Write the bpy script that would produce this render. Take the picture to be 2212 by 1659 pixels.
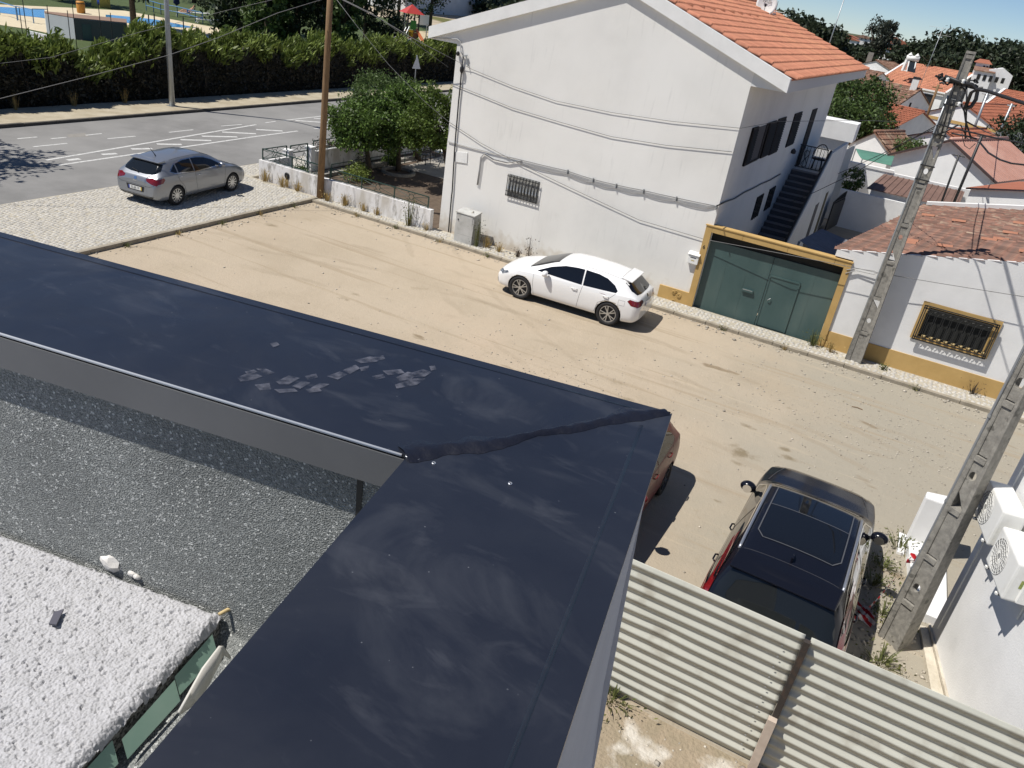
import bpy, bmesh, math, random
import numpy as np
from mathutils import Vector, Matrix, noise, geometry
from mathutils.bvhtree import BVHTree
random.seed(7); rng = np.random.default_rng(7)
sc = bpy.context.scene
for o in list(bpy.data.objects): bpy.data.objects.remove(o)
C = sc.collection

# ------------------------------------------------------------------ camera
PW, PH = 2212.0, 1659.0                    # photograph as measured (pixels)
FPX, CAMZ = 1684.74, 8.2
RX = np.array([[0.9214, 0.14199, -0.36183], [0.35629, 0.46100, 0.81269], [0.28220, -0.87597, 0.37410]])
def _axes():
    d = np.array([590.-1106., 4070.-829.5]); nad = np.array([d[0], d[1], FPX]); nad /= np.linalg.norm(nad)
    up = -nad; fw = np.array([0,0,1.]); y = fw-up*np.dot(fw, up); y /= np.linalg.norm(y); x = np.cross(y, up)
    A = math.radians(24.0); c, s = math.cos(A), math.sin(A)
    return np.array([[c,-s,0],[s,c,0],[0,0,1.]]) @ np.stack([x,y,up])
RX = _axes()
cam = bpy.data.cameras.new('Camera'); cam.sensor_width = 36; cam.lens = 36*FPX/PW
cam.clip_start = 0.02; cam.clip_end = 6000
co = bpy.data.objects.new('Camera', cam); C.objects.link(co); sc.camera = co
m4 = Matrix.Identity(4)
for i in range(3):
    m4[i][0] = RX[i][0]; m4[i][1] = -RX[i][1]; m4[i][2] = -RX[i][2]
m4[2][3] = CAMZ
co.matrix_world = m4
# ------------------------------------------------------------------ light
SUND = Vector((0.457, 0.37, -1.0)).normalized()      # direction the sunlight travels
W = bpy.data.worlds.new('World'); sc.world = W; W.use_nodes = True
nt = W.node_tree; bg = nt.nodes['Background']
sky = nt.nodes.new('ShaderNodeTexSky'); sky.sky_type = 'NISHITA'; sky.sun_disc = False
sky.sun_elevation = math.radians(59.5); sky.sun_rotation = math.radians(231)
sky.air_density = 0.85; sky.dust_density = 0.0; sky.ozone_density = 5.0; sky.altitude = 2500
nt.links.new(sky.outputs[0], bg.inputs[0]); bg.inputs[1].default_value = 0.085
sl = bpy.data.lights.new('sun', 'SUN'); sl.energy = 5.0; sl.angle = math.radians(0.53); sl.color = (1.0, 0.955, 0.89)
so = bpy.data.objects.new('sun', sl); C.objects.link(so); so.rotation_euler = SUND.to_track_quat('-Z', 'Y').to_euler(); so.location = (-20, -20, 40)
sc.view_settings.view_transform = 'Standard'; sc.view_settings.look = 'None'; sc.view_settings.gamma = 1
sc.view_settings.exposure = 0.10; sc.view_settings.use_curve_mapping = False
sc.render.resolution_x, sc.render.resolution_y = 1024, 768

# ------------------------------------------------------------------ pixel -> place
def RAY(x, y): return RX @ np.array([x-1106., y-829.5, FPX])
def G(x, y, z=0.):                        # point on a level plane
    r = RAY(x, y); t = (z-CAMZ)/r[2]; return Vector((r[0]*t, r[1]*t, z))
def V(x, y, Y):                           # point on a wall that faces the camera
    r = RAY(x, y); t = Y/r[1]; return Vector((r[0]*t, Y, CAMZ+r[2]*t))
def VX(x, y, X):
    r = RAY(x, y); t = X/r[0]; return Vector((X, r[1]*t, CAMZ+r[2]*t))
def T4(t, x, y): return (t[1]*553+x/4., t[0]*414.75+y/4.)
def SP(r, x, y): return ((r[0]+x*r[2]/2212.)*.54004, (r[1]+y*r[2]/2212.)*.54004)
K1=(3300,100,416); K2=(3680,180,416); K3=(3300,380,416); K4=(3680,450,416)
KS=(2850,680,600); KW=(2900,380,500); KG=(1020,480,500); KP=(0,0,500); KQ=(450,0,500); KY=(1500,0,400)

# ------------------------------------------------------------------ mesh helpers
ORG = {}
def link(o, parent=None):
    C.objects.link(o)
    if parent is not None: o.parent = parent
    return o
def tag(o, label=None, cat=None, group=None, kind=None):
    if label: o['label'] = label
    if cat: o['category'] = cat
    if group: o['group'] = group
    if kind: o['kind'] = kind
    return o
def thing(name, label, cat, loc=(0,0,0), group=None):
    o = bpy.data.objects.new(name, None); o.empty_display_size = .2; C.objects.link(o)
    o.location = loc; ORG[o] = Vector(loc); return tag(o, label, cat, group)
def mesh_np(name, V_, F_, smooth=False):
    """V_ (n,3) array, F_ (m,k) array of equal polygons"""
    V_ = np.asarray(V_, np.float32); F_ = np.asarray(F_, np.int32); m, k = F_.shape
    me = bpy.data.meshes.new(name); me.vertices.add(len(V_)); me.vertices.foreach_set('co', V_.ravel())
    me.loops.add(m*k); me.loops.foreach_set('vertex_index', F_.ravel())
    me.polygons.add(m); me.polygons.foreach_set('loop_start', np.arange(0, m*k, k, dtype=np.int32))
    try: me.polygons.foreach_set('loop_total', np.full(m, k, dtype=np.int32))
    except Exception: pass
    if smooth: me.polygons.foreach_set('use_smooth', np.ones(m, bool))
    me.update(calc_edges=True); return me
def obj_me(name, me, mat, parent=None, kind=None):
    o = bpy.data.objects.new(name, me); link(o, parent)
    if mat is not None and len(me.materials) == 0: me.materials.append(mat)
    ORG[o] = ORG.get(parent, Vector((0,0,0))) if parent is not None else Vector((0,0,0))
    if kind: o['kind'] = kind
    return o
def obj_np(name, V_, F_, mat, parent=None, smooth=False, kind=None):
    V_ = np.asarray(V_, float)
    if parent is not None: V_ = V_-np.array(ORG.get(parent, (0,0,0)))
    return obj_me(name, mesh_np(name, V_, F_, smooth), mat, parent, kind)
class MB:
    def __init__(s): s.v = []; s.f = []
    def add(s, vs, fs):
        n = len(s.v); s.v += [tuple(p) for p in vs]; s.f += [tuple(i+n for i in f) for f in fs]; return s
    def box(s, x0, x1, y0, y1, z0, z1, M=None):
        vs = [Vector((x,y,z)) for x in (x0,x1) for y in (y0,y1) for z in (z0,z1)]
        if M is not None: vs = [M @ p for p in vs]
        return s.add(vs, [(0,1,3,2),(4,6,7,5),(0,4,5,1),(2,3,7,6),(0,2,6,4),(1,5,7,3)])
    def bar(s, a, b, w, h=None, up=(0,0,1)):
        a = Vector(a); b = Vector(b); h = h or w; d = (b-a)
        if d.length < 1e-6: return s
        d.normalize(); u = Vector(up); x = d.cross(u)
        if x.length < 1e-3: x = d.cross(Vector((1,0,0)))
        x.normalize(); z = x.cross(d); x = x*w/2; z = z*h/2
        vs = [p+i*x+j*z for p in (a,b) for i,j in ((-1,-1),(1,-1),(1,1),(-1,1))]
        return s.add(vs, [(3,2,1,0),(4,5,6,7),(0,1,5,4),(1,2,6,5),(2,3,7,6),(3,0,4,7)])
    def tube(s, pts, r, n=8, cap=True):
        pts = [Vector(p) for p in pts]; rs = r if isinstance(r, (list, tuple)) else [r]*len(pts)
        base = len(s.v); prev = None
        for i, p in enumerate(pts):
            d = (pts[min(i+1, len(pts)-1)]-pts[max(i-1, 0)]).normalized()
            if prev is None:
                x = d.cross(Vector((0,0,1)))
                if x.length < .05: x = d.cross(Vector((1,0,0)))
            else: x = prev-d*prev.dot(d)
            x.normalize(); prev = x; y = d.cross(x)
            for k in range(n):
                a = 2*math.pi*k/n; s.v.append(tuple(p+(x*math.cos(a)+y*math.sin(a))*rs[i]))
        for i in range(len(pts)-1):
            for k in range(n):
                a = base+i*n+k; b = base+i*n+(k+1) % n; s.f.append((a, b, b+n, a+n))
        if cap:
            s.f.append(tuple(base+k for k in reversed(range(n)))); s.f.append(tuple(base+(len(pts)-1)*n+k for k in range(n)))
        return s
    def lathe(s, prof, c=(0,0,0), axis='z', n=20):
        base = len(s.v); c = Vector(c)
        for (r, h) in prof:
            for k in range(n):
                a = 2*math.pi*k/n; p = (r*math.cos(a), r*math.sin(a), h)
                if axis == 'y': p = (p[0], p[2], p[1])
                if axis == 'x': p = (p[2], p[0], p[1])
                s.v.append(tuple(c+Vector(p)))
        for i in range(len(prof)-1):
            for k in range(n):
                a = base+i*n+k; b = base+i*n+(k+1) % n; s.f.append((a, b, b+n, a+n))
        return s
    def prism(s, poly, d):
        """poly: list of 3D points (one face), d: extrusion vector"""
        n = len(poly); d = Vector(d); vs = [Vector(p) for p in poly]; vs += [p+d for p in vs]
        fs = [tuple(reversed(range(n))), tuple(range(n, 2*n))]
        fs += [(i, (i+1) % n, n+(i+1) % n, n+i) for i in range(n)]
        return s.add(vs, fs)
    def build(s, name, mat, parent=None, smooth=False, kind=None, bevel=0, recalc=True):
        me = bpy.data.meshes.new(name); o0 = ORG.get(parent, Vector((0,0,0))) if parent is not None else Vector((0,0,0))
        me.from_pydata([tuple(Vector(p)-o0) for p in s.v], [], s.f)
        if recalc:
            bm = bmesh.new(); bm.from_mesh(me); bmesh.ops.recalc_face_normals(bm, faces=bm.faces)
            if bevel: bmesh.ops.bevel(bm, geom=[e for e in bm.edges if len(e.link_faces) == 2 and e.calc_face_angle(0) > .5], offset=bevel, segments=2, affect='EDGES', profile=.6)
            bm.to_mesh(me); bm.free()
        if smooth:
            for p in me.polygons: p.use_smooth = True
        me.update(); return obj_me(name, me, mat, parent, kind)
def struct(o): o['kind'] = 'structure'; return o
def copy_tree(o, parent=None):
    c = o.copy(); C.objects.link(c); c.parent = parent; ORG[c] = ORG.get(o, Vector((0,0,0)))
    for ch in [x for x in o.children]: copy_tree(ch, c)
    return c
def catenary(a, b, sag, n=14):
    a = Vector(a); b = Vector(b)
    return [a.lerp(b, i/n)-Vector((0,0,sag*4*(i/n)*(1-i/n))) for i in range(n+1)]

# ------------------------------------------------------------------ materials
def mat(name, c, c2=None, scale=4., rough=.8, bump=0., bscale=None, metal=0., coat=0., spec=.5, detail=6, island=0., objrand=0., stretch=None, contrast=(.35,.65), c3=None, c3scale=.6, c3lim=(.55,.7), voronoi=False):
    m = bpy.data.materials.new(name); m.use_nodes = True; n = m.node_tree.nodes; L = m.node_tree.links; p = n['Principled BSDF']
    p.inputs['Roughness'].default_value = rough; p.inputs['Metallic'].default_value = metal
    p.inputs['Coat Weight'].default_value = coat; p.inputs['Coat Roughness'].default_value = .04
    p.inputs['Specular IOR Level'].default_value = spec
    tc = n.new('ShaderNodeTexCoord'); src = tc.outputs['Object']
    if stretch:
        mp = n.new('ShaderNodeMapping'); mp.inputs['Scale'].default_value = stretch; L.new(src, mp.inputs[0]); src = mp.outputs[0]
    col = None
    def rgb(c_): 
        q = n.new('ShaderNodeRGB'); q.outputs[0].default_value = (*c_, 1); return q.outputs[0]
    col = rgb(c)
    def mix(f, a, b):
        q = n.new('ShaderNodeMix'); q.data_type = 'RGBA'; L.new(f, q.inputs[0]); L.new(a, q.inputs[6]); L.new(b, q.inputs[7]); return q.outputs[2]
    def ramp(f, lo, hi):
        q = n.new('ShaderNodeMapRange'); q.inputs[1].default_value = lo; q.inputs[2].default_value = hi; L.new(f, q.inputs[0]); return q.outputs[0]
    if c2 is not None:
        if voronoi:
            t = n.new('ShaderNodeTexVoronoi'); t.inputs['Scale'].default_value = scale; L.new(src, t.inputs['Vector'])
            w = n.new('ShaderNodeTexWhiteNoise'); w.noise_dimensions = '3D'; L.new(t.outputs['Position'], w.inputs['Vector']); fo = w.outputs['Value']
            col = mix(ramp(fo, *contrast), col, rgb(c2))
        else:
            t = n.new('ShaderNodeTexNoise'); t.inputs['Scale'].default_value = scale; t.inputs['Detail'].default_value = detail; t.inputs['Roughness'].default_value = .62; L.new(src, t.inputs['Vector'])
            col = mix(ramp(t.outputs['Fac'], *contrast), col, rgb(c2))
    if c3 is not None:
        t = n.new('ShaderNodeTexNoise'); t.inputs['Scale'].default_value = c3scale; t.inputs['Detail'].default_value = 5; L.new(src, t.inputs['Vector'])
        col = mix(ramp(t.outputs['Fac'], *c3lim), col, rgb(c3))
    if island or objrand:
        if island:
            g = n.new('ShaderNodeNewGeometry'); r = g.outputs['Random Per Island']; amt = island
        else:
            g = n.new('ShaderNodeObjectInfo'); r = g.outputs['Random']; amt = objrand
        h = n.new('ShaderNodeHueSaturation'); mr = n.new('ShaderNodeMapRange'); L.new(r, mr.inputs[0]); mr.inputs[3].default_value = 1-amt; mr.inputs[4].default_value = 1+amt
        L.new(mr.outputs[0], h.inputs['Value']); L.new(col, h.inputs['Color']); col = h.outputs[0]
    L.new(col, p.inputs['Base Color'])
    if bump:
        if voronoi:
            t = n.new('ShaderNodeTexVoronoi'); t.inputs['Scale'].default_value = bscale or scale; L.new(src, t.inputs['Vector']); fo = t.outputs['Distance']
        else:
            t = n.new('ShaderNodeTexNoise'); t.inputs['Scale'].default_value = bscale or scale*4; t.inputs['Detail'].default_value = 8; L.new(src, t.inputs['Vector']); fo = t.outputs['Fac']
        b = n.new('ShaderNodeBump'); b.inputs['Strength'].default_value = 1.0; b.inputs['Distance'].default_value = bump; L.new(fo, b.inputs['Height']); L.new(b.outputs[0], p.inputs['Normal'])
    m['p'] = 1
    return m
def leafmat(name, c, c2, rough=.55, trans=.25, isl=.35):
    m = mat(name, c, c2, scale=1.3, rough=rough, island=isl, spec=.35)
    n = m.node_tree.nodes; L = m.node_tree.links; p = n['Principled BSDF']; out = n['Material Output']
    tr = n.new('ShaderNodeBsdfTranslucent'); mx = n.new('ShaderNodeMixShader'); mx.inputs[0].default_value = trans
    src = p.inputs['Base Color'].links[0].from_socket; L.new(src, tr.inputs[0])
    L.new(p.outputs[0], mx.inputs[1]); L.new(tr.outputs[0], mx.inputs[2]); L.new(mx.outputs[0], out.inputs[0]); return m
M = {}
M['wall'] = mat('white_render', (.78,.78,.755), (.70,.70,.68), 1.1, .9, .004, 60, c3=(.60,.60,.58), c3scale=.35, c3lim=(.60,.78))
M['wall2'] = mat('white_limewash', (.80,.80,.79), (.70,.70,.69), .8, .9, .004, 40, c3=(.55,.55,.54), c3scale=.9, c3lim=(.62,.8))
M['oldwall'] = mat('stained_limewash', (.74,.73,.72), (.36,.345,.32), 5., .95, .010, 22, contrast=(.50,.66), stretch=(1,1,.4), c3=(.52,.49,.44), c3scale=1.6, c3lim=(.50,.66))
M['ochre'] = mat('ochre_paint', (.52,.345,.13), (.44,.285,.10), 1.5, .85, .002, 60)
M['trim'] = mat('white_trim', (.80,.80,.78), (.72,.72,.70), 2., .8)
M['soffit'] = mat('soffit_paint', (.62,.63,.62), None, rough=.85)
M['greenmetal'] = mat('green_gate_paint', (.042,.082,.080), (.056,.100,.096), 1.8, .5, .002, 6, c3=(.078,.12,.112), c3scale=1.4, c3lim=(.48,.72), stretch=(1,1,.35))
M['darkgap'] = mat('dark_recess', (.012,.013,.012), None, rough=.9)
M['blackiron'] = mat('black_iron', (.02,.021,.022), None, rough=.5)
M['greeniron'] = mat('green_iron', (.018,.045,.035), None, rough=.5)
M['shutter'] = mat('dark_shutter', (.016,.015,.017), None, rough=.75, spec=.15)
M['pane'] = mat('window_glass', (.02,.024,.028), None, rough=.08, spec=.6)
M['tile'] = mat('terracotta_tile', (.52,.225,.135), (.45,.18,.105), 9., .85, .002, 40, island=.14, c3=(.52,.23,.13), c3scale=.5, c3lim=(.45,.65))
M['tile_o'] = mat('terracotta_tile_single', (.52,.225,.135), (.45,.18,.105), 9., .85, .002, 40, objrand=.14)
M['oldtile'] = mat('weathered_tile', (.235,.115,.08), (.15,.095,.075), 7., .9, .004, 30, island=.3, c3=(.30,.22,.16), c3scale=3., c3lim=(.54,.68))
M['oldtile_o'] = mat('weathered_tile_single', (.235,.115,.08), (.15,.095,.075), 7., .9, .004, 30, objrand=.3, c3=(.30,.22,.16), c3scale=3., c3lim=(.54,.68))
M['browntile'] = mat('brown_tile', (.25,.13,.085), (.15,.085,.06), 3., .9, .004, 30, island=.25, c3=(.33,.24,.17), c3scale=2., c3lim=(.5,.7))
M['redtile'] = mat('red_tile', (.36,.125,.07), (.29,.10,.055), 3., .9, .004, 30, island=.12)
M['pinksheet'] = mat('faded_pink_sheet', (.52,.30,.235), (.46,.25,.19), 1.5, .7, c3=(.55,.36,.29), c3scale=.4)
M['brownsheet'] = mat('brown_sheet', (.19,.115,.09), (.15,.09,.07), 2., .7)
M['conc'] = mat('concrete', (.30,.285,.25), (.19,.18,.16), 10., .9, .006, 45, c3=(.12,.115,.10), c3scale=6., c3lim=(.6,.68))
M['wood'] = mat('pole_wood', (.25,.155,.075), (.15,.09,.045), 6., .85, .006, 20, stretch=(6,6,.5))
M['galv'] = mat('galvanised_steel', (.42,.44,.45), (.34,.36,.37), 3., .45, metal=.6)
M['asphalt'] = mat('asphalt', (.225,.22,.212), (.175,.172,.165), .8, .92, .004, 120, c3=(.255,.25,.24), c3scale=.22, c3lim=(.45,.7))
M['paint'] = mat('road_paint', (.56,.56,.54), (.34,.335,.325), 7., .85, contrast=(.48,.70))
M['cobble'] = mat('pale_limestone', (.47,.45,.405), (.40,.38,.34), 8., .9, .003, 50, island=.12)
M['cobble_o'] = mat('pale_limestone_single', (.47,.45,.405), (.40,.38,.34), 8., .9, .003, 50, objrand=.12)
M['grout'] = mat('sandy_joint', (.44,.405,.33), (.37,.335,.26), 3., .95, .004, 60)
M['kerb'] = mat('kerb_stone', (.34,.30,.235), (.24,.21,.16), 3., .9, .006, 30)
M['stone'] = mat('loose_stone', (.48,.44,.37), (.34,.30,.24), 12., .9, island=.3)
M['black'] = mat('black_plastic', (.012,.012,.013), None, rough=.55)
M['rubber'] = mat('tyre_rubber', (.016,.016,.017), None, rough=.8)
M['rim'] = mat('alloy', (.55,.56,.57), None, rough=.28, metal=.85)
M['chrome'] = mat('chrome', (.75,.76,.78), None, rough=.12, metal=1.)
M['glass'] = mat('tinted_glass', (.006,.007,.009), None, rough=.03, spec=.7)
M['rglass'] = mat('smoked_glass', (.010,.012,.013), None, rough=.03, spec=.6)
M['redlight'] = mat('red_lens', (.16,.008,.010), None, rough=.12, coat=.7)
M['clearlight'] = mat('headlamp_lens', (.35,.37,.40), (.04,.045,.05), 14., .08, coat=1.)
M['plate'] = mat('plate_white', (.75,.75,.72), None, rough=.4)
M['plateblue'] = mat('plate_blue', (.02,.06,.35), None, rough=.4)
M['plateyellow'] = mat('plate_yellow', (.75,.52,.03), None, rough=.4)
M['seam'] = mat('panel_gap', (.03,.03,.032), None, rough=.8)
M['cablegrey'] = mat('grey_cable', (.36,.36,.36), None, rough=.6)
M['cablemid'] = mat('weathered_cable', (.15,.15,.15), None, rough=.6)
M['cableblack'] = mat('black_cable', (.015,.015,.016), None, rough=.5)
M['bark'] = mat('bark', (.10,.075,.05), (.05,.04,.03), 14., .95, .02, 30)
M['soil'] = mat('garden_soil', (.085,.06,.042), (.13,.095,.065), 5., .97, .02, 20)
M['white'] = mat('white_plastic', (.78,.78,.75), (.66,.65,.60), 5., .5, contrast=(.5,.8))
M['leaf_orange'] = leafmat('orange_leaf', (.06,.105,.022), (.12,.19,.038), isl=.8, trans=.3)
M['leaf_fig'] = leafmat('fig_leaf', (.040,.070,.018), (.07,.11,.026), isl=.7)
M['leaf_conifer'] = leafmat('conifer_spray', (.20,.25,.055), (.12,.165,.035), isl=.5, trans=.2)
M['leaf_dark'] = leafmat('dark_leaf', (.022,.036,.016), (.035,.055,.022), isl=.45)
M['leaf_light'] = leafmat('light_leaf', (.07,.115,.03), (.10,.15,.045), isl=.4, trans=.3)
M['leaf_euc'] = leafmat('eucalyptus_leaf', (.05,.06,.04), (.03,.038,.028), isl=.4)
M['leaf_wood'] = leafmat('wood_leaf', (.028,.042,.022), (.045,.06,.03), isl=.45)
M['leaf_hedgedark'] = leafmat('shaded_hedge_face', (.022,.022,.014), (.035,.032,.02), isl=.6, trans=.05)  # leaf colour darkened to carry the shade on the hedge's road side
M['dry'] = leafmat('dry_grass', (.42,.31,.12), (.30,.21,.08), isl=.4, trans=.2)
M['weed'] = leafmat('weed_leaf', (.09,.115,.035), (.16,.15,.055), isl=.5)
M['dryleaf'] = leafmat('dry_leaf', (.10,.07,.045), (.05,.04,.03), isl=.6, trans=.1)
# ================================================================== ground, road, pavements
def sand_material():
    m = bpy.data.materials.new('sandy_ground'); m.use_nodes = True; n = m.node_tree.nodes; L = m.node_tree.links; p = n['Principled BSDF']
    p.inputs['Roughness'].default_value = .95; p.inputs['Specular IOR Level'].default_value = .15
    tc = n.new('ShaderNodeTexCoord'); src = tc.outputs['Object']
    def tex(scale, detail=6, rough=.6, st=None):
        s = src
        if st:
            mp = n.new('ShaderNodeMapping'); mp.inputs['Scale'].default_value = st[0]; mp.inputs['Rotation'].default_value = (0,0,st[1]); L.new(src, mp.inputs[0]); s = mp.outputs[0]
        t = n.new('ShaderNodeTexNoise'); t.inputs['Scale'].default_value = scale; t.inputs['Detail'].default_value = detail; t.inputs['Roughness'].default_value = rough; L.new(s, t.inputs['Vector']); return t.outputs['Fac']
    def rng_(f, a, b, c=0., d=1.):
        q = n.new('ShaderNodeMapRange'); q.interpolation_type = 'SMOOTHSTEP'; L.new(f, q.inputs[0]); q.inputs[1].default_value = a; q.inputs[2].default_value = b; q.inputs[3].default_value = c; q.inputs[4].default_value = d; return q.outputs[0]
    def mix(f, a, c_):
        q = n.new('ShaderNodeMix'); q.data_type = 'RGBA'; L.new(f, q.inputs[0]); L.new(a, q.inputs[6]); q.inputs[7].default_value = (*c_, 1); return q.outputs[2]
    base = n.new('ShaderNodeRGB'); base.outputs[0].default_value = (.435,.365,.275,1); col = base.outputs[0]
    col = mix(rng_(tex(.35, 5), .42, .68), col, (.39,.325,.24))
    col = mix(rng_(tex(.16, 4), .5, .72), col, (.455,.37,.275))
    # greyer gravel towards +x (the trodden side of the lot)
    sx = n.new('ShaderNodeSeparateXYZ'); L.new(src, sx.inputs[0])
    ad = n.new('ShaderNodeMath'); ad.operation = 'MULTIPLY_ADD'; L.new(tex(.3, 5), ad.inputs[0]); ad.inputs[1].default_value = 9.; L.new(sx.outputs[0], ad.inputs[2])
    col = mix(rng_(ad.outputs[0], 0.0, 6.0, 0, .95), col, (.335,.305,.245))
    col = mix(rng_(tex(1.1, 8, .7), .60, .72, 0, .55), col, (.30,.245,.165))
    col = mix(rng_(tex(.55, 3, .5, ((1,2.2,1), .5)), .69, .75, 0, .8), col, (.21,.16,.10))
    col = mix(rng_(tex(.9, 6, .6, ((.12,3.2,1), -.55)), .57, .66, 0, .6), col, (.33,.265,.185))
    col = mix(rng_(tex(1.6, 5, .6, ((.10,2.6,1), .95)), .60, .68, 0, .4), col, (.47,.395,.29))
    col = mix(rng_(tex(34., 3, .7), .62, .72, 0, .5), col, (.56,.49,.38))
    col = mix(rng_(tex(22., 3, .7), .64, .74, 0, .5), col, (.25,.20,.14))
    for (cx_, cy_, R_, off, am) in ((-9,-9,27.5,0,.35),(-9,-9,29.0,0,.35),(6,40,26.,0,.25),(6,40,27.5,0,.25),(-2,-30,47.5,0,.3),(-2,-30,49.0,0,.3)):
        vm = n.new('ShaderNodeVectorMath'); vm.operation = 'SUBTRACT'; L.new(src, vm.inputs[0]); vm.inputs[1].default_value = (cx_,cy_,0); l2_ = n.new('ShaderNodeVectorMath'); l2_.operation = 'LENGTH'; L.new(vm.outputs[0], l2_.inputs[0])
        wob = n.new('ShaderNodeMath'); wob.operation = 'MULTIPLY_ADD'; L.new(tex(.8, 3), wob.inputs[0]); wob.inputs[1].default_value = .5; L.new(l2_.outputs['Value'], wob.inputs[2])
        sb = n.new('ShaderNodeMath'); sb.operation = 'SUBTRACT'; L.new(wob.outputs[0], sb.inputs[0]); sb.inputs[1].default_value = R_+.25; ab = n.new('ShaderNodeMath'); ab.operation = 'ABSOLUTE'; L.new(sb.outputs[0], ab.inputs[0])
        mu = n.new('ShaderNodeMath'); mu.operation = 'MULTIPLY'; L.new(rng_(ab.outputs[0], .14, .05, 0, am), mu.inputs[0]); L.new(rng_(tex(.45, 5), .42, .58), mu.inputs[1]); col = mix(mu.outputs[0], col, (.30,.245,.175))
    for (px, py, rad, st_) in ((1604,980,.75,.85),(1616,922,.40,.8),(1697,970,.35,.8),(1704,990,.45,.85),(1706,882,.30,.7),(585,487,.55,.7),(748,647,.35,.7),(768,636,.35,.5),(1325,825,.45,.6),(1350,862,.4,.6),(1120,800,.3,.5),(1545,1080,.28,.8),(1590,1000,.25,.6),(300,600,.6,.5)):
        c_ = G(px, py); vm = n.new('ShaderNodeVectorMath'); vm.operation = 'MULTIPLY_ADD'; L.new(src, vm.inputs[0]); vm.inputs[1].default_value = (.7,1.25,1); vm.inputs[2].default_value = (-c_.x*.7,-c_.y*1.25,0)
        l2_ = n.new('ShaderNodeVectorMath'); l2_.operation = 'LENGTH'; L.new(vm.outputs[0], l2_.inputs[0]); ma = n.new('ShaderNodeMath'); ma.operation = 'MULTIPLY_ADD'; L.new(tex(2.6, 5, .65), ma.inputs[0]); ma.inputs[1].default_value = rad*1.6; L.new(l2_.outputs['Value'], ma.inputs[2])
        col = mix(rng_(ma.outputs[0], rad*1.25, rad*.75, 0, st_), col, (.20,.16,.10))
    # far away it turns to scrubby earth
    ln = n.new('ShaderNodeVectorMath'); ln.operation = 'LENGTH'; L.new(src, ln.inputs[0])
    far = mix(rng_(tex(.05, 5), .45, .6), base.outputs[0], (.13,.13,.05))
    q = n.new('ShaderNodeMix'); q.data_type = 'RGBA'; L.new(rng_(ln.outputs['Value'], 60, 140), q.inputs[0]); L.new(col, q.inputs[6]); L.new(far, q.inputs[7]); col = q.outputs[2]
    L.new(col, p.inputs['Base Color'])
    b = n.new('ShaderNodeBump'); b.inputs['Distance'].default_value = .05; b.inputs['Strength'].default_value = .6; L.new(tex(2.2, 10, .72), b.inputs['Height'])
    b2 = n.new('ShaderNodeBump'); b2.inputs['Distance'].default_value = .012; L.new(tex(28., 5, .7), b2.inputs['Height']); L.new(b.outputs[0], b2.inputs['Normal']); L.new(b2.outputs[0], p.inputs['Normal'])
    return m
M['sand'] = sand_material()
def sheet(name, poly, z, mt, kind='structure'):
    o = MB().add([(x, y, z) for x, y in poly], [tuple(range(len(poly)))]).build(name, mt, recalc=False); o['kind'] = kind; return o
def rect(x0, x1, y0, y1): return [(x0,y0),(x1,y0),(x1,y1),(x0,y1)]
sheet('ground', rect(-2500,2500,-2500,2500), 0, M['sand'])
XN, XF = -23.6, -32.75                    # near and far edge of the road
road = sheet('road', rect(XF, XN, -60, 260), .004, M['asphalt'])
pav = struct(MB().box(XN, -19.0, -20, 22.45, -.2, .105).build('pavement', M['grout']))
pav2 = struct(MB().box(-18.88, 9.0, 22.16, 23.0, -.2, .085).build('pavement', M['grout']))
pav3 = struct(MB().box(-35.6, XF-.18, -40, 200, -.2, .10).build('pavement', mat('sandy_path', (.45,.40,.30), (.34,.29,.20), 1.2, .95, .02, 25)))
pav4 = struct(MB().box(XN, -22.2, 22.453, 200, -.2, .10).build('pavement', M['grout']))
def kerbs(parent, pts, w, z0, z1, step=1.0):
    pts = [Vector((*p, 0)) for p in pts]
    for a, b in zip(pts, pts[1:]):
        n = max(1, round((b-a).length/step))
        for i in range(n):
            p, q = a.lerp(b, (i+.006)/n), a.lerp(b, (i+.994)/n); h = z1+random.uniform(-.008,.008)
            d = (q-p).normalized(); x = Vector((d.y, -d.x, 0)); o = random.uniform(-.012,.012)*x
            mb = MB(); mb.prism([p+o-x*w/2+Vector((0,0,z0)), p+o+x*w/2+Vector((0,0,z0)), p+o+x*w/2+Vector((0,0,h)), p+o-x*w/2+Vector((0,0,h))], q-p)
            mb.build('kerb_stone', M['kerb'], parent, bevel=.012)
kerbs(pav, [(-18.93,8.0),(-18.93,22.4)], .13, -.1, .125)
kerbs(pav2, [(-18.86,22.10),(8.0,22.10)], .13, -.1, .10)
mk = mat('dark_kerb', (.10,.09,.075), (.06,.055,.05), 4., .95)
for i in range(46):
    y0 = -5+i*1.5; MB().box(XF-.18, XF-.002, y0+.01, y0+1.49, -.1, .13+random.uniform(-.01,.01)).build('kerb_stone', mk, pav3, bevel=.012)
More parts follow.
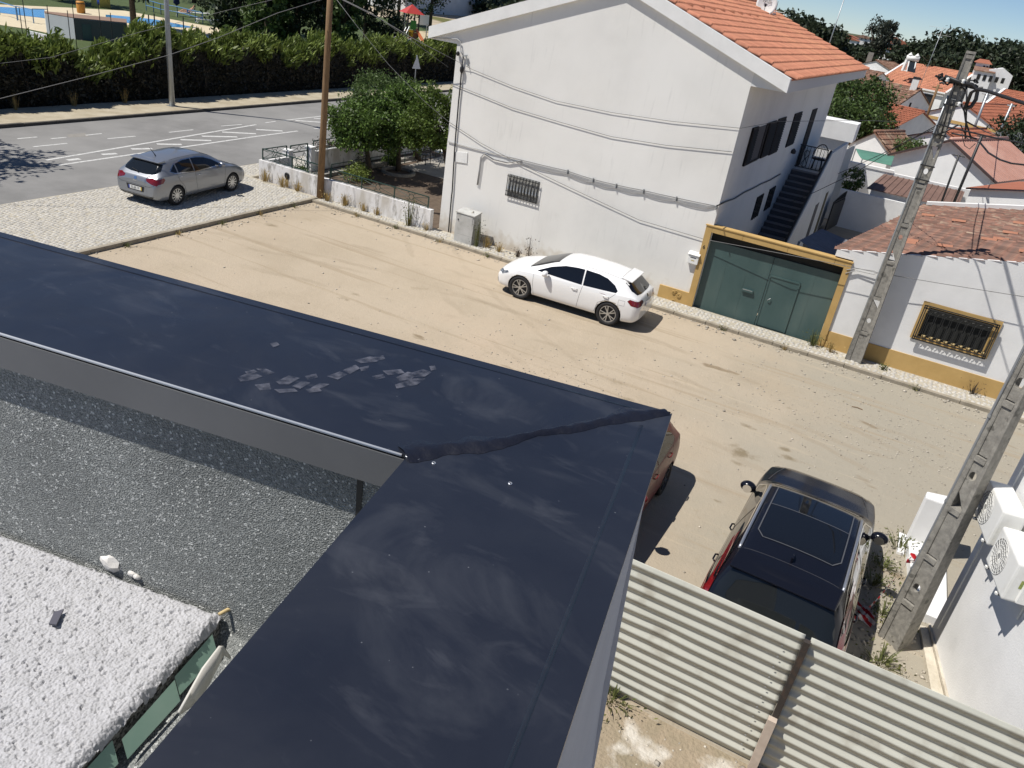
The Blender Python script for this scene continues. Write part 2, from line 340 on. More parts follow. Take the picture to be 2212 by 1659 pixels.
def cobbles(parent, x0, x1, y0, y1, z, cell, nind, skip=0., key=None, zj=.010):
    pts = []
    ny = int((y1-y0)/cell); nx = int((x1-x0)/cell)
    for j in range(ny):
        for i in range(nx):
            if random.random() < skip: continue
            pts.append((x0+(i+.5+.25*(j % 2))*cell+random.uniform(-.012,.012), y0+(j+.5)*cell+random.uniform(-.012,.012)))
    key = key or (lambda p: math.hypot(p[0], p[1]))
    pts.sort(key=key)
    def one(ang, sx, sy):
        b = np.array([(-1,-1,0),(1,-1,0),(1,1,0),(-1,1,0),(-.72,-.72,1),(.72,-.72,1),(.72,.72,1),(-.72,.72,1)], float)
        b[:,0] *= sx; b[:,1] *= sy; b[:,2] *= .03; c, s = math.cos(ang), math.sin(ang)
        return np.stack([b[:,0]*c-b[:,1]*s, b[:,0]*s+b[:,1]*c, b[:,2]], 1)
    F = np.array([(0,1,5,4),(1,2,6,5),(2,3,7,6),(3,0,4,7),(4,5,6,7)])
    protos = [mesh_np('cobble', one(random.uniform(-.3,.3), cell*random.uniform(.38,.48), cell*random.uniform(.38,.48)), F) for _ in range(6)]
    for p in protos: p.materials.append(M['cobble_o'])
    for p in pts[:nind]:
        o = bpy.data.objects.new('cobble', random.choice(protos)); link(o, parent); o.location = (p[0], p[1], z-.028+random.uniform(-zj, zj))
    Vs, Fs, k = [], [], 0
    for p in pts[nind:]:
        v = one(random.uniform(-.3,.3), cell*random.uniform(.38,.48), cell*random.uniform(.38,.48)); v += (p[0], p[1], z-.028+random.uniform(-zj, zj)); Vs.append(v); Fs.append(F+k); k += 8
    if Vs: obj_np('cobbles', np.concatenate(Vs), np.concatenate(Fs), M['cobble'], parent, kind='stuff')
cobbles(pav, -23.55, -19.05, 10.5, 22.4, .118, .128, 170, skip=.05, key=lambda p: abs(p[0]+20.5)+abs(p[1]-19))
cobbles(pav2, -18.8, 8.0, 22.20, 22.98, .098, .12, 130, skip=.22, key=lambda p: abs(p[0]+1.5))
cobbles(pav4, XN+.05, -22.25, 22.5, 40, .113, .135, 0, skip=.05)
# road markings
def stripe(a, b, w, z=.008):
    a = G(*a); b = G(*b); d = (b-a).normalized(); x = Vector((-d.y, d.x, 0))*w/2
    o = MB().add([a+x+Vector((0,0,z)), b+x+Vector((0,0,z)), b-x+Vector((0,0,z)), a-x+Vector((0,0,z))], [(0,1,2,3)]).build('painted_line', M['paint'], road, recalc=False)
t = (0,0)
for a, b in [((400,1385),(2212,1078)), ((500,1430),(2212,1180))]: stripe(T4(t,*a), T4(t,*b), .13)
stripe(T4((0,1),0,1180), T4((0,1),360,1133), .13); stripe(T4((0,1),240,1042), T4((0,1),620,998), .12)
for a, b in [((285,1270),(580,1240)), ((930,1200),(1170,1178)), ((1460,1145),(1670,1122)), ((1910,1090),(2090,1077)), ((150,1200),(320,1185)), ((440,1200),(570,1188)), ((740,1170),(880,1155))]: stripe(T4(t,*a), T4(t,*b), .10)
stripe(T4((0,1),80,1062), T4((0,1),170,1050), .10)
for a, b in [((580,1386),(690,1374)), ((880,1336),(1010,1328)), ((1135,1289),(1315,1285)), ((1355,1246),(1570,1250)), ((1560,1208),(1825,1216)), ((1745,1178),(2050,1184)), ((1920,1142),(2212,1157))]: stripe(T4(t,*a), T4(t,*b), .22)
stripe(T4((0,1),0,1120), T4((0,1),230,1133), .22); stripe(T4((0,1),340,1042), T4((0,1),680,1066), .22); stripe(T4((0,1),500,1022), T4((0,1),660,1034), .2); stripe(T4((0,1),500,1113), T4((0,1),640,1100), .11)
pa = [G(*T4(t,*p)) for p in [(575,1165),(730,1148),(770,1180),(600,1190)]]
MB().add([p+Vector((0,0,.006)) for p in pa], [(0,1,2,3)]).build('asphalt_patch', mat('patch', (.27,.255,.23), (.22,.21,.19), 4., .95), road, recalc=False)
# loose stones and crumbs over the lot
Vs, Fs, k = [], [], 0
ico = np.array([(1,0,0),(-1,0,0),(0,1,0),(0,-1,0),(0,0,1),(0,0,-1)], float); icf = np.array([(0,2,4),(2,1,4),(1,3,4),(3,0,4),(2,0,5),(1,2,5),(3,1,5),(0,3,5)])
def pebbles(n, fx, fy, s0, s1):
    global k
    for _ in range(n):
        x, y = fx(), fy(); s = random.uniform(s0, s1)*random.choice((1,1,1,1.7))
        v = ico*np.array([random.uniform(.7,1.5), random.uniform(.7,1.4), random.uniform(.4,.8)])*s; a = random.uniform(0,6.3); c, q = math.cos(a), math.sin(a)
        v = np.stack([v[:,0]*c-v[:,1]*q, v[:,0]*q+v[:,1]*c, v[:,2]], 1)+(x, y, s*.2); Vs.append(v); Fs.append(icf+k); k += 6
pebbles(420, lambda: random.uniform(-18.5,6), lambda: random.uniform(8,22), .008, .028)
pebbles(1500, lambda: random.gauss(2,2.2), lambda: random.gauss(18.5,1.6), .006, .020)
pebbles(500, lambda: random.gauss(-6,2), lambda: random.gauss(16,1.2), .006, .018)
pebbles(500, lambda: random.uniform(-18.6,7), lambda: 22.02-abs(random.gauss(0,.25)), .010, .035)
pebbles(160, lambda: -18.8+abs(random.gauss(0,.25)), lambda: random.uniform(11,22), .010, .03)
pebbles(420, lambda: random.uniform(1.4,2.6), lambda: random.uniform(8.5,14.5), .008, .03)
pebbles(500, lambda: random.uniform(-2.,3), lambda: random.uniform(5,7.6), .008, .025)
o = obj_np('gravel', np.concatenate(Vs), np.concatenate(Fs), M['stone']); tag(o, 'loose stones and gravel crumbs scattered over the sandy lot', 'gravel', kind='stuff')
# trampled yard this side of the hoarding, splashed with lime
myard = mat('yard_dirt', (.34,.27,.19), (.25,.21,.14), 2., .95, .03, 20, c3=(.56,.52,.45), c3scale=1.9, c3lim=(.54,.66))
sheet('yard_ground', rect(-3.5,3.2,3.,7.62), .006, myard)
# ================================================================== our own roof terrace
ang = math.radians(10.6); E1 = Vector((math.cos(ang), math.sin(ang), 0)); E2 = Vector((-E1.y, E1.x, 0))
def F(u, v, z): return E1*u+E2*v+Vector((0,0,z))
ZC = CAMZ-.58
def coping_material():
    m = mat('slate_coated_metal', (.012,.0145,.023), (.018,.021,.031), 2.3, .40, 0, c3=(.024,.027,.037), c3scale=1.8, c3lim=(.52,.75), spec=.6)
    n = m.node_tree.nodes; L = m.node_tree.links; p = n['Principled BSDF']; tc = [q for q in n if q.type == 'TEX_COORD'][0]
    def ns(scale, st, rot, lo, hi, a=1.):
        mp = n.new('ShaderNodeMapping'); mp.inputs['Scale'].default_value = st; mp.inputs['Rotation'].default_value = (0,0,rot); L.new(tc.outputs['Object'], mp.inputs[0])
        t_ = n.new('ShaderNodeTexNoise'); t_.inputs['Scale'].default_value = scale; t_.inputs['Detail'].default_value = 7; t_.inputs['Roughness'].default_value = .6; t_.inputs['Distortion'].default_value = 1.2; L.new(mp.outputs[0], t_.inputs['Vector'])
        r = n.new('ShaderNodeMapRange'); r.inputs[1].default_value = lo; r.inputs[2].default_value = hi; r.inputs[4].default_value = a; r.clamp = True; L.new(t_.outputs['Fac'], r.inputs[0]); return r.outputs[0]
    col = p.inputs['Base Color'].links[0].from_socket
    for f, c_ in ((ns(3., (1,1.8,1), .6, .54, .85, .6), (.075,.08,.092)), (ns(7., (.8,2,1), -.3, .58, .85, .4), (.10,.105,.12)), (ns(7., (1,1,1), 0, .30, .20, .6), (.014,.017,.028))):
        q = n.new('ShaderNodeMix'); q.data_type = 'RGBA'; L.new(f, q.inputs[0]); L.new(col, q.inputs[6]); q.inputs[7].default_value = (*c_, 1); col = q.outputs[2]
    for sc_, lo, hi, cc_, am in ((260., .9965, .998, (.18,.19,.21), .5),):
        vo = n.new('ShaderNodeTexVoronoi'); vo.inputs['Scale'].default_value = sc_; L.new(tc.outputs['Object'], vo.inputs['Vector']); wn2 = n.new('ShaderNodeTexWhiteNoise'); L.new(vo.outputs['Position'], wn2.inputs['Vector'])
        m1 = n.new('ShaderNodeMapRange'); L.new(wn2.outputs['Value'], m1.inputs[0]); m1.inputs[1].default_value = lo; m1.inputs[2].default_value = hi
        m2 = n.new('ShaderNodeMapRange'); L.new(vo.outputs['Distance'], m2.inputs[0]); m2.inputs[1].default_value = .30; m2.inputs[2].default_value = .18; m2.inputs[4].default_value = am
        mm_ = n.new('ShaderNodeMath'); mm_.operation = 'MULTIPLY'; L.new(m1.outputs[0], mm_.inputs[0]); L.new(m2.outputs[0], mm_.inputs[1])
        q = n.new('ShaderNodeMix'); q.data_type = 'RGBA'; L.new(mm_.outputs[0], q.inputs[0]); L.new(col, q.inputs[6]); q.inputs[7].default_value = (*cc_, 1); col = q.outputs[2]
    L.new(col, p.inputs['Base Color'])
    r = n.new('ShaderNodeMapRange'); L.new(ns(5., (1,1,1), 1., .3, .7), r.inputs[0]); r.inputs[3].default_value = .26; r.inputs[4].default_value = .42; L.new(r.outputs[0], p.inputs['Roughness'])
    b = n.new('ShaderNodeBump'); b.inputs['Distance'].default_value = .006; b.inputs['Strength'].default_value = .7; t_ = n.new('ShaderNodeTexNoise'); t_.inputs['Scale'].default_value = 3.5; t_.inputs['Detail'].default_value = 3; L.new(tc.outputs['Object'], t_.inputs['Vector']); L.new(t_.outputs['Fac'], b.inputs['Height']); L.new(b.outputs[0], p.inputs['Normal'])
    return m
M['coping'] = coping_material()
M['copside'] = mat('coping_drip_metal', (.098,.101,.106), (.125,.128,.132), 2., .5)
UO, VO = -.012, 1.150; UI, VI = -.322, .822
terr = thing('roof_terrace', 'roof terrace parapet with dark slate-coloured metal coping in the foreground', 'parapet', (0,0,0))
def coping_run(poly, drops, name):
    """poly: u,v corners counter-clockwise; top sheet with a slight crown and turned-down edges"""
    mb = MB(); vs = [F(u, v, ZC) for u, v in poly]; mb.add(vs, [tuple(range(len(vs)))])
    for i, h in drops:
        a, b = poly[i], poly[(i+1) % len(poly)]
        mb.add([F(*a, ZC), F(*b, ZC), F(*b, ZC-h), F(*a, ZC-h)], [(3,2,1,0)])
    o = mb.build(name, M['coping'], terr, recalc=False); return o
g = .003
cA = coping_run([(-6, VI), (UI-g, VI), (-.003-g, VO), (-6, VO)], [(0,.006),(2,.055)], 'coping')
def UOF(v): return -.003-.0194*(VO-v)
cB = coping_run([(UI, -4), (UOF(-4), -4), (UOF(VO-g), VO-g), (UI, VI-g)], [(1,.012),(3,.055)], 'coping')
# the folded inner edge of the long run, seen from above
mb = MB(); mb.prism([F(-6,VI-.001,ZC-.006), F(-6,VI-.0035,ZC-.006), F(-6,VI-.0035,ZC-.060), F(-6,VI-.001,ZC-.060)], E1*(6+UI-.004)); mb.build('drip_edge', M['copside'], cA)
mb = MB(); mb.tube([F(-6,VI-.001,ZC-.0012), F(UI-.008,VI-.001,ZC-.0012)], .0022, 8); mb.build('edge_trim', mat('pale_fold', (.78,.79,.80), None, rough=.45, metal=.2), cA, smooth=True)  # thin pale tube along the folded inner edge
for u in (-1.28,): MB().prism([F(u,VI-.0036,ZC-.008), F(u+.004,VI-.0036,ZC-.008), F(u+.004,VI-.0036,ZC-.060), F(u,VI-.0036,ZC-.060)], E2*-.0006).build('joint', M['copside'], cA)
# shallow pressed line near the outer edges
for a, b, p_ in (((-6,VO-.022),(UO-.05,VO-.022),cA), ((-.14,-4),(-.043,VO-.07),cB)):
    MB().tube([F(*a,ZC-.0045), F(*b,ZC-.0045)], .0055, 6).build('pressed_line', M['coping'], p_, smooth=True)
# black sealant smeared along the mitre
pts, n = [], 46
top, bot = [], []
rv = Vector((UO-UI, VO-VI)).normalized(); nv = Vector((-rv.y, rv.x))
random.seed(3)
for i in range(n+1):
    tt = i/n; c = Vector((UI-.004, VI-.002)).lerp(Vector((UO-.002, VO-.004)), tt)
    w = .013+.004*math.sin(tt*9)+.003*math.sin(tt*23+1)+random.uniform(-.0015,.0015); w *= 1.5-.9*tt if tt < .25 else 1.
    off = .004*math.sin(tt*7+2)+.0025*math.sin(tt*17)
    pts.append([c+nv*(off-w), c+nv*(off-w*.5), c+nv*off, c+nv*(off+w*.45), c+nv*(off+w*(.9+.25*math.sin(tt*31)))])
mb = MB(); hs = [.0004,.0035,.0052,.0040,.0004]
vs = [F(p.x, p.y, ZC+hs[j]+(.001*math.sin(i*1.7+j) if 0 < j < 4 else 0)) for i, r in enumerate(pts) for j, p in enumerate(r)]
fs = [(i*5+j, i*5+j+1, i*5+j+6, i*5+j+5) for i in range(n) for j in range(4)]
mb.add(vs, fs); mb.build('sealant_bead', mat('black_sealant', (.006,.007,.014), (.010,.011,.018), 30., .42, .002, 60), terr, smooth=True)
# rivets with pale washers
mw = mat('pale_washer', (.55,.57,.6), None, rough=.35, metal=.7)
for u, v in (*[tuple((Vector((E1.dot(G(a,b,ZC)),E2.dot(G(a,b,ZC))))))  for a, b in ((880,986),(902,992),(937,1001),(1102,1045))],):
    r = MB().lathe([(.0014,.0006),(.0026,.0012),(.0030,.0002)], F(u, v, ZC+.0003), n=12).build('rivet', mw, terr, smooth=True)
# dusty boot print: separate lug marks
mdust = bpy.data.materials.new('boot_dust'); mdust.use_nodes = True; nn = mdust.node_tree.nodes; LL = mdust.node_tree.links
pp = nn['Principled BSDF']; pp.inputs['Base Color'].default_value = (.22,.225,.27,1); pp.inputs['Roughness'].default_value = .9
tx = nn.new('ShaderNodeTexNoise'); tx.inputs['Scale'].default_value = 60; tx.inputs['Detail'].default_value = 4; tcx = nn.new('ShaderNodeTexCoord'); LL.new(tcx.outputs['Object'], tx.inputs['Vector'])
mr = nn.new('ShaderNodeMapRange'); mr.inputs[1].default_value = .35; mr.inputs[2].default_value = .75; mr.inputs[3].default_value = .02; mr.inputs[4].default_value = .50; LL.new(tx.outputs['Fac'], mr.inputs[0])
trn = nn.new('ShaderNodeBsdfTransparent'); mxs = nn.new('ShaderNodeMixShader'); LL.new(mr.outputs[0], mxs.inputs[0]); LL.new(trn.outputs[0], mxs.inputs[1]); LL.new(pp.outputs[0], mxs.inputs[2]); LL.new(mxs.outputs[0], nn['Material Output'].inputs[0])
def pxF(x, y, z=ZC):
    return G(x, y, z)
bp = thing('boot_print', 'pale dusty boot print left on the dark metal coping', 'boot print', tuple(pxF(700,810)))
lug = [[(505,815),(545,800),(575,812),(548,822),(515,826)], [(548,795),(575,795),(600,806),(575,811)], [(590,825),(625,808),(655,815),(625,832),(600,832)], [(585,840),(640,838),(650,846),(600,850)],
 [(625,835),(655,820),(675,826),(648,842)], [(655,812),(685,805),(690,815),(662,822)], [(665,845),(700,838),(718,828),(690,826),(668,838)], [(700,813),(735,800),(755,808),(730,822)],
 [(735,800),(770,785),(782,795),(755,810)], [(758,778),(800,768),(832,772),(818,782),(775,786)], [(775,793),(800,788),(797,800),(778,803)], [(820,800),(870,796),(880,806),(835,812)], [(805,770),(830,766),(835,776),(812,780)],
 [(850,815),(882,800),(908,806),(890,822),(858,825)], [(885,804),(915,795),(938,803),(920,815),(892,816)], [(845,832),(895,815),(928,815),(905,832),(850,842)], [(925,790),(940,788),(945,798),(930,802)], [(545,830),(585,825),(590,842),(560,845)], [(800,812),(830,806),(836,816),(808,822)],
 [(525,803),(550,797),(560,803),(535,810)], [(655,840),(690,835),(700,845),(665,850)]]
for l in lug:
  cxm = sum(p[0] for p in l)/len(l); cym = sum(p[1] for p in l)/len(l); l = [(cxm+(x-cxm)*.80, cym+(y-cym)*.80) for x, y in l]
  MB().add([pxF(x, y, ZC+.0016) for x, y in l], [tuple(range(len(l)))]).build('tread_mark', mdust, bp, recalc=False)
for l in [[(583,742),(598,738),(604,745),(590,750)]]:
    MB().add([pxF(x, y, ZC+.0016) for x, y in l], [tuple(range(len(l)))]).build('tread_mark', mdust, bp, recalc=False)
# parapet walls below the coping
mwallo = mat('grey_render', (.52,.52,.55), (.46,.46,.49), 3., .9, .002, 50)
ZF = CAMZ-1.06                       # terrace floor
mb = MB()
mb.add([F(-9,VO-.012,0), F(.05,VO-.012,0), F(.05,VO-.012,ZC-1.12), F(-.02,VO-.012,ZC-.02), F(-9,VO-.012,ZC-.02)], [(0,1,2,3,4)])
bat = [(-.012,.02),(-.006,.34),(.006,.60),(.030,.87),(.048,1.12),(.05,ZC)]       # slightly battered outer face
for (a, da), (b, db) in zip(bat, bat[1:]): mb.add([F(a,VO-.012,ZC-da), F(b,VO-.012,ZC-db), F(b+(-.09 if db < 1.1 else -.04),-6,ZC-db), F(a-.09,-6,ZC-da)], [(0,1,2,3)])
mb.add([F(-9,VO-.012,0), F(-9,-6,0), F(-9,-6,ZF), F(-9,VO-.012,ZF)], [(0,1,2,3)]); mb.add([F(-9,-6,0), F(UO-.008,-6,0), F(UO-.008,-6,ZF), F(-9,-6,ZF)], [(0,1,2,3)])
mb.build('outer_wall', mwallo, terr)
# crumbling beige joint strip under the outer coping edge
mb = MB(); y = -1.2
while y < VO-.02:
    l = random.uniform(.03,.055); w = random.uniform(.002,.006)
    mb.box(0,1,0,1,0,1, Matrix.Translation(F(UOF(y)-.009, y, ZC-.040)) @ Matrix(((E1.x*w, E2.x*l, 0, 0),(E1.y*w, E2.y*l, 0, 0),(0,0,.027,0),(0,0,0,1)))); y += l
mb.build('joint_strip', mat('beige_foam', (.50,.42,.28), (.40,.34,.22), 20., .95), terr)
# mineral-felt upstand with a cove into the floor
mfelt = mat('mineral_felt', (.40,.415,.40), (.16,.17,.165), 420., .95, .0022, 400, voronoi=True, contrast=(.05,.95), c3=(.10,.106,.104), c3scale=2.2, c3lim=(.38,1.0))
nt_ = mfelt.node_tree; q = nt_.nodes.new('ShaderNodeTexVoronoi'); q.inputs['Scale'].default_value = 300; tcq = [x for x in nt_.nodes if x.type == 'TEX_COORD'][0]; nt_.links.new(tcq.outputs['Object'], q.inputs['Vector'])
wn = nt_.nodes.new('ShaderNodeTexWhiteNoise'); nt_.links.new(q.outputs['Position'], wn.inputs['Vector']); mr = nt_.nodes.new('ShaderNodeMapRange'); mr.inputs[1].default_value = .93; mr.inputs[2].default_value = .96; nt_.links.new(wn.outputs['Value'], mr.inputs[0])
mq = nt_.nodes.new('ShaderNodeMix'); mq.data_type = 'RGBA'; src_ = nt_.nodes['Principled BSDF'].inputs['Base Color'].links[0].from_socket
nt_.links.new(mr.outputs[0], mq.inputs[0]); nt_.links.new(src_, mq.inputs[6]); mq.inputs[7].default_value = (.55,.56,.54,1); nt_.links.new(mq.outputs[2], nt_.nodes['Principled BSDF'].inputs['Base Color'])
VW = VI+.019
prof = [(VW, ZC-.015), (VW, ZC-.10), (VW-.001, ZF+.10), (VW-.004, ZF+.05), (VW-.012, ZF+.02), (VW-.03, ZF+.006), (VW-.05, ZF+.001), (VW-.2, ZF), (-4, ZF)]
mb = MB(); us = [-6,-3,-1.6,-.9,-.5,UI+.019]
vs = [F(u, v, z) for u in us for v, z in prof]; n = len(prof)
mb.add(vs, [(i*n+j, i*n+j+1, (i+1)*n+j+1, (i+1)*n+j) for i in range(len(us)-1) for j in range(n-1)])
mb.add([F(UI+.019,-4,ZF-.02), F(UI+.019,VW,ZF-.02), F(UI+.019,VW,ZC-.015), F(UI+.019,-4,ZC-.015)], [(0,1,2,3)])
mb.build('felt_upstand', mfelt, terr)
# dark lap joint running down the felt
pp_ = [G(746,1030,ZC-.09), G(750,1085,ZC-.18), G(757,1140,ZC-.26)]
uj = -.402
MB().add([F(uj,VW-.0015,ZC-.062), F(uj+.009,VW-.0015,ZC-.062), F(uj+.011,VW-.0035,ZF+.155), F(uj+.004,VW-.0035,ZF+.155)], [(0,1,2,3)]).build('lap_joint', mat('bitumen', (.012,.012,.012), None, rough=.6), terr)
# rough white insulation slab
slab = thing('insulation_slab', 'rough white pitted insulation slab lying on the grey felt terrace', 'insulation slab', tuple(F(-.95,.5,ZF)))
ZS = CAMZ-1.0; U1, V1 = -.628, .832
nx, ny = 820, 620
us = np.linspace(-1.42, U1, nx); vs_ = np.linspace(.24, V1, ny); UU, VV = np.meshgrid(us, vs_, indexing='ij')
H = np.zeros_like(UU)
def cellbump(cell, seed):
    r = np.random.default_rng(seed); gx = int(2.2/cell)+4; px = r.random((gx, gx)); py = r.random((gx, gx)); hh = r.random((gx, gx))
    a = (UU+1.45)/cell+1; b = (VV-.2)/cell+1; ia = np.floor(a).astype(int); ib = np.floor(b).astype(int); best = np.full(UU.shape, 9.); hv = np.zeros(UU.shape)
    for di in (-1,0,1):
        for dj in (-1,0,1):
            i, j = ia+di, ib+dj; d = (i+px[i,j]-a)**2+(j+py[i,j]-b)**2; m_ = d < best; best = np.where(m_, d, best); hv = np.where(m_, hh[i,j], hv)
    return np.sqrt(best), hv
d1, h1 = cellbump(.0038, 1); d2, h2 = cellbump(.013, 2); d3, h3 = cellbump(.0062, 3)
H = .0020*np.sqrt(np.clip(1-(d1/.72)**2, 0, 1))*(.35+.9*h1)+.0013*np.sqrt(np.clip(1-(d3/.8)**2, 0, 1))*h3+.0012*h2-.0026*(h3 < .10)-.0030
edge = np.minimum((U1-UU), (V1-VV))
H -= .014*np.clip(1-edge/.014, 0, 1)**2*(.6+.8*h2)
P3 = np.stack([E1.x*UU+E2.x*VV, E1.y*UU+E2.y*VV, ZS+H], -1).reshape(-1,3)
I = np.arange(nx*ny).reshape(nx, ny); FQ = np.stack([I[:-1,:-1], I[1:,:-1], I[1:,1:], I[:-1,1:]], -1).reshape(-1,4)
mslab = mat('white_granulate', (.47,.47,.485), (.40,.40,.41), 60., .95, .001, 400)
obj_np('slab_top', P3, FQ, mslab, slab, smooth=False)
mside = mat('pitted_edge', (.34,.33,.31), (.05,.05,.045), 160., .95, .004, 140, contrast=(.42,.58))
MB().prism([F(-2.4,-.8,ZF+.003), F(U1-.004,-.8,ZF+.003), F(U1-.004,.239,ZF+.003), F(-1.421,.239,ZF+.003), F(-1.421,V1-.006,ZF+.003), F(-2.4,V1-.006,ZF+.003)], (0,0,ZS-ZF-.004)).build('slab_rest', mslab, slab)
mb = MB(); mb.prism([F(-1.42,.24,ZF+.004), F(U1-.004,.24,ZF+.004), F(U1-.004,V1-.006,ZF+.004), F(-1.42,V1-.006,ZF+.004)], (0,0,ZS-ZF-.018)); mb.build('slab_body', mside, slab)
# pale green tape along the slab edge, torn into lengths
mtape = mat('pale_green_tape', (.24,.40,.31), (.32,.46,.37), 7., .6)
y = .80
for l, o_ in ((.10,.0),(.12,.006),(.13,-.002),(.16,.005),(.2,.0),(.3,.004)):
    a, b = y, y-l*.93
    MB().add([F(U1+.002+o_,a,ZF+.040), F(U1+.002+o_,b,ZF+.036), F(U1+.018+o_,b-.01,ZF+.014), F(U1+.020+o_,a-.012,ZF+.015)], [(0,1,2,3)]).build('tape_strip', mtape, slab, recalc=False); y -= l
# crumbs of plaster, wire, twig, rag, chip
mplas = mat('plaster_crumb', (.70,.68,.64), (.55,.53,.50), 60., .9)
cr = 0
for (x, y, s) in ((240,1212,.016),(262,1224,.008),(272,1226,.007),(285,1238,.007),(297,1246,.006)):
    me = bpy.data.meshes.new('plaster_crumb'); bm = bmesh.new(); bmesh.ops.create_icosphere(bm, subdivisions=2, radius=s)
    for v in bm.verts: v.co = Vector((v.co.x*1.4, v.co.y*.9, v.co.z))*(1+.55*noise.noise(v.co*90+Vector((x,y,0))))
    bm.to_mesh(me); bm.free(); o = obj_me('plaster_crumb', me, mplas); o.location = G(x, y, ZS+s*.7)
    labs = ['largest white plaster crumb on the slab edge', 'second white plaster crumb, just right of the largest one', 'middle white plaster crumb in the row on the slab edge', 'fourth white plaster crumb from the largest one', 'rightmost white plaster crumb in the row on the slab']
    tag(o, labs[cr], 'plaster crumb', 'plaster crumbs on the slab edge'); cr += 1
pts = [G(473,1327,ZS+.006), G(490,1318,ZS+.004), G(510,1310,ZS+.004), G(522,1303,ZS+.006)]
tag(MB().tube(pts, [.0030,.0034,.0032,.0022], 6).build('twig', mat('dry_twig', (.55,.43,.22), (.42,.30,.15), 60., .9), smooth=True), 'dry straw-coloured twig beside the corner of the white slab', 'twig')
ch = [(106,1350),(117,1325),(138,1318),(122,1352)]
tag(MB().prism([G(x, y, ZS+.004) for x, y in ch], (0,0,.003)).build('slate_chip', mat('slate_chip', (.085,.085,.11), None, rough=.6)), 'dark slate chip lying on the white pitted slab', 'slate chip')
# curled white membrane tongue between slab and parapet
rg = [(480,1400),(476,1398),(440,1445),(415,1490),(388,1540)]; rg2 = [(497,1425),(484,1416),(452,1480),(425,1520),(389,1545)]
mb = MB(); zz = [.10,.105,.085,.07,.05]
vs = [G(x, y, ZF+zz[i]) for i, (x, y) in enumerate(rg)]+[G(x, y, ZF+zz[i]-.03) for i, (x, y) in enumerate(rg2)]
mb.add(vs, [(i, i+1, 6+i, 5+i) for i in range(4)]); rag = mb.build('membrane_flap', mat('white_membrane', (.62,.60,.55), (.52,.50,.45), 8., .8), smooth=True, recalc=False)
rag.modifiers.new('s', 'SOLIDIFY').thickness = .004
tag(rag, 'curled white membrane flap between the green tape and the coping', 'membrane flap')
# ================================================================== roof tiles
def tile_proto(w, l, seg=6, h=.055, lift=.035):
    """one curved tile: x across, y up the slope, z out of the roof; lower end lifted over the next row"""
    P = []
    xs = [-.5,-.22,-.14]+[-.14+.64*k/seg for k in range(1, seg+1)]           # flat trough, then the roll
    hs = [0,0,.004]+[h*max(0., math.sin(math.pi*k/seg))**.75 for k in range(1, seg)]+[.002]
    for y, dz, s in ((0, lift, 1.0), (l, 0, .97)):
        for x, z in zip(xs, hs): P.append((x*w*s*1.03, y, dz+z*(1 if y == 0 else .85)))
    for x in xs[:3]: P.append((x*w, .003, lift-.022))
    n = len(xs); Fq = [(k, k+1, n+k+1, n+k) for k in range(n-1)]+[(2*n+k, 2*n+k+1, k+1, k) for k in range(2)]
    return np.array(P, float), np.array(Fq)
def roof_tiles(parent, o, ud, vd, lu, lv, tw, tl, mt, mo=None, nind=0, clip=None, key=None, seg=6, jit=.004, h=.055):
    ud = Vector(ud).normalized(); vd = Vector(vd).normalized(); nd = ud.cross(vd)
    if nd.z < 0: nd = -nd
    A = np.array([ud, vd, nd]); base = np.array(o); P, Fq = tile_proto(tw, tl*1.12, seg, h)
    spots = []
    for j in range(int(lv/tl+.5)):
        for i in range(int(lu/tw+.5)):
            p = base+A[0]*((i+.5)*tw)+A[1]*(j*tl)
            if clip is None or clip(p): spots.append(p)
    if key: spots.sort(key=key)
    if nind:
        me = mesh_np('roof_tile', P, Fq, True); me.materials.append(mo)
        org = np.array(ORG.get(parent, (0,0,0)))
        for p in spots[:nind]:
            ob = bpy.data.objects.new('roof_tile', me); link(ob, parent)
            r = random.uniform(-.02,.02); mm = Matrix(((ud.x,vd.x,nd.x),(ud.y,vd.y,nd.y),(ud.z,vd.z,nd.z))).to_4x4() @ Matrix.Rotation(r, 4, 'Z')
            mm.translation = Vector(p-org)+nd*random.uniform(0,jit); ob.matrix_local = mm
    rest = spots[nind:]
    if rest:
        N = len(rest); J = (P[None]+rng.uniform(-jit, jit, (N,1,3))) @ A
        Vv = J+np.array(rest)[:,None]; Ff = Fq[None]+(np.arange(N)*len(P))[:,None,None]
        obj_np('roof_tiles', Vv.reshape(-1,3), Ff.reshape(-1,4), mt, parent, smooth=True, kind='stuff')

# ================================================================== big white house (local frame: p along the street front, q into the block)
HO = Vector((-4.64, 23.0, 0)); HA = math.radians(-1.2)
house = thing('white_house', 'large white two-storey house with orange tiled gable roof and outside stairs', 'house', HO); ORG[house] = Vector((0,0,0))
house.rotation_euler.z = HA
HM = Matrix.Translation(HO) @ Matrix.Rotation(HA, 4, 'Z'); HI = HM.inverted()
CAMP = Vector((0,0,CAMZ))
def HV(x, y, q=0.):
    a = HI @ CAMP; d = HI.to_3x3() @ Vector(RAY(x, y)); t = (q-a.y)/d.y; return a+d*t
def HX(x, y, p=0.):
    a = HI @ CAMP; d = HI.to_3x3() @ Vector(RAY(x, y)); t = (p-a.x)/d.x; return a+d*t
PL, AP, AZ, QL = -9.45, -4.15, 8.74, 16.5
SLP = .356
def hb(): return MB()
mb = hb(); ez = 6.3
mb.prism([(PL,0,0),(0,0,0),(0,0,AZ-.10+AP*SLP),(AP,0,AZ-.10),(PL,0,AZ-.10-(AP-PL)*SLP)], (0,QL,0))
mwh = mat('house_render', (.755,.745,.705), (.70,.69,.655), 1.0, .92, .003, 60, c3=(.785,.775,.74), c3scale=.3, c3lim=(.4,.6))
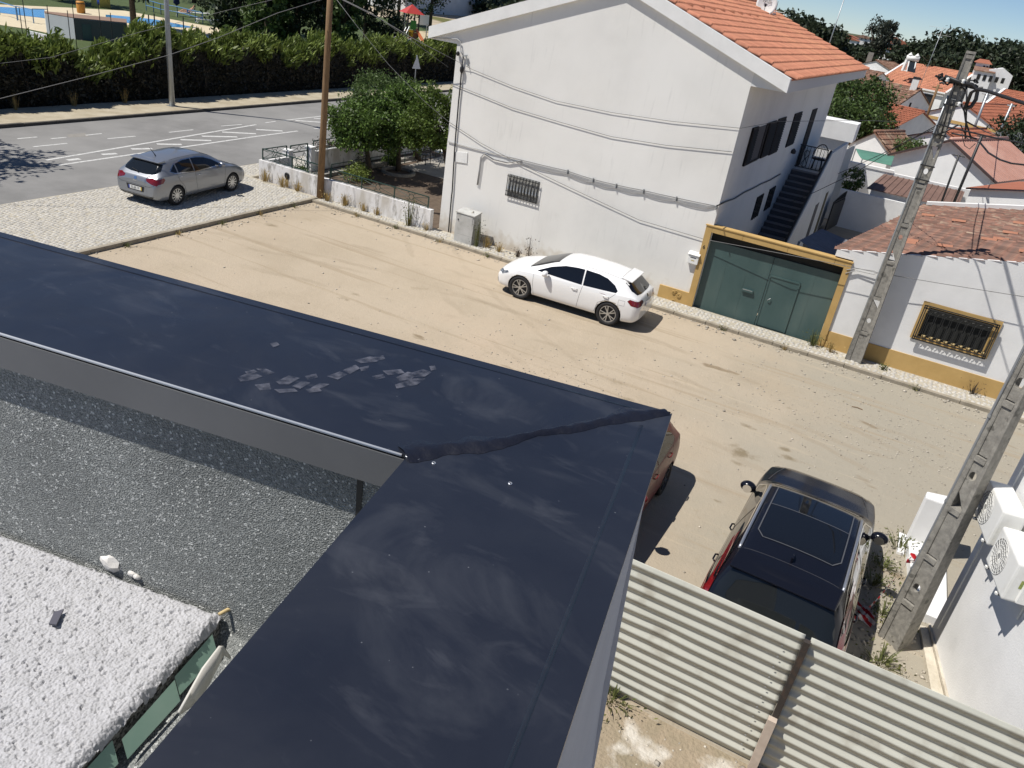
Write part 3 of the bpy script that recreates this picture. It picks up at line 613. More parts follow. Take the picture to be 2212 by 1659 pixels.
_n = mwh.node_tree.nodes; _L = mwh.node_tree.links; _p = _n['Principled BSDF']; _tc = [x for x in _n if x.type == 'TEX_COORD'][0]
def _ns(scale, st, lo, hi):
    a = _n.new('ShaderNodeMapping'); a.inputs['Scale'].default_value = st; _L.new(_tc.outputs['Object'], a.inputs[0])
    b = _n.new('ShaderNodeTexNoise'); b.inputs['Scale'].default_value = scale; b.inputs['Detail'].default_value = 6; _L.new(a.outputs[0], b.inputs['Vector'])
    c = _n.new('ShaderNodeMapRange'); c.inputs[1].default_value = lo; c.inputs[2].default_value = hi; _L.new(b.outputs['Fac'], c.inputs[0]); return c.outputs[0]
_s = _ns(9., (1,1,.10), .56, .74); _k = _ns(.5, (1,1,1.6), .46, .62)
_mu = _n.new('ShaderNodeMath'); _mu.operation = 'MULTIPLY'; _L.new(_s, _mu.inputs[0]); _L.new(_k, _mu.inputs[1])
_mu2 = _n.new('ShaderNodeMath'); _mu2.operation = 'MULTIPLY'; _L.new(_mu.outputs[0], _mu2.inputs[0]); _mu2.inputs[1].default_value = .26
_mx = _n.new('ShaderNodeMix'); _mx.data_type = 'RGBA'; _L.new(_mu2.outputs[0], _mx.inputs[0]); _L.new(_p.inputs['Base Color'].links[0].from_socket, _mx.inputs[6]); _mx.inputs[7].default_value = (.30,.30,.29,1); _L.new(_mx.outputs[2], _p.inputs['Base Color'])
_sx = _n.new('ShaderNodeSeparateXYZ'); _L.new(_tc.outputs['Object'], _sx.inputs[0]); _sp = _ns(3.5, (1,1,1), .30, .75); _ad = _n.new('ShaderNodeMath'); _ad.operation = 'MULTIPLY_ADD'; _L.new(_sp, _ad.inputs[0]); _ad.inputs[1].default_value = -.55; _L.new(_sx.outputs[2], _ad.inputs[2])
_mr = _n.new('ShaderNodeMapRange'); _L.new(_ad.outputs[0], _mr.inputs[0]); _mr.inputs[1].default_value = .35; _mr.inputs[2].default_value = -.15; _mr.inputs[4].default_value = .6
_m3 = _n.new('ShaderNodeMix'); _m3.data_type = 'RGBA'; _L.new(_mr.outputs[0], _m3.inputs[0]); _L.new(_p.inputs['Base Color'].links[0].from_socket, _m3.inputs[6]); _m3.inputs[7].default_value = (.46,.38,.27,1); _L.new(_m3.outputs[2], _p.inputs['Base Color'])
hw = mb.build('wall', mwh, house)
# rake boards on the front gable and the far gable
def rake(q0, q1):
    for sgn in (-1, 1):
        pe = AP+sgn*(5.15 if sgn > 0 else 6.35); ze = AZ-abs(pe-AP)*SLP
        mb = hb(); mb.prism([(AP,q0,AZ), (pe,q0,ze), (pe,q0,ze-.355), (AP,q0,AZ-.355)], (0,q1-q0,0)); mb.build('rake_board', M['trim'], house)
rake(-.13, .02); rake(QL+.1, QL+.27)
# eaves: boxed overhang on both sides
ze = AZ-5.15*SLP
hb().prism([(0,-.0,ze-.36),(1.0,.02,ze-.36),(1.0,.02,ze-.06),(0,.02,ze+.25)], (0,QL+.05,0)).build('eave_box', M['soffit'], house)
zl = AZ-6.35*SLP
hb().prism([(PL,.02,zl-.36),(AP-6.35,.02,zl-.36),(AP-6.35,.02,zl-.06),(PL,.02,zl+.25)], (0,QL+.05,0)).build('eave_box', M['trim'], house)
# roof: sheathing, then tiles on the slope the camera sees
roof = hb().prism([(AP,.03,AZ-.06),(1.02,.03,ze-.05),(1.02,.03,ze-.02),(AP,.03,AZ-.02)], (0,QL+.07,0)).build('roof', M['tile'], house)
hb().prism([(AP,.03,AZ-.06),(AP-6.35,.03,zl-.05),(AP-6.35,.03,zl-.01),(AP,.03,AZ-.01)], (0,QL+.07,0)).build('roof_left', M['tile'], house).name = 'roof'
vd = Vector((AP-1.08, 0, AZ-(ze-.02))).normalized()
roof_tiles(roof, (1.10, .10, ze-.045), (0,1,0), vd, QL-.1, 5.4, .225, .40, M['tile'], M['tile_o'], 300, key=lambda p: p[1]*1.0-p[0]*.5, seg=6, h=.085)
mb = hb(); 
for i in range(42): mb.tube([(AP, .1+i*.4, AZ+.03), (AP, .52+i*.4, AZ+.05)], .10, 8)
mb.build('ridge_tiles', M['tile'], roof, smooth=True, kind='stuff')
# snow-guard like clay stops seen on the third row
for k in range(8): hb().box(-2.58, -2.42, 1.0+k*1.15, 1.10+k*1.15, ze+(1.02+2.5)*SLP-.02, ze+.10+(1.02+2.5)*SLP).build('clay_vent', M['tile'], roof)
# ---- windows of the side wall (p = 0, facing +x)
def shutter(q0, q1, z0, z1, out=.03, tilt=0, parent=house):
    fr = hb().box(.004,out+.012,q0,q1,z0,z1).build('shutter', M['shutter'], parent)
    mb = hb(); n = 14
    for i in range(n):
        z = z0+.06+(z1-z0-.12)*(i+.5)/n; mb.add([(out+.013,q0+.05,z+.035),(out+.013,q1-.05,z+.035),(out+.045,q1-.05,z-.025),(out+.045,q0+.05,z-.025)], [(0,1,2,3)])
    mb.build('louvre', mat_louv, fr, recalc=False); return fr
mat_louv = mat('louvre_slat', (.020,.019,.021), None, rough=.8, spec=.15)
w = hb().box(.003,.012,2.35,3.75,4.25,5.28).build('window', mat('grey_blind', (.07,.07,.08), None, rough=.7, spec=.2), house)
hb().box(.0125,.03,2.32,2.40,4.2,5.32).build('frame', M['shutter'], w); hb().box(.0125,.03,3.55,3.80,4.2,5.32).build('frame', M['shutter'], w); hb().box(.0125,.028,2.40,3.55,4.18,4.25).build('frame', M['shutter'], w)
shutter(1.62,2.31,4.2,5.32,.05); shutter(3.84,4.95,4.2,5.32,.05)
for a, b in ((5.26,6.55),(8.06,9.5)):
    shutter(a, (a+b)/2-.01, 4.14, 5.34, .02); shutter((a+b)/2+.01, b, 4.14, 5.34, .02)
hb().box(.003,.03,11.85,12.95,3.0,5.27).build('door', M['shutter'], house)
for a, b in ((5.45,6.5),(7.45,8.5)):
    ww = hb().box(.003,.02,a,b,1.85,2.68).build('window', M['pane'], house)
    for i in range(4): hb().bar((.04,a+(b-a)*(i+.5)/4,1.85),(.04,a+(b-a)*(i+.5)/4,2.68),.02).build('bar', M['blackiron'], ww)
lamp = hb().lathe([(.02,0),(.09,.02),(.10,.12),(.03,.2)], (.08,9.75,3.75), n=12).build('wall_lamp', M['blackiron'], house, smooth=True)
# ---- outside stairs against that wall
NS, R0 = 16, 3.0/16
q_top, run = 11.35, .30
stm = mat('grey_granite', (.115,.112,.12), (.085,.083,.09), 20., .7)
stn = mat('grey_granite_nosing', (.20,.195,.205), None, rough=.6)
stairs = hb().box(.006,1.16,11.36,16.3,0,2.985).build('stairs', M['wall'], house)
for i in range(NS):
    q0 = q_top-(NS-i)*run; st = hb().box(.006,1.16,q0,q_top-.002,R0*i+(.001 if i else 0),R0*(i+1)-.03).build('step', stm, stairs)
    hb().box(.006,1.16,q0-.025,q0+run-.004,R0*(i+1)-.0295,R0*(i+1)).build('nosing', stn, st)
# solid balustrade wall following the flight
pr = [(q_top-NS*run-.1,0),(16.3,0),(16.3,3.85),(q_top+.15,3.85),(q_top-NS*run-.1,1.0)]
hb().prism([(1.162,q,z) for q, z in pr], (.13,0,0)).build('balustrade_wall', M['wall'], stairs)
hb().tube([(1.22,q_top-NS*run-.2,.95),(1.22,q_top-NS*run-.1,1.08),(1.22,q_top+.15,3.93)], .05, 8).build('handrail', M['black'], stairs, smooth=True)
rg_ = hb(); rg_.bar((.02,q_top+.06,3.95),(1.15,q_top+.06,3.95),.035); rg_.bar((.02,q_top+.06,3.1),(1.15,q_top+.06,3.1),.03)
rl = rg_.build('landing_gate', M['blackiron'], stairs)
for k in range(9): hb().bar((.05+k*.135,q_top+.06,3.1),(.05+k*.135,q_top+.06,3.95),.018).build('bar', M['blackiron'], rl)
hb().box(1.293,1.305,11.5,12.35,.02,1.75).build('door', mat('grey_door', (.06,.06,.065), None, rough=.6), stairs)
hb().box(1.293,1.31,13.9,14.5,.02,1.9).build('door', mat('olive_door', (.10,.09,.04), None, rough=.6), stairs)
# wicker chair on the landing
wc = thing('wicker_chair', 'round-backed wicker armchair on the stair landing', 'chair', HM @ Vector((.75,12.3,2.985)))
o0 = HM @ Vector((.75,12.3,2.985)); mwk = mat('dark_wicker', (.05,.04,.035), (.03,.025,.02), 40., .8)
mb = MB(); mb.lathe([(.05,.40),(.27,.42),(.27,.46),(.05,.46)], o0, n=18); mb.build('seat', mwk, wc, smooth=True)
for a in (.8,2.35,3.95,5.5): MB().tube([o0+Vector((.2*math.cos(a),.2*math.sin(a),.41)), o0+Vector((.26*math.cos(a),.26*math.sin(a),.0))], .016, 6).build('leg', mwk, wc)
mb = MB(); hoop = [o0+Vector((.30*math.cos(t), .12+.16*math.sin(t*.5+.4), .45+.55*math.sin(t))) for t in [math.pi*i/14 for i in range(15)]]
mb.tube(hoop, .02, 6); 
for i in range(1,14): mb.tube([o0+Vector((.24*math.cos(math.pi*i/14), .1, .44)), hoop[i]], .006, 4)
mb.build('backrest', mwk, wc)
bd = thing('leaning_board', 'white patterned board leaning beside the wicker chair on the landing', 'board', HM @ Vector((.25,12.0,2.985)))
p0 = HM @ Vector((.25,12.0,2.985)); MB().prism([p0+Vector(q_) for q_ in ((-.12,0,.0),(.16,-.02,.0),(.16,.12,.75),(-.12,.14,.75))], (0,.025,0)).build('panel', M['white'], bd)
MB().tube([p0+Vector((.02+.10*math.sin(t*2)*1., -.012+.075*(math.cos(t)*.5+.5)*1.2, .38+.32*math.cos(t))) for t in [2*math.pi*i/24 for i in range(25)]], .012, 5).build('motif', M['black'], bd)
# ---- front wall details (q = 0)
def fpt(x, y, q=0.): return HV(x, y, q)
a = fpt(*T4((0,1),2190,1500)); b = fpt(*T4((1,2),215,95))
wx0, wx1, wz0, wz1 = a.x, b.x, b.z-.02, a.z
wn_ = hb().box(wx0,wx1,-.012,-.003,wz0,wz1).build('window', mat('pale_blind', (.36,.36,.33), (.12,.12,.12), 4., .5, contrast=(.4,.6), stretch=(4,1,1)), house)
for z in (wz0+.02, wz0+.16, wz1-.06): hb().bar((wx0-.02,-.07,z),(wx1+.02,-.07,z),.022).build('bar', M['blackiron'], wn_)
for k in range(11):
    x = wx0+(wx1-wx0)*k/10; hb().bar((x,-.07,wz0),(x,-.07,wz1),.018).build('bar', M['blackiron'], wn_)
    if k < 10: hb().lathe([(.008,wz0+.17),(.035,wz0+.24),(.02,wz0+.33),(.008,wz0+.42)], (x+(wx1-wx0)/20,-.07,0), n=6).build('baluster', M['galv'], wn_)
pl = [fpt(*T4((0,1),*p)) for p in ((1720,1310),(1830,1320),(1825,1412),(1718,1395))]
hb().prism([Vector((p.x,-.025,p.z)) for p in pl], (0,.022,0)).build('meter_plate', M['trim'], house)
# number plaque on the gate frame is built with the gate; letter box on the wall
lb = thing('letter_box', 'white letter box on the wall left of the green gate', 'letter box', HM @ fpt(*T4((1,2),1570,640)))
c0 = fpt(*T4((1,2),1575,570)); ORG[lb] = Vector((0,0,0)); lb.location = HO; lb.rotation_euler.z = HA
hb().prism([(c0.x-.16,-.12,c0.z-.16),(c0.x+.16,-.12,c0.z-.16),(c0.x+.16,-.12,c0.z+.12),(c0.x-.16,-.12,c0.z+.12)], (0,.115,0)).build('box', M['white'], lb, bevel=.01)
hb().prism([(c0.x-.18,-.005,c0.z+.20),(c0.x-.18,-.15,c0.z+.122),(c0.x-.18,-.005,c0.z+.122)], (.36,0,0)).build('lid', M['white'], lb)
hb().box(c0.x-.09,c0.x+.09,-.124,-.121,c0.z+.02,c0.z+.04).build('slot', M['black'], lb)
hb().box(c0.x-.05,c0.x+.05,-.123,-.121,c0.z-.07,c0.z-.04).build('name_plate', mat('brass_plate', (.5,.42,.2), None, rough=.4), lb)
# ---- green gate in its ochre frame
gate = thing('green_gate', 'dark green double metal gate with wicket door in an ochre frame', 'gate', (-2.75,22.9,0))
GX0, GX1, GZ = -4.64, -.85, 2.46; GY = 22.97
mb = MB(); mb.box(GX0-.19,GX0,GY-.03,GY+.20,.0,GZ+.17); mb.build('frame_post', M['ochre'], gate)
MB().box(GX1,GX1+.18,GY-.03,GY+.20,.0,GZ+.17).build('frame_post', M['ochre'], gate)
xs = [GX0-.19,-3.45,-1.95,GX1-.02,GX1+.18]
for x0, x1 in zip([GX0,-3.72,-2.42,-1.12], [-3.72,-2.42,-1.12,GX1]): MB().box(x0+.004,x1-.004,GY-.03,GY+.20,GZ,GZ+.17).build('lintel_block', M['ochre'], gate)
MB().box(GX0-.21,GX1+.20,GY-.05,GY+.24,GZ+.171,GZ+.20).build('coping', M['ochre'], gate)
yg = GY+.15; xm = -2.72
for x0, x1 in ((GX0+.012, xm-.008), (xm+.008, GX1-.012)):
    lf = MB().box(x0,x1,yg,yg+.04,.05,2.19).build('leaf', M['greenmetal'], gate)
    if x0 < xm-.5:
        hd = MB().box(-3.35,-3.02,yg-.06,yg-.003,.98,1.06).build('letter_flap', M['greenmetal'], lf); MB().box(-3.33,-3.04,yg-.062,yg-.0605,1.035,1.055).build('flap_edge', M['galv'], hd)
    else:
        wk = MB().box(xm+.06,-1.85,yg-.015,yg-.002,.10,1.62).build('wicket', M['greenmetal'], lf)
        for q_ in ((xm+.03,xm+.06,.08,1.66),(-1.85,-1.81,.08,1.66)): MB().box(q_[0],q_[1],yg-.03,yg-.0015,q_[2],q_[3]).build('wicket_frame', M['greenmetal'], lf)
        MB().box(xm+.03,-1.81,yg-.031,yg-.001,1.62,1.66).build('wicket_frame', M['greenmetal'], lf)
        MB().tube([(xm+.16,yg-.05,.92),(xm+.2,yg-.07,.96),(xm+.24,yg-.05,1.0)], .012, 6).build('handle', M['galv'], wk)
    for k in range(1,3): MB().box(x0+(x1-x0)*k/3-.003,x0+(x1-x0)*k/3+.003,yg-.004,yg-.0005,.06,2.17).build('seam', M['greenmetal'], lf)
MB().box(GX0,GX1,yg+.045,yg+.06,2.0,GZ).build('gap_shade', M['darkgap'], gate)  # black panel added behind the gap; its colour stands for the shade there
MB().box(GX0,GX1,GY-.02,yg+.3,0.0,.03).build('threshold', M['conc'], gate)
# ochre plinth left of the gate with its moulded rosettes, and house number
pl_ = MB().box(-5.78,GX0-.19,22.96,23.02,0,.48).build('plinth', M['ochre'], gate)
for x, z, r in ((-5.30,.36,.07),(-5.12,.31,.09),(-5.22,.40,.05),(-5.25,.10,.06)):
    MB().lathe([(r*.1,0),(r*.4,-.02),(r*.55,-.005),(r*.75,-.02),(r,-.0)], (x,22.955,z), 'y', 12).build('rosette', M['ochre'], pl_, smooth=True)
def text_me(body, size, ext=.0):
    cu = bpy.data.curves.new('lettering', 'FONT'); cu.body = body; cu.size = size; cu.extrude = ext; cu.align_x = 'CENTER'; cu.align_y = 'CENTER'
    ob = bpy.data.objects.new('lettering', cu); C.objects.link(ob); dg = bpy.context.evaluated_depsgraph_get(); me = bpy.data.meshes.new_from_object(ob.evaluated_get(dg)); bpy.data.objects.remove(ob); return me
def place_text(body, size, mt, parent, origin, xd, yd, ext=.002, name='lettering'):
    me = text_me(body, size, ext); me.materials.clear(); me.materials.append(mt); o = obj_me(name, me, None, parent)
    xd = Vector(xd).normalized(); yd = Vector(yd).normalized(); zd = xd.cross(yd)
    mm = Matrix((xd, yd, zd)).transposed().to_4x4(); mm.translation = Vector(origin)-ORG.get(parent, Vector((0,0,0))); o.matrix_local = mm; return o
place_text('6', .16, M['black'], gate, (GX0-.10,GY-.034,1.98), (1,0,0), (0,0,1), name='house_number')
# wall stub above the gate that ties in the low house is part of that house
# ---- low ochre-trimmed house to the right
low = thing('low_house', 'low white house with ochre plinth, barred window and weathered tile roof', 'house', (2,23,0))
def rz(x, y): return 2.88+.197*(x+1.17)-.039*(y-23)
XR = 9.0
def edge_x(y): return -1.17+(y-23)*.185
mb = MB(); mb.prism([(-.67,23.0,0),(XR,23.0,0),(XR,23.0,rz(XR,23)),(-1.17,23.0,rz(-1.17,23)),(-1.17,23.0,2.70),(-.67,23.0,2.70)], (0,.22,0)); mb.build('wall', M['wall2'], low)
mb = MB(); mb.add([(-.6,23.2,0),(1.3,33.6,0),(1.3,33.6,rz(.9,33)),(-.6,23.2,2.8),(XR,23.2,0),(XR,33.6,0),(XR,33.6,rz(XR,33)),(XR,23.2,rz(XR,23))], [(0,1,2,3),(5,4,7,6),(1,5,6,2)]); mb.build('wall_side', M['wall2'], low).name = 'wall'
MB().box(-.672,XR,22.972,23.0,0,.58).build('plinth', M['ochre'], low)
lroof = MB().add([(-1.22,23.03,rz(-1.22,23)-.03),(XR,23.03,rz(XR,23)-.03),(XR,33.5,rz(XR,33.5)-.03),(edge_x(33.5)-.05,33.5,rz(edge_x(33.5),33.5)-.03)], [(0,1,2,3)]).build('roof', M['oldtile'], low, recalc=False)
ud = Vector((.182,.983,-.002)); vdl = Vector((1,0,.197))
roof_tiles(lroof, (-1.30,22.80,rz(-1.3,23)-.02), ud, vdl, 11.2, 10.4, .215, .36, M['oldtile'], M['oldtile_o'], 300, clip=lambda p: p[1] > 23.10 and p[1] < 33.5 and p[0] < XR, key=lambda p: p[1]+abs(p[0]-1.0)*.8, seg=5, jit=.012)
MB().prism([(edge_x(33.5),33.45,2.9),(XR,33.45,rz(XR,33.5)-.1),(XR,33.45,rz(XR,33.5)+.16),(edge_x(33.5),33.45,rz(edge_x(33.5),33.5)+.16)], (0,.2,0)).build('back_parapet', M['trim'], low)
# a handful of newer tiles among the old ones
newt = mat('fresh_tile', (.37,.17,.105), (.32,.14,.085), 12., .85)
for (x, y) in ((.3,24.6),(.35,25.0),(2.3,26.0),(2.6,26.2),(1.2,24.4),(2.9,27.5),(3.1,24.3),(1.6,29.5),(3.3,29.7),(.7,30.5),(3.6,25.2)):
    P_, F_ = tile_proto(.21,.40,5); oo = obj_np('replacement_tile', P_ @ np.array([ud.normalized(), vdl.normalized(), ud.normalized().cross(vdl.normalized())*(-1 if ud.cross(vdl).z < 0 else 1)])+np.array([x, y, rz(x,y)+.035]), F_, newt, lroof, smooth=True)
# barred window
win = MB().box(1.52,3.13,22.975,22.985,1.17,2.03).build('window', M['darkgap'], low)
for q_ in ((1.36,3.29,2.02,2.15),(1.36,3.29,1.08,1.18)): MB().box(q_[0],q_[1],22.955,22.9745,q_[2],q_[3]).build('surround', M['ochre'], win)
for q_ in ((1.36,1.53),(3.12,3.29)): MB().box(q_[0],q_[1],22.956,22.974,1.181,2.019).build('surround', M['ochre'], win)
yb = 22.86
for z in (1.10,1.17,2.00,2.07): MB().bar((1.42,yb,z),(3.23,yb,z),.028).build('bar', M['blackiron'], win)
for x in (1.42,1.47,3.18,3.23): MB().bar((x,yb,1.09),(x,yb,2.08),.028).build('bar', M['blackiron'], win)
for k in range(9):
    x = 1.58+k*1.49/8
    g_ = MB(); g_.bar((x-.022,yb,1.3),(x-.022,yb,1.86),.012); g_.bar((x+.022,yb,1.3),(x+.022,yb,1.86),.012)
    for s in (-1,1): g_.tube([(x+s*.022,yb,1.86),(x+s*.07,yb,1.93),(x-s*.04,yb,2.0)], .007, 4); g_.tube([(x+s*.022,yb,1.3),(x+s*.06,yb,1.26),(x+s*.055,yb,1.19)], .007, 4)
    g_.build('grille_bar', M['blackiron'], win)
    sc_ = MB().lathe([(.01,1.185),(.05,1.20),(.06,1.235),(.03,1.26)], (x+.09,22.93,0), n=8).build('sill_boss', mat('cream_boss', (.50,.38,.18), None, rough=.8) if k == 0 else bpy.data.materials['cream_boss'], win, smooth=True)
# ---- courtyard behind the gate
cw = MB().box(-2.75,2.5,40.0,40.18,0,1.72).build('courtyard_wall', M['wall2']); tag(cw, 'white courtyard wall half in shadow behind the low house roof', 'wall')
lt = thing('lean_to', 'grey corrugated lean-to roof in the shade behind the green gate', 'lean-to', (-1.9,26.5,0))
P4 = [Vector((-2.42,25.4,2.30)), Vector((-2.1,27.9,2.26)), Vector((-.55,27.9,2.0)), Vector((-1.05,24.6,2.0))]
mb = MB(); n = 25
for i in range(n):
    t0, t1 = i/n, (i+1)/n; zz = .03*(i % 2); a_, b_ = P4[0].lerp(P4[1], t0), P4[0].lerp(P4[1], t1); c_, d_ = P4[3].lerp(P4[2], t0), P4[3].lerp(P4[2], t1); u = Vector((0,0,1))
    mb.add([a_+u*zz, b_+u*(.03-zz), d_+u*(.03-zz), c_+u*zz], [(0,1,2,3)])
mb.build('roof_sheet', mat('grey_sheet', (.22,.225,.245), (.18,.18,.2), 3., .7), lt, recalc=False)
for p in P4: MB().bar(p-Vector((0,0,.02)), Vector((p.x,p.y,0)), .07).build('post', M['galv'], lt)
ig = thing('iron_gate', 'dark iron yard gate beyond the outside stairs', 'gate', (-2.55,39,0))
a_, b_ = Vector((-2.72,37.9,0)), Vector((-2.45,39.9,0))
for k in range(14): p = a_.lerp(b_, k/13); MB().bar(p+Vector((0,0,.05)), p+Vector((0,0,1.45+.25*math.sin(math.pi*k/26))), .03).build('bar', M['blackiron'], ig)
for z in (.1,.8,1.4): MB().bar(a_+Vector((0,0,z)), b_+Vector((0,0,z)), .035).build('rail', M['blackiron'], ig)
MB().prism([a_+Vector((.03,0,.1)), b_+Vector((.03,0,.1)), b_+Vector((.03,0,1.35)), a_+Vector((.03,0,1.35))], (.01,0,0)).build('infill_sheet', M['blackiron'], ig)
# satellite dish and aerial on the ridge of the white house
dish = thing('satellite_dish', 'white satellite dish on the ridge of the white house', 'satellite dish', HM @ Vector((AP+.9,13.2,AZ-.3)))
dp = V(1656,10,36.6); fd = Vector((.12,-1,.18)).normalized(); sx = Vector((0,0,1)).cross(fd).normalized(); sz = fd.cross(sx)
mb = MB(); rr = [0,.12,.24,.34,.42]
vs = [dp-fd*.02]; 
for r in rr[1:]:
    for k in range(20): a = 2*math.pi*k/20; vs.append(dp+sx*(-r*math.cos(a))+sz*r*1.06*math.sin(a)+fd*(r*r*.4))
fs = [(0,1+(k+1) % 20,1+k) for k in range(20)]
for j in range(3): fs += [(1+j*20+k,1+j*20+(k+1) % 20,1+(j+1)*20+(k+1) % 20,1+(j+1)*20+k) for k in range(20)]
mb.add(vs, fs); dd = mb.build('reflector', M['white'], dish, smooth=True); dd.modifiers.new('s','SOLIDIFY').thickness = .012
place_text('NOS', .17, mat('grey_print', (.10,.10,.11), None, rough=.5), dish, dp+fd*.075+sz*.12, (1,.12,0), (0,.18,1), .003)
MB().tube([dp+sz*-.4+fd*.05, dp+fd*.35-sz*.30, dp+fd*.42-sz*.14], .012, 6).build('feed_arm', M['galv'], dish)
MB().lathe([(.035,0),(.045,.09),(.02,.12)], dp+fd*.40-sz*.16, n=10).build('feed_horn', M['black'], dish)
ft = dp-fd*.1-Vector((0,0,.0)); MB().tube([dp-fd*.03, dp-fd*.14, Vector((dp.x,dp.y+.2,AZ-.15))], .03, 8).build('mast', M['galv'], dish)
cy = MB().tube([dp+Vector((.02,-.12,-.62)), dp+Vector((.02,.16,-.62))], .12, 16).build('vent_ring', M['black'], dish)
chm = thing('chimney', 'white chimney stack beside the satellite dish', 'chimney', (dp.x,dp.y+.7,AZ-.6))
MB().box(dp.x-.35,dp.x+.25,dp.y+.45,dp.y+1.1,AZ-.9,dp.z-.25).build('stack', M['wall'], chm)
ar = thing('roof_aerial', 'thin television aerial behind the satellite dish', 'aerial', (dp.x+.35,dp.y+1.5,AZ-.6))
pa_ = V(*T4((0,3),65,100), 38); MB().tube([pa_+Vector((0,0,.4)), pa_-Vector((0,0,1.6))], .012, 6).build('mast', M['galv'], ar)
for z in (.0,-.3): MB().tube([pa_+Vector((-.35,0,z)), pa_+Vector((.4,0,z))], .008, 5).build('element', M['galv'], ar)
# ================================================================== cars (local frame: +x nose, +y left, z up)
def chaikin(P, n=2):
    for _ in range(n):
        Q = [P[0]]
        for a, b in zip(P, P[1:]): Q += [a*.75+b*.25, a*.25+b*.75]
        Q.append(P[-1]); P = Q
    return np.array(P)
def car_body(st, L):
    st = np.array(sorted(st), float); xs = []; x = st[0,0]
    while x < st[-1,0]-1e-6:
        e = min(x-st[0,0], st[-1,0]-x); xs.append(x); x += .012 if e < .12 else .03
    xs.append(st[-1,0]); xs = np.array(xs)
    D = np.stack([np.interp(xs, st[:,0], st[:,i]) for i in range(1, st.shape[1])], 1)
    # smooth along x
    fx = np.linspace(st[0,0], st[-1,0], 900); DF = np.stack([np.interp(fx, st[:,0], st[:,i]) for i in range(1, st.shape[1])], 1)
    k = np.hanning(31); k /= k.sum()
    for i in range(DF.shape[1]):
        p = np.concatenate([2*DF[0,i]-DF[15:0:-1,i], DF[:,i], 2*DF[-1,i]-DF[-2:-17:-1,i]]); DF[:,i] = np.convolve(p, k, 'valid')
    D = np.stack([np.interp(xs, fx, DF[:,i]) for i in range(DF.shape[1])], 1)
    rings = []
    for x, (zb, w, zm, zbt, wb, zr, wr, zt) in zip(xs, D):
        h = [np.array(p) for p in ((0,zb),(w*.80,zb),(w*.93,zb+.04),(w*.985,zb+.14),(w,zm),(w*.995,zm+(zbt-zm)*.55),(wb,zbt-.015),(wb-.012,zbt+.01),(wb+(wr-wb)*.5+.012,zbt+(zr-zbt)*.5),(wr+.004,zr),(wr*.86,zr+(zt-zr)*.6),(wr*.45,zt-.006*(zt-zr)/.08),(0,zt))]
        c = chaikin(h, 2); rings.append(np.concatenate([c, (c*[-1,1])[-2:0:-1]]))
    R = np.array(rings); n, m, _ = R.shape; Vv = np.concatenate([np.repeat(xs[:,None,None], m, 1), R], 2).reshape(-1,3)
    I = np.arange(n*m).reshape(n, m); J = np.roll(I, -1, 1); Fq = np.stack([I[:-1], J[:-1], J[1:], I[1:]], -1).reshape(-1,4)
    me = bpy.data.meshes.new('body'); me.from_pydata(Vv.tolist(), [], Fq.tolist()+[list(I[0][::-1]), list(I[-1])])
    bm = bmesh.new(); bm.from_mesh(me); bmesh.ops.recalc_face_normals(bm, faces=bm.faces); bm.to_mesh(me); bm.free(); me.update(); return me
def cut_wheels(me, axles, r, w, depth):
    ob = bpy.data.objects.new('tmp_body', me); C.objects.link(ob); cs = []
    for x in axles:
        for s in (-1, 1):
            mb = MB(); mb.lathe([(0,s*(w-depth)),(r,s*(w-depth)),(r,s*(w+.2)),(0,s*(w+.2))], (x,0,r*.90), 'y', 40); c = mb.build('cut', None); bm = bmesh.new(); bm.from_mesh(c.data); bmesh.ops.remove_doubles(bm, verts=bm.verts, dist=1e-5); bmesh.ops.recalc_face_normals(bm, faces=bm.faces); bm.to_mesh(c.data); bm.free()
            md = ob.modifiers.new('b', 'BOOLEAN'); md.object = c; md.operation = 'DIFFERENCE'; md.solver = 'EXACT'; cs.append(c)
    dg = bpy.context.evaluated_depsgraph_get(); dg.update(); new = bpy.data.meshes.new_from_object(ob.evaluated_get(dg)); bpy.data.objects.remove(ob)
    for c in cs: bpy.data.objects.remove(c)
    return new
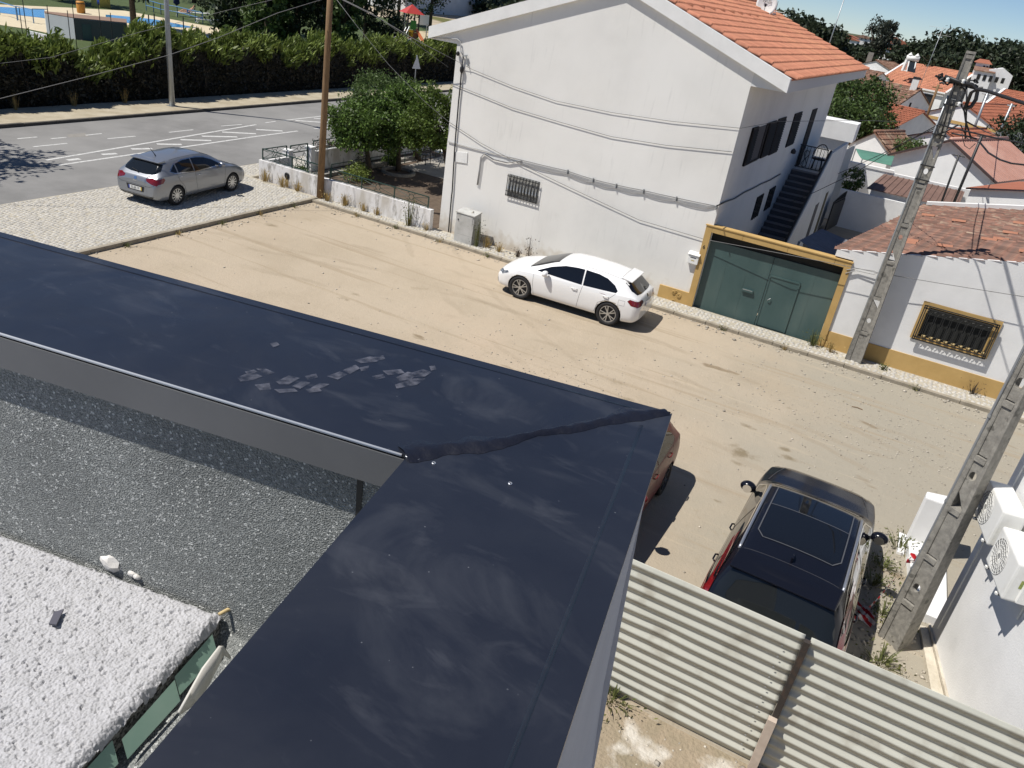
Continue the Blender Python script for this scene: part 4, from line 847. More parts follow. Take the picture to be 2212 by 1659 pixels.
class Skin:
    """lays thin panels on a body by projecting outlines on to it"""
    def __init__(s, me):
        s.bvh = BVHTree.FromPolygons([v.co.copy() for v in me.vertices], [list(p.vertices) for p in me.polygons])
    def hit(s, a, b, d):
        if d == 'L': o, r = Vector((a, 3, b)), Vector((0,-1,0))
        elif d == 'R': o, r = Vector((a, -3, b)), Vector((0,1,0))
        elif d == 'rear': o, r = Vector((-4, a, b)), Vector((1,0,0))
        elif d == 'front': o, r = Vector((4, a, b)), Vector((-1,0,0))
        else: o, r = Vector((a, b, 4)), Vector((0,0,-1))
        h = s.bvh.ray_cast(o, r)
        if h[0] is None:
            n = s.bvh.find_nearest(o+r*3); return n[0], n[1]
        return h[0], h[1]
    def panel(s, name, poly, d, mt, parent, off=.004, step=.05, smooth=True):
        P = [Vector(p) for p in poly]; dense = []
        for a, b in zip(P, P[1:]+P[:1]):
            n = max(1, int((b-a).length/step)); dense += [a.lerp(b, i/n) for i in range(n)]
        x0 = min(p.x for p in P); x1 = max(p.x for p in P); y0 = min(p.y for p in P); y1 = max(p.y for p in P)
        ins = []
        nx, ny = int((x1-x0)/step), int((y1-y0)/step)
        for i in range(1, nx):
            for j in range(1, ny):
                q = Vector((x0+(x1-x0)*i/nx, y0+(y1-y0)*j/ny)); c = False
                for a, b in zip(P, P[1:]+P[:1]):
                    if (a.y > q.y) != (b.y > q.y) and q.x < (b.x-a.x)*(q.y-a.y)/(b.y-a.y)+a.x: c = not c
                if c and min((q-e).length for e in dense) > step*.4: ins.append(q)
        vs = dense+ins; ed = [(i, (i+1) % len(dense)) for i in range(len(dense))]
        r = geometry.delaunay_2d_cdt(vs, ed, [], 1, 1e-5)
        co_ = []
        for v in r[0]:
            h, n = s.hit(v.x, v.y, d); co_.append(tuple(h+n*off))
        mb = MB(); mb.add(co_, [tuple(f) for f in r[2]]); return mb.build(name, mt, parent, smooth=smooth)
    def line(s, name, pts, d, mt, parent, w=.008, off=.0025, step=.04):
        P = [Vector(p) for p in pts]; dn = [P[0]]
        for a, b in zip(P, P[1:]):
            n = max(1, int((b-a).length/step)); dn += [a.lerp(b, (i+1)/n) for i in range(n)]
        mb = MB(); vs = []
        for i, p in enumerate(dn):
            t = (dn[min(i+1, len(dn)-1)]-dn[max(i-1, 0)]); t.normalize(); x = Vector((-t.y, t.x))*w/2
            for q in (p+x, p-x): h, n = s.hit(q.x, q.y, d); vs.append(h+n*off)
        mb.add(vs, [(2*i, 2*i+1, 2*i+3, 2*i+2) for i in range(len(dn)-1)]); return mb.build(name, mt, parent, recalc=False)
def make_wheel(parent, x, y, r, w, spokes, style, dark=False):
    s = 1 if y > 0 else -1; root = parent
    t = MB(); rr = r*.70
    t.lathe([(rr,-w/2+.01),(r*.93,-w/2),(r,-w/2+.03),(r,w/2-.03),(r*.93,w/2),(rr,w/2-.01),(rr,-w/2+.01)], (x, y, r), 'y', 36)
    wh = t.build('wheel', M['rubber'], root, smooth=True)
    d = MB(); yo = y+s*(w/2-.035); d.lathe([(.0,yo-y-s*.03),(rr*.98,yo-y-s*.03)], (x, y, r), 'y', 24); d.build('disc', M['black'], wh)
    rm = MB(); rm.lathe([(rr*.995,yo-y-s*.03),(rr*.995,yo-y+s*.018),(rr*.93,yo-y+s*.020),(rr*.90,yo-y-s*.02)], (x, y, r), 'y', 36)
    for k in range(spokes):
        a = 2*math.pi*k/spokes
        ds = (-.10,.10) if style == 'twin' else (0,)
        for dd in ds:
            a0, a1 = a+dd*.3, a+dd*2.0; p0 = Vector((x+rr*.16*math.cos(a0), yo+s*.008, r+rr*.16*math.sin(a0))); p1 = Vector((x+rr*.95*math.cos(a1), yo+s*.012, r+rr*.95*math.sin(a1)))
            wd = .036 if style != 'twin' else .024; rm.bar(p0, p1, .016, wd, up=(-math.sin(a), 0, math.cos(a)))
    rm.lathe([(.0,yo-y+s*.016),(rr*.2,yo-y+s*.016),(rr*.22,yo-y-s*.01)], (x, y, r), 'y', 16); rm.build('rim', M['rim'] if not dark else mat('dark_alloy', (.12,.12,.125), None, rough=.3, metal=.8), wh)
    return wh
def car(name, label, cat, sp):
    root = thing(name, label, cat, (0,0,0)); me = car_body(sp['st'], sp['L']); sk = Skin(me)
    r = sp['r']; xa, xb = sp['ax']; hw = sp['hw']
    me2 = cut_wheels(me, (xa, xb), r*1.10, hw, .30)
    me2.materials.clear(); me2.materials.append(sp['paint']); me2.materials.append(M['black'])
    for p in me2.polygons:
        c = p.center; p.use_smooth = True
        for x in (xa, xb):
            if (c.x-x)**2+(c.z-r*.99)**2 < (r*1.10+.004)**2 and abs(c.y) < hw*.992 and abs(c.y) > hw-.32 and math.hypot(c.x-x, c.z-r*.99) < r*1.12:
                if math.hypot(c.x-x, c.z-r*.99) < r*1.085 or abs(p.normal.y) < .75: p.material_index = 1
        if c.z < .22: p.material_index = 1
    body = obj_me('body', me2, None, root)
    try:
        body.modifiers.new('n', 'WEIGHTED_NORMAL')
    except Exception: pass
    for x in (xa, xb):
        for y in (hw-.115, -hw+.115): make_wheel(root, x, y, r, .215, sp.get('spokes', 10), sp.get('style', 'plain'), sp.get('darkrim', False))
    # glass
    for d in 'LR':
        for poly in sp['side']: sk.panel('side_window', poly, d, sp.get('sglass', M['glass']), root)
        if 'chrome' in sp:
            for pl in sp['chrome']: sk.line('window_trim', pl, d, M['chrome'], root, .022, .007)
        for pl in sp.get('seams', []): sk.line('door_gap', pl, d, sp.get('seam', M['seam']), root, .009)
        for x, z in sp['handles']:
            h, n = sk.hit(x, z, d); hd = MB(); hd.tube([h+Vector((-.09,0,0))+n*.006, h+Vector((-.06,0,.004))+n*.035, h+Vector((.06,0,.004))+n*.035, h+Vector((.09,0,0))+n*.006], .013, 8); hd.build('door_handle', sp.get('hmat', sp['paint']), root, smooth=True)
        # mirror
        mx, mz = sp['mirror']; s = 1 if d == 'L' else -1; h, n = sk.hit(mx, mz, d)
        me_ = bpy.data.meshes.new('mirror'); bm = bmesh.new(); bmesh.ops.create_uvsphere(bm, u_segments=14, v_segments=10, radius=1)
        for v in bm.verts:
            c = v.co; v.co = Vector((c.x*.085*(1 if c.x < 0 else 1.3), c.y*.125, c.z*.09))+Vector((h.x, h.y+s*.115, h.z+.06))
        bm.to_mesh(me_); bm.free(); [setattr(p, 'use_smooth', True) for p in me_.polygons]; mo = obj_me('mirror', me_, sp.get('mmat', sp['paint']), root)
        MB().bar(h-n*.01+Vector((0,0,.02)), Vector((h.x, h.y+s*.06, h.z+.045)), .05, .03).build('mirror_stalk', M['black'], mo)
        MB().lathe([(0,0),(.07,0)], (h.x-.084, h.y+s*.115, h.z+.06), 'x', 12).build('mirror_glass', M['chrome'], mo)
    for nm, poly, mt in sp['top']: sk.panel(nm, poly, 'top', mt, root, .005)
    for nm, poly, mt in sp['rear']: sk.panel(nm, poly, 'rear', mt, root, .006)
    for nm, poly, mt in sp['front']: sk.panel(nm, poly, 'front', mt, root, .006)
    for d in 'LR':
        for nm, poly, mt in sp.get('sides', []): sk.panel(nm, poly, d, mt, root, .007, step=.04)
    for nm, pl, d, wd in sp.get('lines', []): sk.line(nm, pl, d, sp.get('seam', M['seam']), root, wd)
    if 'plate' in sp:
        z, txt = sp['plate']; h, n = sk.hit(0, z, 'rear'); x = h.x-.012
        pt = MB().box(x-.006,x,-.26,.26,z-.055,z+.055).build('number_plate', M['plate'], root)
        MB().box(x-.0075,x-.0062,.215,.26,z-.055,z+.055).build('country_band', M['plateblue'], pt); MB().box(x-.0075,x-.0062,-.26,-.225,z-.055,z+.055).build('date_band', M['plateyellow'], pt)
        if txt: place_text(txt, .098, M['black'], pt, (x-.0075,-.0,z), (0,-1,0), (0,0,1), .001)
    return root, sk
def mir(pl): return pl+[(a, -b) for a, b in reversed(pl)]
def mirx(pl): return pl+[(-a, b) for a, b in reversed(pl)]
# ---- compact hatchback stations: x, zb, w, zmid, zbelt, wbelt, zr, wr, ztop
def hatch(L, hw, H, belt=.90, tail='round'):
    h = L/2; k = H/1.45
    return [(-h,.34,hw*.78,.55,.72,hw*.70,.76,hw*.45,.79),(-h+.05,.28,hw*.88,.55,.86,hw*.80,.90,hw*.62,.93),(-h+.16,.22,hw*.95,.55,.93,hw*.88,.97,hw*.72,1.00),(-h+.32,.20,hw*.975,.55,belt+.06,hw*.92,1.09,hw*.70,1.13),(-h+.50,.19,hw*.99,.55,belt+.06,hw*.945,1.24,hw*.665,1.30),
     (-h+.62,.19,hw*.995,.55,belt+.055,hw*.95,1.305*k,hw*.655,1.375*k),(-h+1.2,.19,hw,.55,belt+.045,hw*.96,1.365*k,hw*.665,1.435*k),(-h+1.9,.19,hw,.55,belt+.02,hw*.965,1.385*k,hw*.675,1.455*k),(.15,.19,hw,.55,belt+.005,hw*.965,1.365*k,hw*.67,1.43*k),(.55,.19,hw,.55,belt-.01,hw*.965,1.26*k,hw*.68,1.31*k),
     (.95,.19,hw,.55,belt-.02,hw*.965,1.085,hw*.74,1.125),(1.22,.19,hw,.55,belt-.035,hw*.96,.965,hw*.80,1.0),(1.5,.19,hw,.55,belt-.06,hw*.955,.90,hw*.80,.945),(h-.35,.19,hw*.97,.52,.76,hw*.91,.80,hw*.74,.85),(h-.15,.20,hw*.90,.50,.68,hw*.82,.72,hw*.64,.76),(h-.05,.23,hw*.80,.48,.60,hw*.72,.64,hw*.52,.67),(h,.28,hw*.66,.46,.54,hw*.58,.57,hw*.38,.59)]
def paint(name, c, metal=0., rough=.35, coat=1.):
    return mat(name, c, None, rough=rough, metal=metal, coat=coat)
P_silver = paint('silver_paint', (.26,.275,.30), .55, .36); P_white = paint('white_paint', (.80,.80,.79), 0, .35)
P_black = mat('black_paint', (.006,.007,.012), None, rough=.20, coat=.12, spec=.30); P_bronze = mat('bronze_paint', (.15,.020,.020), None, rough=.35, coat=.12, spec=.3)
# ---- silver hatchback
L, hw = 4.42, .905
silver, sks = car('silver_hatchback', 'silver five-door hatchback parked on the pale cobbled pavement', 'car', dict(L=L, hw=hw, st=hatch(L, hw, 1.48, .93), r=.325, ax=(1.32,-1.365), paint=P_silver, spokes=11,
  side=[[(.86,1.02),(.50,1.20),(.15,1.315),(-.20,1.355),(-.45,1.36),(-.47,.985)], [(-.52,.985),(-.50,1.36),(-.85,1.345),(-1.18,1.29),(-1.20,1.03)], [(-1.25,1.035),(-1.23,1.27),(-1.48,1.16),(-1.50,1.10),(-1.36,1.045)]],
  chrome=[[(.90,1.005),(-.47,.972),(-1.36,1.030),(-1.53,1.10),(-1.24,1.285),(-.85,1.36),(-.2,1.372),(.15,1.33),(.5,1.215),(.9,1.005)]],
  seams=[[(.98,.97),(.92,.6),(.90,.28)], [(-.49,.97),(-.47,.6),(-.40,.27)], [(-1.30,1.02),(-1.22,.80),(-1.02,.58),(-.95,.32)]],
  handles=[(-.34,.86),(-1.13,.91)], hmat=M['chrome'], mirror=(.72,.98),
  top=[('windscreen', mir([(1.16,-.66),(.95,-.64),(.42,-.55)]), M['glass'])],
  rear=[('rear_window', mirx([(-.60,1.30),(-.68,1.12),(-.60,1.035),(-.3,1.005)]), M['rglass']), ('rear_light', [(-.86,.90),(-.60,.945),(-.42,.90),(-.44,.83),(-.62,.77),(-.80,.73)], M['redlight']), ('rear_light', [(.86,.90),(.60,.945),(.42,.90),(.44,.83),(.62,.77),(.80,.73)], M['redlight']), ('lower_valance', mirx([(-.70,.36),(-.6,.26)]), M['black']), ('badge', [(.05,.90),(-.05,.90),(-.05,.82),(.05,.82)], M['chrome']), ('tail_handle', [(.07,.785),(-.07,.785),(-.07,.765),(.07,.765)], M['chrome']), ('plate_recess', mirx([(-.36,.63),(-.32,.46)]), M['black'])],
  front=[('headlight', [(.48,.66),(.76,.74),(.80,.66),(.55,.60)], M['clearlight']), ('headlight', [(-.48,.66),(-.76,.74),(-.80,.66),(-.55,.60)], M['clearlight']), ('grille', mirx([(-.42,.58),(-.36,.47)]), M['black'])],
  sides=[('rear_light', [(-2.14,.90),(-1.86,.955),(-1.82,.90),(-1.92,.80),(-2.13,.76)], M['redlight']), ('side_repeater', [(1.02,.86),(1.10,.86),(1.10,.83),(1.02,.83)], M['clearlight']), ('sill', [(.95,.235),(-1.0,.235),(-1.0,.205),(.95,.205)], M['black'])],
  lines=[('roof_gap', [(.30,.56),(-1.3,.55)], 'top', .010), ('roof_gap', [(.30,-.56),(-1.3,-.55)], 'top', .010), ('tailgate_gap', mirx([(-.78,.97),(-.72,.72),(-.55,.66)]), 'rear', .008)],
  plate=(.545, '22-JB-19')))
# rear spoiler lip and whip aerial
mb = MB(); mb.prism([(-1.50,-.58,1.405),(-1.76,-.56,1.375),(-1.76,-.56,1.345),(-1.50,-.60,1.35)], (0,1.14,0)); mb.build('spoiler', P_silver, silver, bevel=.01)
MB().tube([(-1.28,0,1.42),(-1.34,0,1.50),(-1.52,0,1.72)], [.022,.012,.005], 8).build('aerial', M['black'], silver, smooth=True)
# wiper
MB().tube([(-2.08,-.02,1.05),(-1.98,.30,1.075)], .012, 6).build('wiper', M['black'], silver)
w1, w2 = G(382,443,.105), G(503,412,.105)
dv = (w2-w1); yaw = math.atan2(dv.y, dv.x); cen = (w1+w2)/2+Vector((-math.sin(yaw), math.cos(yaw), 0))*(hw-.06)
silver.location = (cen.x, cen.y, .105); silver.rotation_euler.z = yaw
# ---- white hatchback
L, hw = 4.42, .90
white, skw = car('white_hatchback', 'white five-door hatchback parked by the white house wall', 'car', dict(L=L, hw=hw, st=hatch(L, hw, 1.44, .90), r=.345, ax=(1.36,-1.37), paint=P_white, spokes=5, style='twin', seam=mat('white_panel_gap', (.22,.22,.22), None, rough=.7),
  side=[[(.95,.97),(.55,1.16),(.15,1.285),(-.20,1.325),(-.42,1.33),(-.46,.945)], [(-.50,.945),(-.46,1.33),(-.85,1.315),(-1.12,1.265),(-1.38,1.15),(-1.50,1.04),(-1.47,.985)]],
  seams=[[(1.0,.94),(.98,.6),(.92,.28)], [(-.50,.93),(-.46,.65),(-.42,.27)], [(-1.47,.96),(-1.30,.78),(-1.02,.60),(-.95,.30)]],
  handles=[(-.28,.80),(-1.22,.83)], mirror=(.62,.93), mmat=P_white,
  top=[('windscreen', mir([(1.20,-.68),(.95,-.66),(.40,-.56)]), M['glass'])],
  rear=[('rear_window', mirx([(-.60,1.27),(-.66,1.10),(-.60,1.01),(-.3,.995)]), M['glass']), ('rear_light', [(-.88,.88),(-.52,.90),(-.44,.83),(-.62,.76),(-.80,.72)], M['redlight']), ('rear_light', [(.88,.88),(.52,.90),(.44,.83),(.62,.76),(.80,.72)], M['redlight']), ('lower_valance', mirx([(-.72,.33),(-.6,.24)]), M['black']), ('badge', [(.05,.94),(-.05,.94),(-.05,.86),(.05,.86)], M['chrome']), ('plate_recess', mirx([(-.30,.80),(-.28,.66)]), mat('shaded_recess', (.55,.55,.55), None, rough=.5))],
  front=[('headlight', [(.42,.62),(.76,.72),(.82,.64),(.50,.57)], M['clearlight']), ('headlight', [(-.42,.62),(-.76,.72),(-.82,.64),(-.50,.57)], M['clearlight']), ('grille', mirx([(-.40,.58),(-.34,.42)]), M['black']), ('air_intake', [(.5,.38),(.74,.42),(.72,.30),(.5,.28)], M['black']), ('air_intake', [(-.5,.38),(-.74,.42),(-.72,.30),(-.5,.28)], M['black'])],
  sides=[('headlight', [(2.06,.655),(1.82,.745),(1.78,.70),(1.98,.60)], M['clearlight']), ('rear_light', [(-2.14,.88),(-1.90,.915),(-1.84,.86),(-1.96,.76),(-2.13,.74)], M['redlight']), ('sill', [(.95,.235),(-1.0,.235),(-1.0,.205),(.95,.205)], M['black'])],
  lines=[('roof_gap', [(.38,.555),(-1.55,.55)], 'top', .010), ('roof_gap', [(.38,-.555),(-1.55,-.55)], 'top', .010), ('spoiler_gap', [(-1.47,-.56),(-1.47,.56)], 'top', .010), ('bonnet_gap', [(1.25,.70),(1.7,.66),(2.0,.56)], 'top', .008), ('bonnet_gap', [(1.25,-.70),(1.7,-.66),(2.0,-.56)], 'top', .008), ('fuel_flap', [(-1.60,.84),(-1.60,.70),(-1.78,.70),(-1.78,.84),(-1.60,.84)], 'L', .006)],
  plate=(.72, '')))
mb = MB(); mb.prism([(-1.48,-.585,1.375),(-1.80,-.56,1.335),(-1.80,-.56,1.305),(-1.48,-.60,1.32)], (0,1.14,0)); mb.build('spoiler', P_white, white, bevel=.01)
w1, w2 = G(1122,645), G(1305,701); dv = w1-w2; yaw = math.atan2(dv.y, dv.x); cen = (w1+w2)/2+Vector((math.sin(yaw), -math.cos(yaw), 0))*(hw-.06)
white.location = (cen.x, cen.y, 0); white.rotation_euler.z = yaw
# ---- black SUV seen from above and behind
def suv(L, hw, H):
    h = L/2
    return [(-h,.42,hw*.80,.6,.80,hw*.74,.86,hw*.5,.90),(-h+.06,.34,hw*.90,.6,.98,hw*.84,1.02,hw*.66,1.05),(-h+.16,.27,hw*.96,.6,1.04,hw*.91,1.12,hw*.74,1.16),(-h+.32,.25,hw*.98,.6,1.06,hw*.93,1.33,hw*.71,1.39),(-h+.44,.25,hw*.99,.6,1.06,hw*.94,1.50,hw*.69,1.56),(-h+.55,.25,hw*.995,.6,1.055,hw*.95,1.545,hw*.69,1.615),
     (-h+1.2,.25,hw,.6,1.05,hw*.96,1.575,hw*.71,1.655),(-h+2.0,.25,hw,.6,1.03,hw*.96,1.58,hw*.715,1.66),(.25,.25,hw,.6,1.02,hw*.96,1.54,hw*.70,1.61),(.60,.25,hw,.6,1.01,hw*.96,1.40,hw*.72,1.45),(1.0,.25,hw,.6,1.0,hw*.96,1.18,hw*.78,1.22),(1.22,.25,hw,.6,.98,hw*.955,1.06,hw*.82,1.10),(1.6,.25,hw*.99,.6,.95,hw*.94,1.01,hw*.80,1.055),(h-.35,.25,hw*.96,.6,.90,hw*.90,.95,hw*.74,.99),(h-.14,.26,hw*.88,.58,.83,hw*.82,.88,hw*.66,.91),(h-.04,.30,hw*.80,.55,.74,hw*.74,.78,hw*.56,.81),(h,.34,hw*.68,.52,.64,hw*.62,.68,hw*.44,.70)]
L, hw = 4.69, .95
black, skb = car('black_suv', 'black sport utility vehicle with sunroof parked behind the corrugated hoarding', 'car', dict(L=L, hw=hw, st=suv(L, hw, 1.66), r=.36, ax=(1.42,-1.36), paint=P_black, spokes=5, style='twin', darkrim=True, seam=mat('gloss_gap', (.05,.05,.055), None, rough=.5), sglass=M['rglass'],
  side=[[(.95,1.09),(.62,1.31),(.25,1.47),(-.15,1.525),(-.40,1.53),(-.42,1.075)], [(-.47,1.08),(-.45,1.53),(-.95,1.52),(-1.35,1.48),(-1.38,1.11)], [(-1.43,1.12),(-1.40,1.47),(-1.75,1.36),(-1.84,1.22),(-1.78,1.15)]],
  chrome=[[(1.0,1.07),(-.42,1.055),(-1.78,1.13),(-1.88,1.22),(-1.76,1.38),(-1.38,1.49),(-.9,1.535),(-.2,1.54),(.25,1.485),(.62,1.325),(1.0,1.07)]],
  seams=[[(1.02,1.05),(.98,.6),(.95,.35)], [(-.45,1.05),(-.43,.6),(-.40,.35)], [(-1.4,1.1),(-1.25,.9),(-1.0,.6)]],
  handles=[(-.25,.94),(-1.18,.98)], mirror=(.72,1.06), mmat=P_black,
  top=[('windscreen', mir([(1.20,-.72),(.95,-.70),(.46,-.60)]), M['glass']), ('sunroof_front', mir([(.22,-.52),(-.33,-.52)]), M['glass']), ('sunroof', mir([(-.36,-.52),(-1.08,-.52),(-1.20,-.44)]), M['glass'])],
  rear=[('rear_window', mirx([(-.62,1.50),(-.72,1.28),(-.74,1.12),(-.5,1.08)]), M['rglass']), ('tailgate_trim', mirx([(-.5,.92),(-.5,.86)]), M['black'])],
  front=[('headlight', [(.5,.78),(.80,.86),(.84,.80),(.55,.72)], M['clearlight']), ('headlight', [(-.5,.78),(-.80,.86),(-.84,.80),(-.55,.72)], M['clearlight']), ('grille', mirx([(-.45,.76),(-.4,.5)]), M['black'])],
  sides=[],
  lines=[('roof_gap', [(-1.56,-.60),(-1.56,.60)], 'top', .008), ('bonnet_gap', [(1.32,.78),(1.7,.72),(2.1,.62)], 'top', .012), ('bonnet_gap', [(1.32,-.78),(1.7,-.72),(2.1,-.62)], 'top', .012)]))
for s in (-1,1):
    pts = [skb.hit(x, s*.655, 'top')[0]+Vector((0,0,.028)) for x in (.25,0,-.4,-.8,-1.2,-1.5)]; MB().tube([pts[0]-Vector((-.06,0,.03))]+pts+[pts[-1]-Vector((.06,0,.03))], .020, 8).build('roof_rail', mat('satin_rail', (.42,.44,.48), None, rough=.35, metal=.8), black, smooth=True)
    # L-shaped tail light: column beside the window, foot swept outwards
    for poly in ([(s*.745,1.46),(s*.775,1.44),(s*.86,1.10),(s*.80,1.08)], [(s*.79,1.08),(s*.86,1.10),(s*.92,1.02),(s*.90,.90),(s*.72,.88),(s*.70,.94),(s*.80,.98)]):
        skb.panel('tail_light', poly, 'rear', M['redlight'], black, .012, .03)
# sunroof frame lines, fin, spoiler, wiper
for pl in ([(.24,-.54),(.24,.54)], [(-.345,-.54),(-.345,.54)], [(.24,-.54),(-1.08,-.54),(-1.22,-.45),(-1.22,.45),(-1.08,.54),(.24,.54)]): skb.line('sunroof_frame', pl, 'top', mat('frame_line', (.075,.078,.085), None, rough=.35), black, .016, .009)
zf = skb.hit(-1.42,0,'top')[0].z
mb = MB(); mb.prism([(-1.30,0,zf),(-1.46,0,zf+.075),(-1.52,0,zf+.07),(-1.52,0,zf)], (0,.03,0)); fin = mb.build('aerial_fin', P_black, black, bevel=.008)
mb = MB(); mb.prism([(-1.62,-.66,1.625),(-1.98,-.63,1.555),(-1.98,-.63,1.525),(-1.66,-.68,1.55)], (0,1.30,0)); mb.build('spoiler', P_black, black, bevel=.014)
MB().tube([skb.hit(.02,1.10,'rear')[0]+Vector((-.03,0,0)), skb.hit(.10,1.13,'rear')[0]+Vector((-.035,0,0)), skb.hit(-.30,1.10,'rear')[0]+Vector((-.03,0,0))], .016, 8).build('wiper', M['black'], black)
black.scale = (1.08,1.08,1.06); black.location = (.33, 11.22, 0); black.rotation_euler.z = math.radians(90-1.5)
# ---- bronze car half hidden by the coping, tail towards the lot
L, hw = 4.35, .90
def cross(L, hw):
    return [(a, b+.04, c, d, e+.07, f, g+(.12 if g > 1.0 else .07), i, j+(.13 if j > 1.0 else .08)) for a, b, c, d, e, f, g, i, j in hatch(L, hw, 1.48, .93)]
bronze, skz = car('bronze_car', 'dark reddish-brown crossover almost hidden behind the corner of the coping', 'car', dict(L=L, hw=hw, st=cross(L, hw), r=.335, ax=(1.30,-1.33), paint=P_bronze, spokes=5, style='twin', darkrim=True,
  side=[[(.86,1.09),(.5,1.30),(.15,1.43),(-.2,1.48),(-.45,1.48),(-.47,1.06)], [(-.52,1.06),(-.5,1.48),(-.95,1.45),(-1.40,1.30),(-1.52,1.16),(-1.4,1.10)]],
  seams=[[(.98,1.04),(.92,.6),(.90,.3)], [(-.49,1.04),(-.47,.6),(-.40,.3)], [(-1.40,1.06),(-1.20,.80),(-1.0,.58)]], handles=[(-.34,.93),(-1.15,.97)], mirror=(.72,1.05), hmat=P_bronze, mmat=P_bronze,
  top=[('windscreen', mir([(1.16,-.66),(.95,-.64),(.42,-.55)]), M['glass'])],
  rear=[('rear_window', mirx([(-.58,1.40),(-.66,1.20),(-.3,1.10)]), M['glass']), ('rear_light', [(-.86,.98),(-.55,1.02),(-.50,.90),(-.80,.86)], M['redlight']), ('rear_light', [(.86,.98),(.55,1.02),(.50,.90),(.80,.86)], M['redlight'])],
  front=[('grille', mirx([(-.42,.66),(-.36,.52)]), M['black'])], sides=[('sill_trim', [(.95,.32),(-1.0,.32),(-1.0,.24),(.95,.24)], M['chrome']), ('rear_light', [(-2.10,.97),(-1.86,1.02),(-1.84,.95),(-2.08,.88)], M['redlight'])]))
# its left side faces +x: nose points to -y
bronze.location = (-3.08, 11.30, 0); bronze.rotation_euler.z = math.radians(-90)
# ================================================================== corrugated hoarding
fence = thing('corrugated_hoarding', 'off-white corrugated metal hoarding with horizontal ribs below our parapet', 'fence', (.6,7.69,0))
def rib_panel(x0, x1, name, dents):
    prof = []; pitch = .168; z = .02
    while z < 2.16:
        for dz, y in ((0,0),(.052,0),(.047,-.022),(.104,-.022),(.132,0)):
            if z+dz <= 2.18: prof.append((z+dz, y))
        z += pitch
    prof.append((2.18, 0)); nx = 60; V_ = []; n = len(prof)
    for i in range(nx+1):
        x = x0+(x1-x0)*i/nx
        for zz, y in prof:
            d = sum(a*math.exp(-((x-cx_)**2+(zz-cz_)**2*3)/(s*s)) for cx_, cz_, s, a in dents); V_.append((x, 7.69+y+d+.004*math.sin(x*2.1+zz), zz+.35*d))
    I = np.arange((nx+1)*n).reshape(nx+1, n); Fq = np.stack([I[:-1,:-1], I[1:,:-1], I[1:,1:], I[:-1,1:]], -1).reshape(-1,4)
    return obj_np(name, V_, Fq, M['hoard'], fence)
M['hoard'] = mat('cream_sheet_metal', (.58,.58,.51), (.52,.52,.455), 1.2, .45, c3=(.38,.36,.30), c3scale=2.4, c3lim=(.56,.72), metal=.0, spec=.4)
p_a = rib_panel(-2.2, .635, 'panel', [(-.9,1.35,.30,.018),(.2,.9,.25,-.012),(-.4,.5,.22,.014)]); p_b = rib_panel(.70, 3.45, 'panel', [(1.6,1.2,.35,.014),(2.3,.7,.3,-.012)])
for p in (p_a, p_b): p.modifiers.new('s', 'SOLIDIFY').thickness = .002
MB().box(.635,.705,7.585,7.652,0,2.16).build('post', mat('rusty_dark_steel', (.035,.028,.024), (.075,.045,.03), 9., .7, contrast=(.5,.7)), fence)
for x in (-1.6,2.4): MB().box(x,x+.06,7.70,7.76,0,2.1).build('back_post', M['galv'], fence)
MB().box(.60,.70,7.50,7.58,.0,.95).build('prop_board', mat('bare_board', (.55,.46,.38), (.45,.37,.30), 6., .85), fence)
for i in range(11): MB().lathe([(0,-.008),(.012,-.006),(.012,0)], (.45,7.655,.24+i*.168), 'y', 8).build('rivet', M['galv'], fence)
# ================================================================== concrete poles
def hole_plate(o, xd, zd, w, z0, z1, thick, nd, hole=None):
    """upright plate w wide from z0 to z1, optional elliptical hole (cz, rx, rz)"""
    mb = MB(); n = 24
    if hole is None:
        mb.prism([o+xd*(-w/2)+zd*z0, o+xd*(w/2)+zd*z0, o+xd*(w/2)+zd*z1, o+xd*(-w/2)+zd*z1], nd*thick); return mb
    cz, rx, rz_ = hole; ring, rec = [], []
    for k in range(n):
        a = 2*math.pi*k/n; c, s = math.cos(a), math.sin(a); ring.append((rx*c, cz+rz_*s)); hx = w/2; hz = (z1-cz) if s > 0 else (cz-z0)
        t = min(hx/abs(c) if abs(c) > 1e-6 else 1e9, hz/abs(s) if abs(s) > 1e-6 else 1e9); rec.append((c*t, cz+s*t))
    # snap nearest samples to the corners
    for cx_, cz_ in ((-w/2,z0),(w/2,z0),(w/2,z1),(-w/2,z1)):
        k = min(range(n), key=lambda i: (rec[i][0]-cx_)**2+(rec[i][1]-cz_)**2); rec[k] = (cx_, cz_)
    vs = []
    for d in (0, thick):
        for L_ in (ring, rec): vs += [o+xd*a+zd*b+nd*d for a, b in L_]
    f = []
    for k in range(n):
        j = (k+1) % n; f += [(k, j, n+j, n+k), (2*n+k, 3*n+k, 3*n+j, 2*n+j), (k, 2*n+k, 2*n+j, j)]
    return mb.add(vs, f)
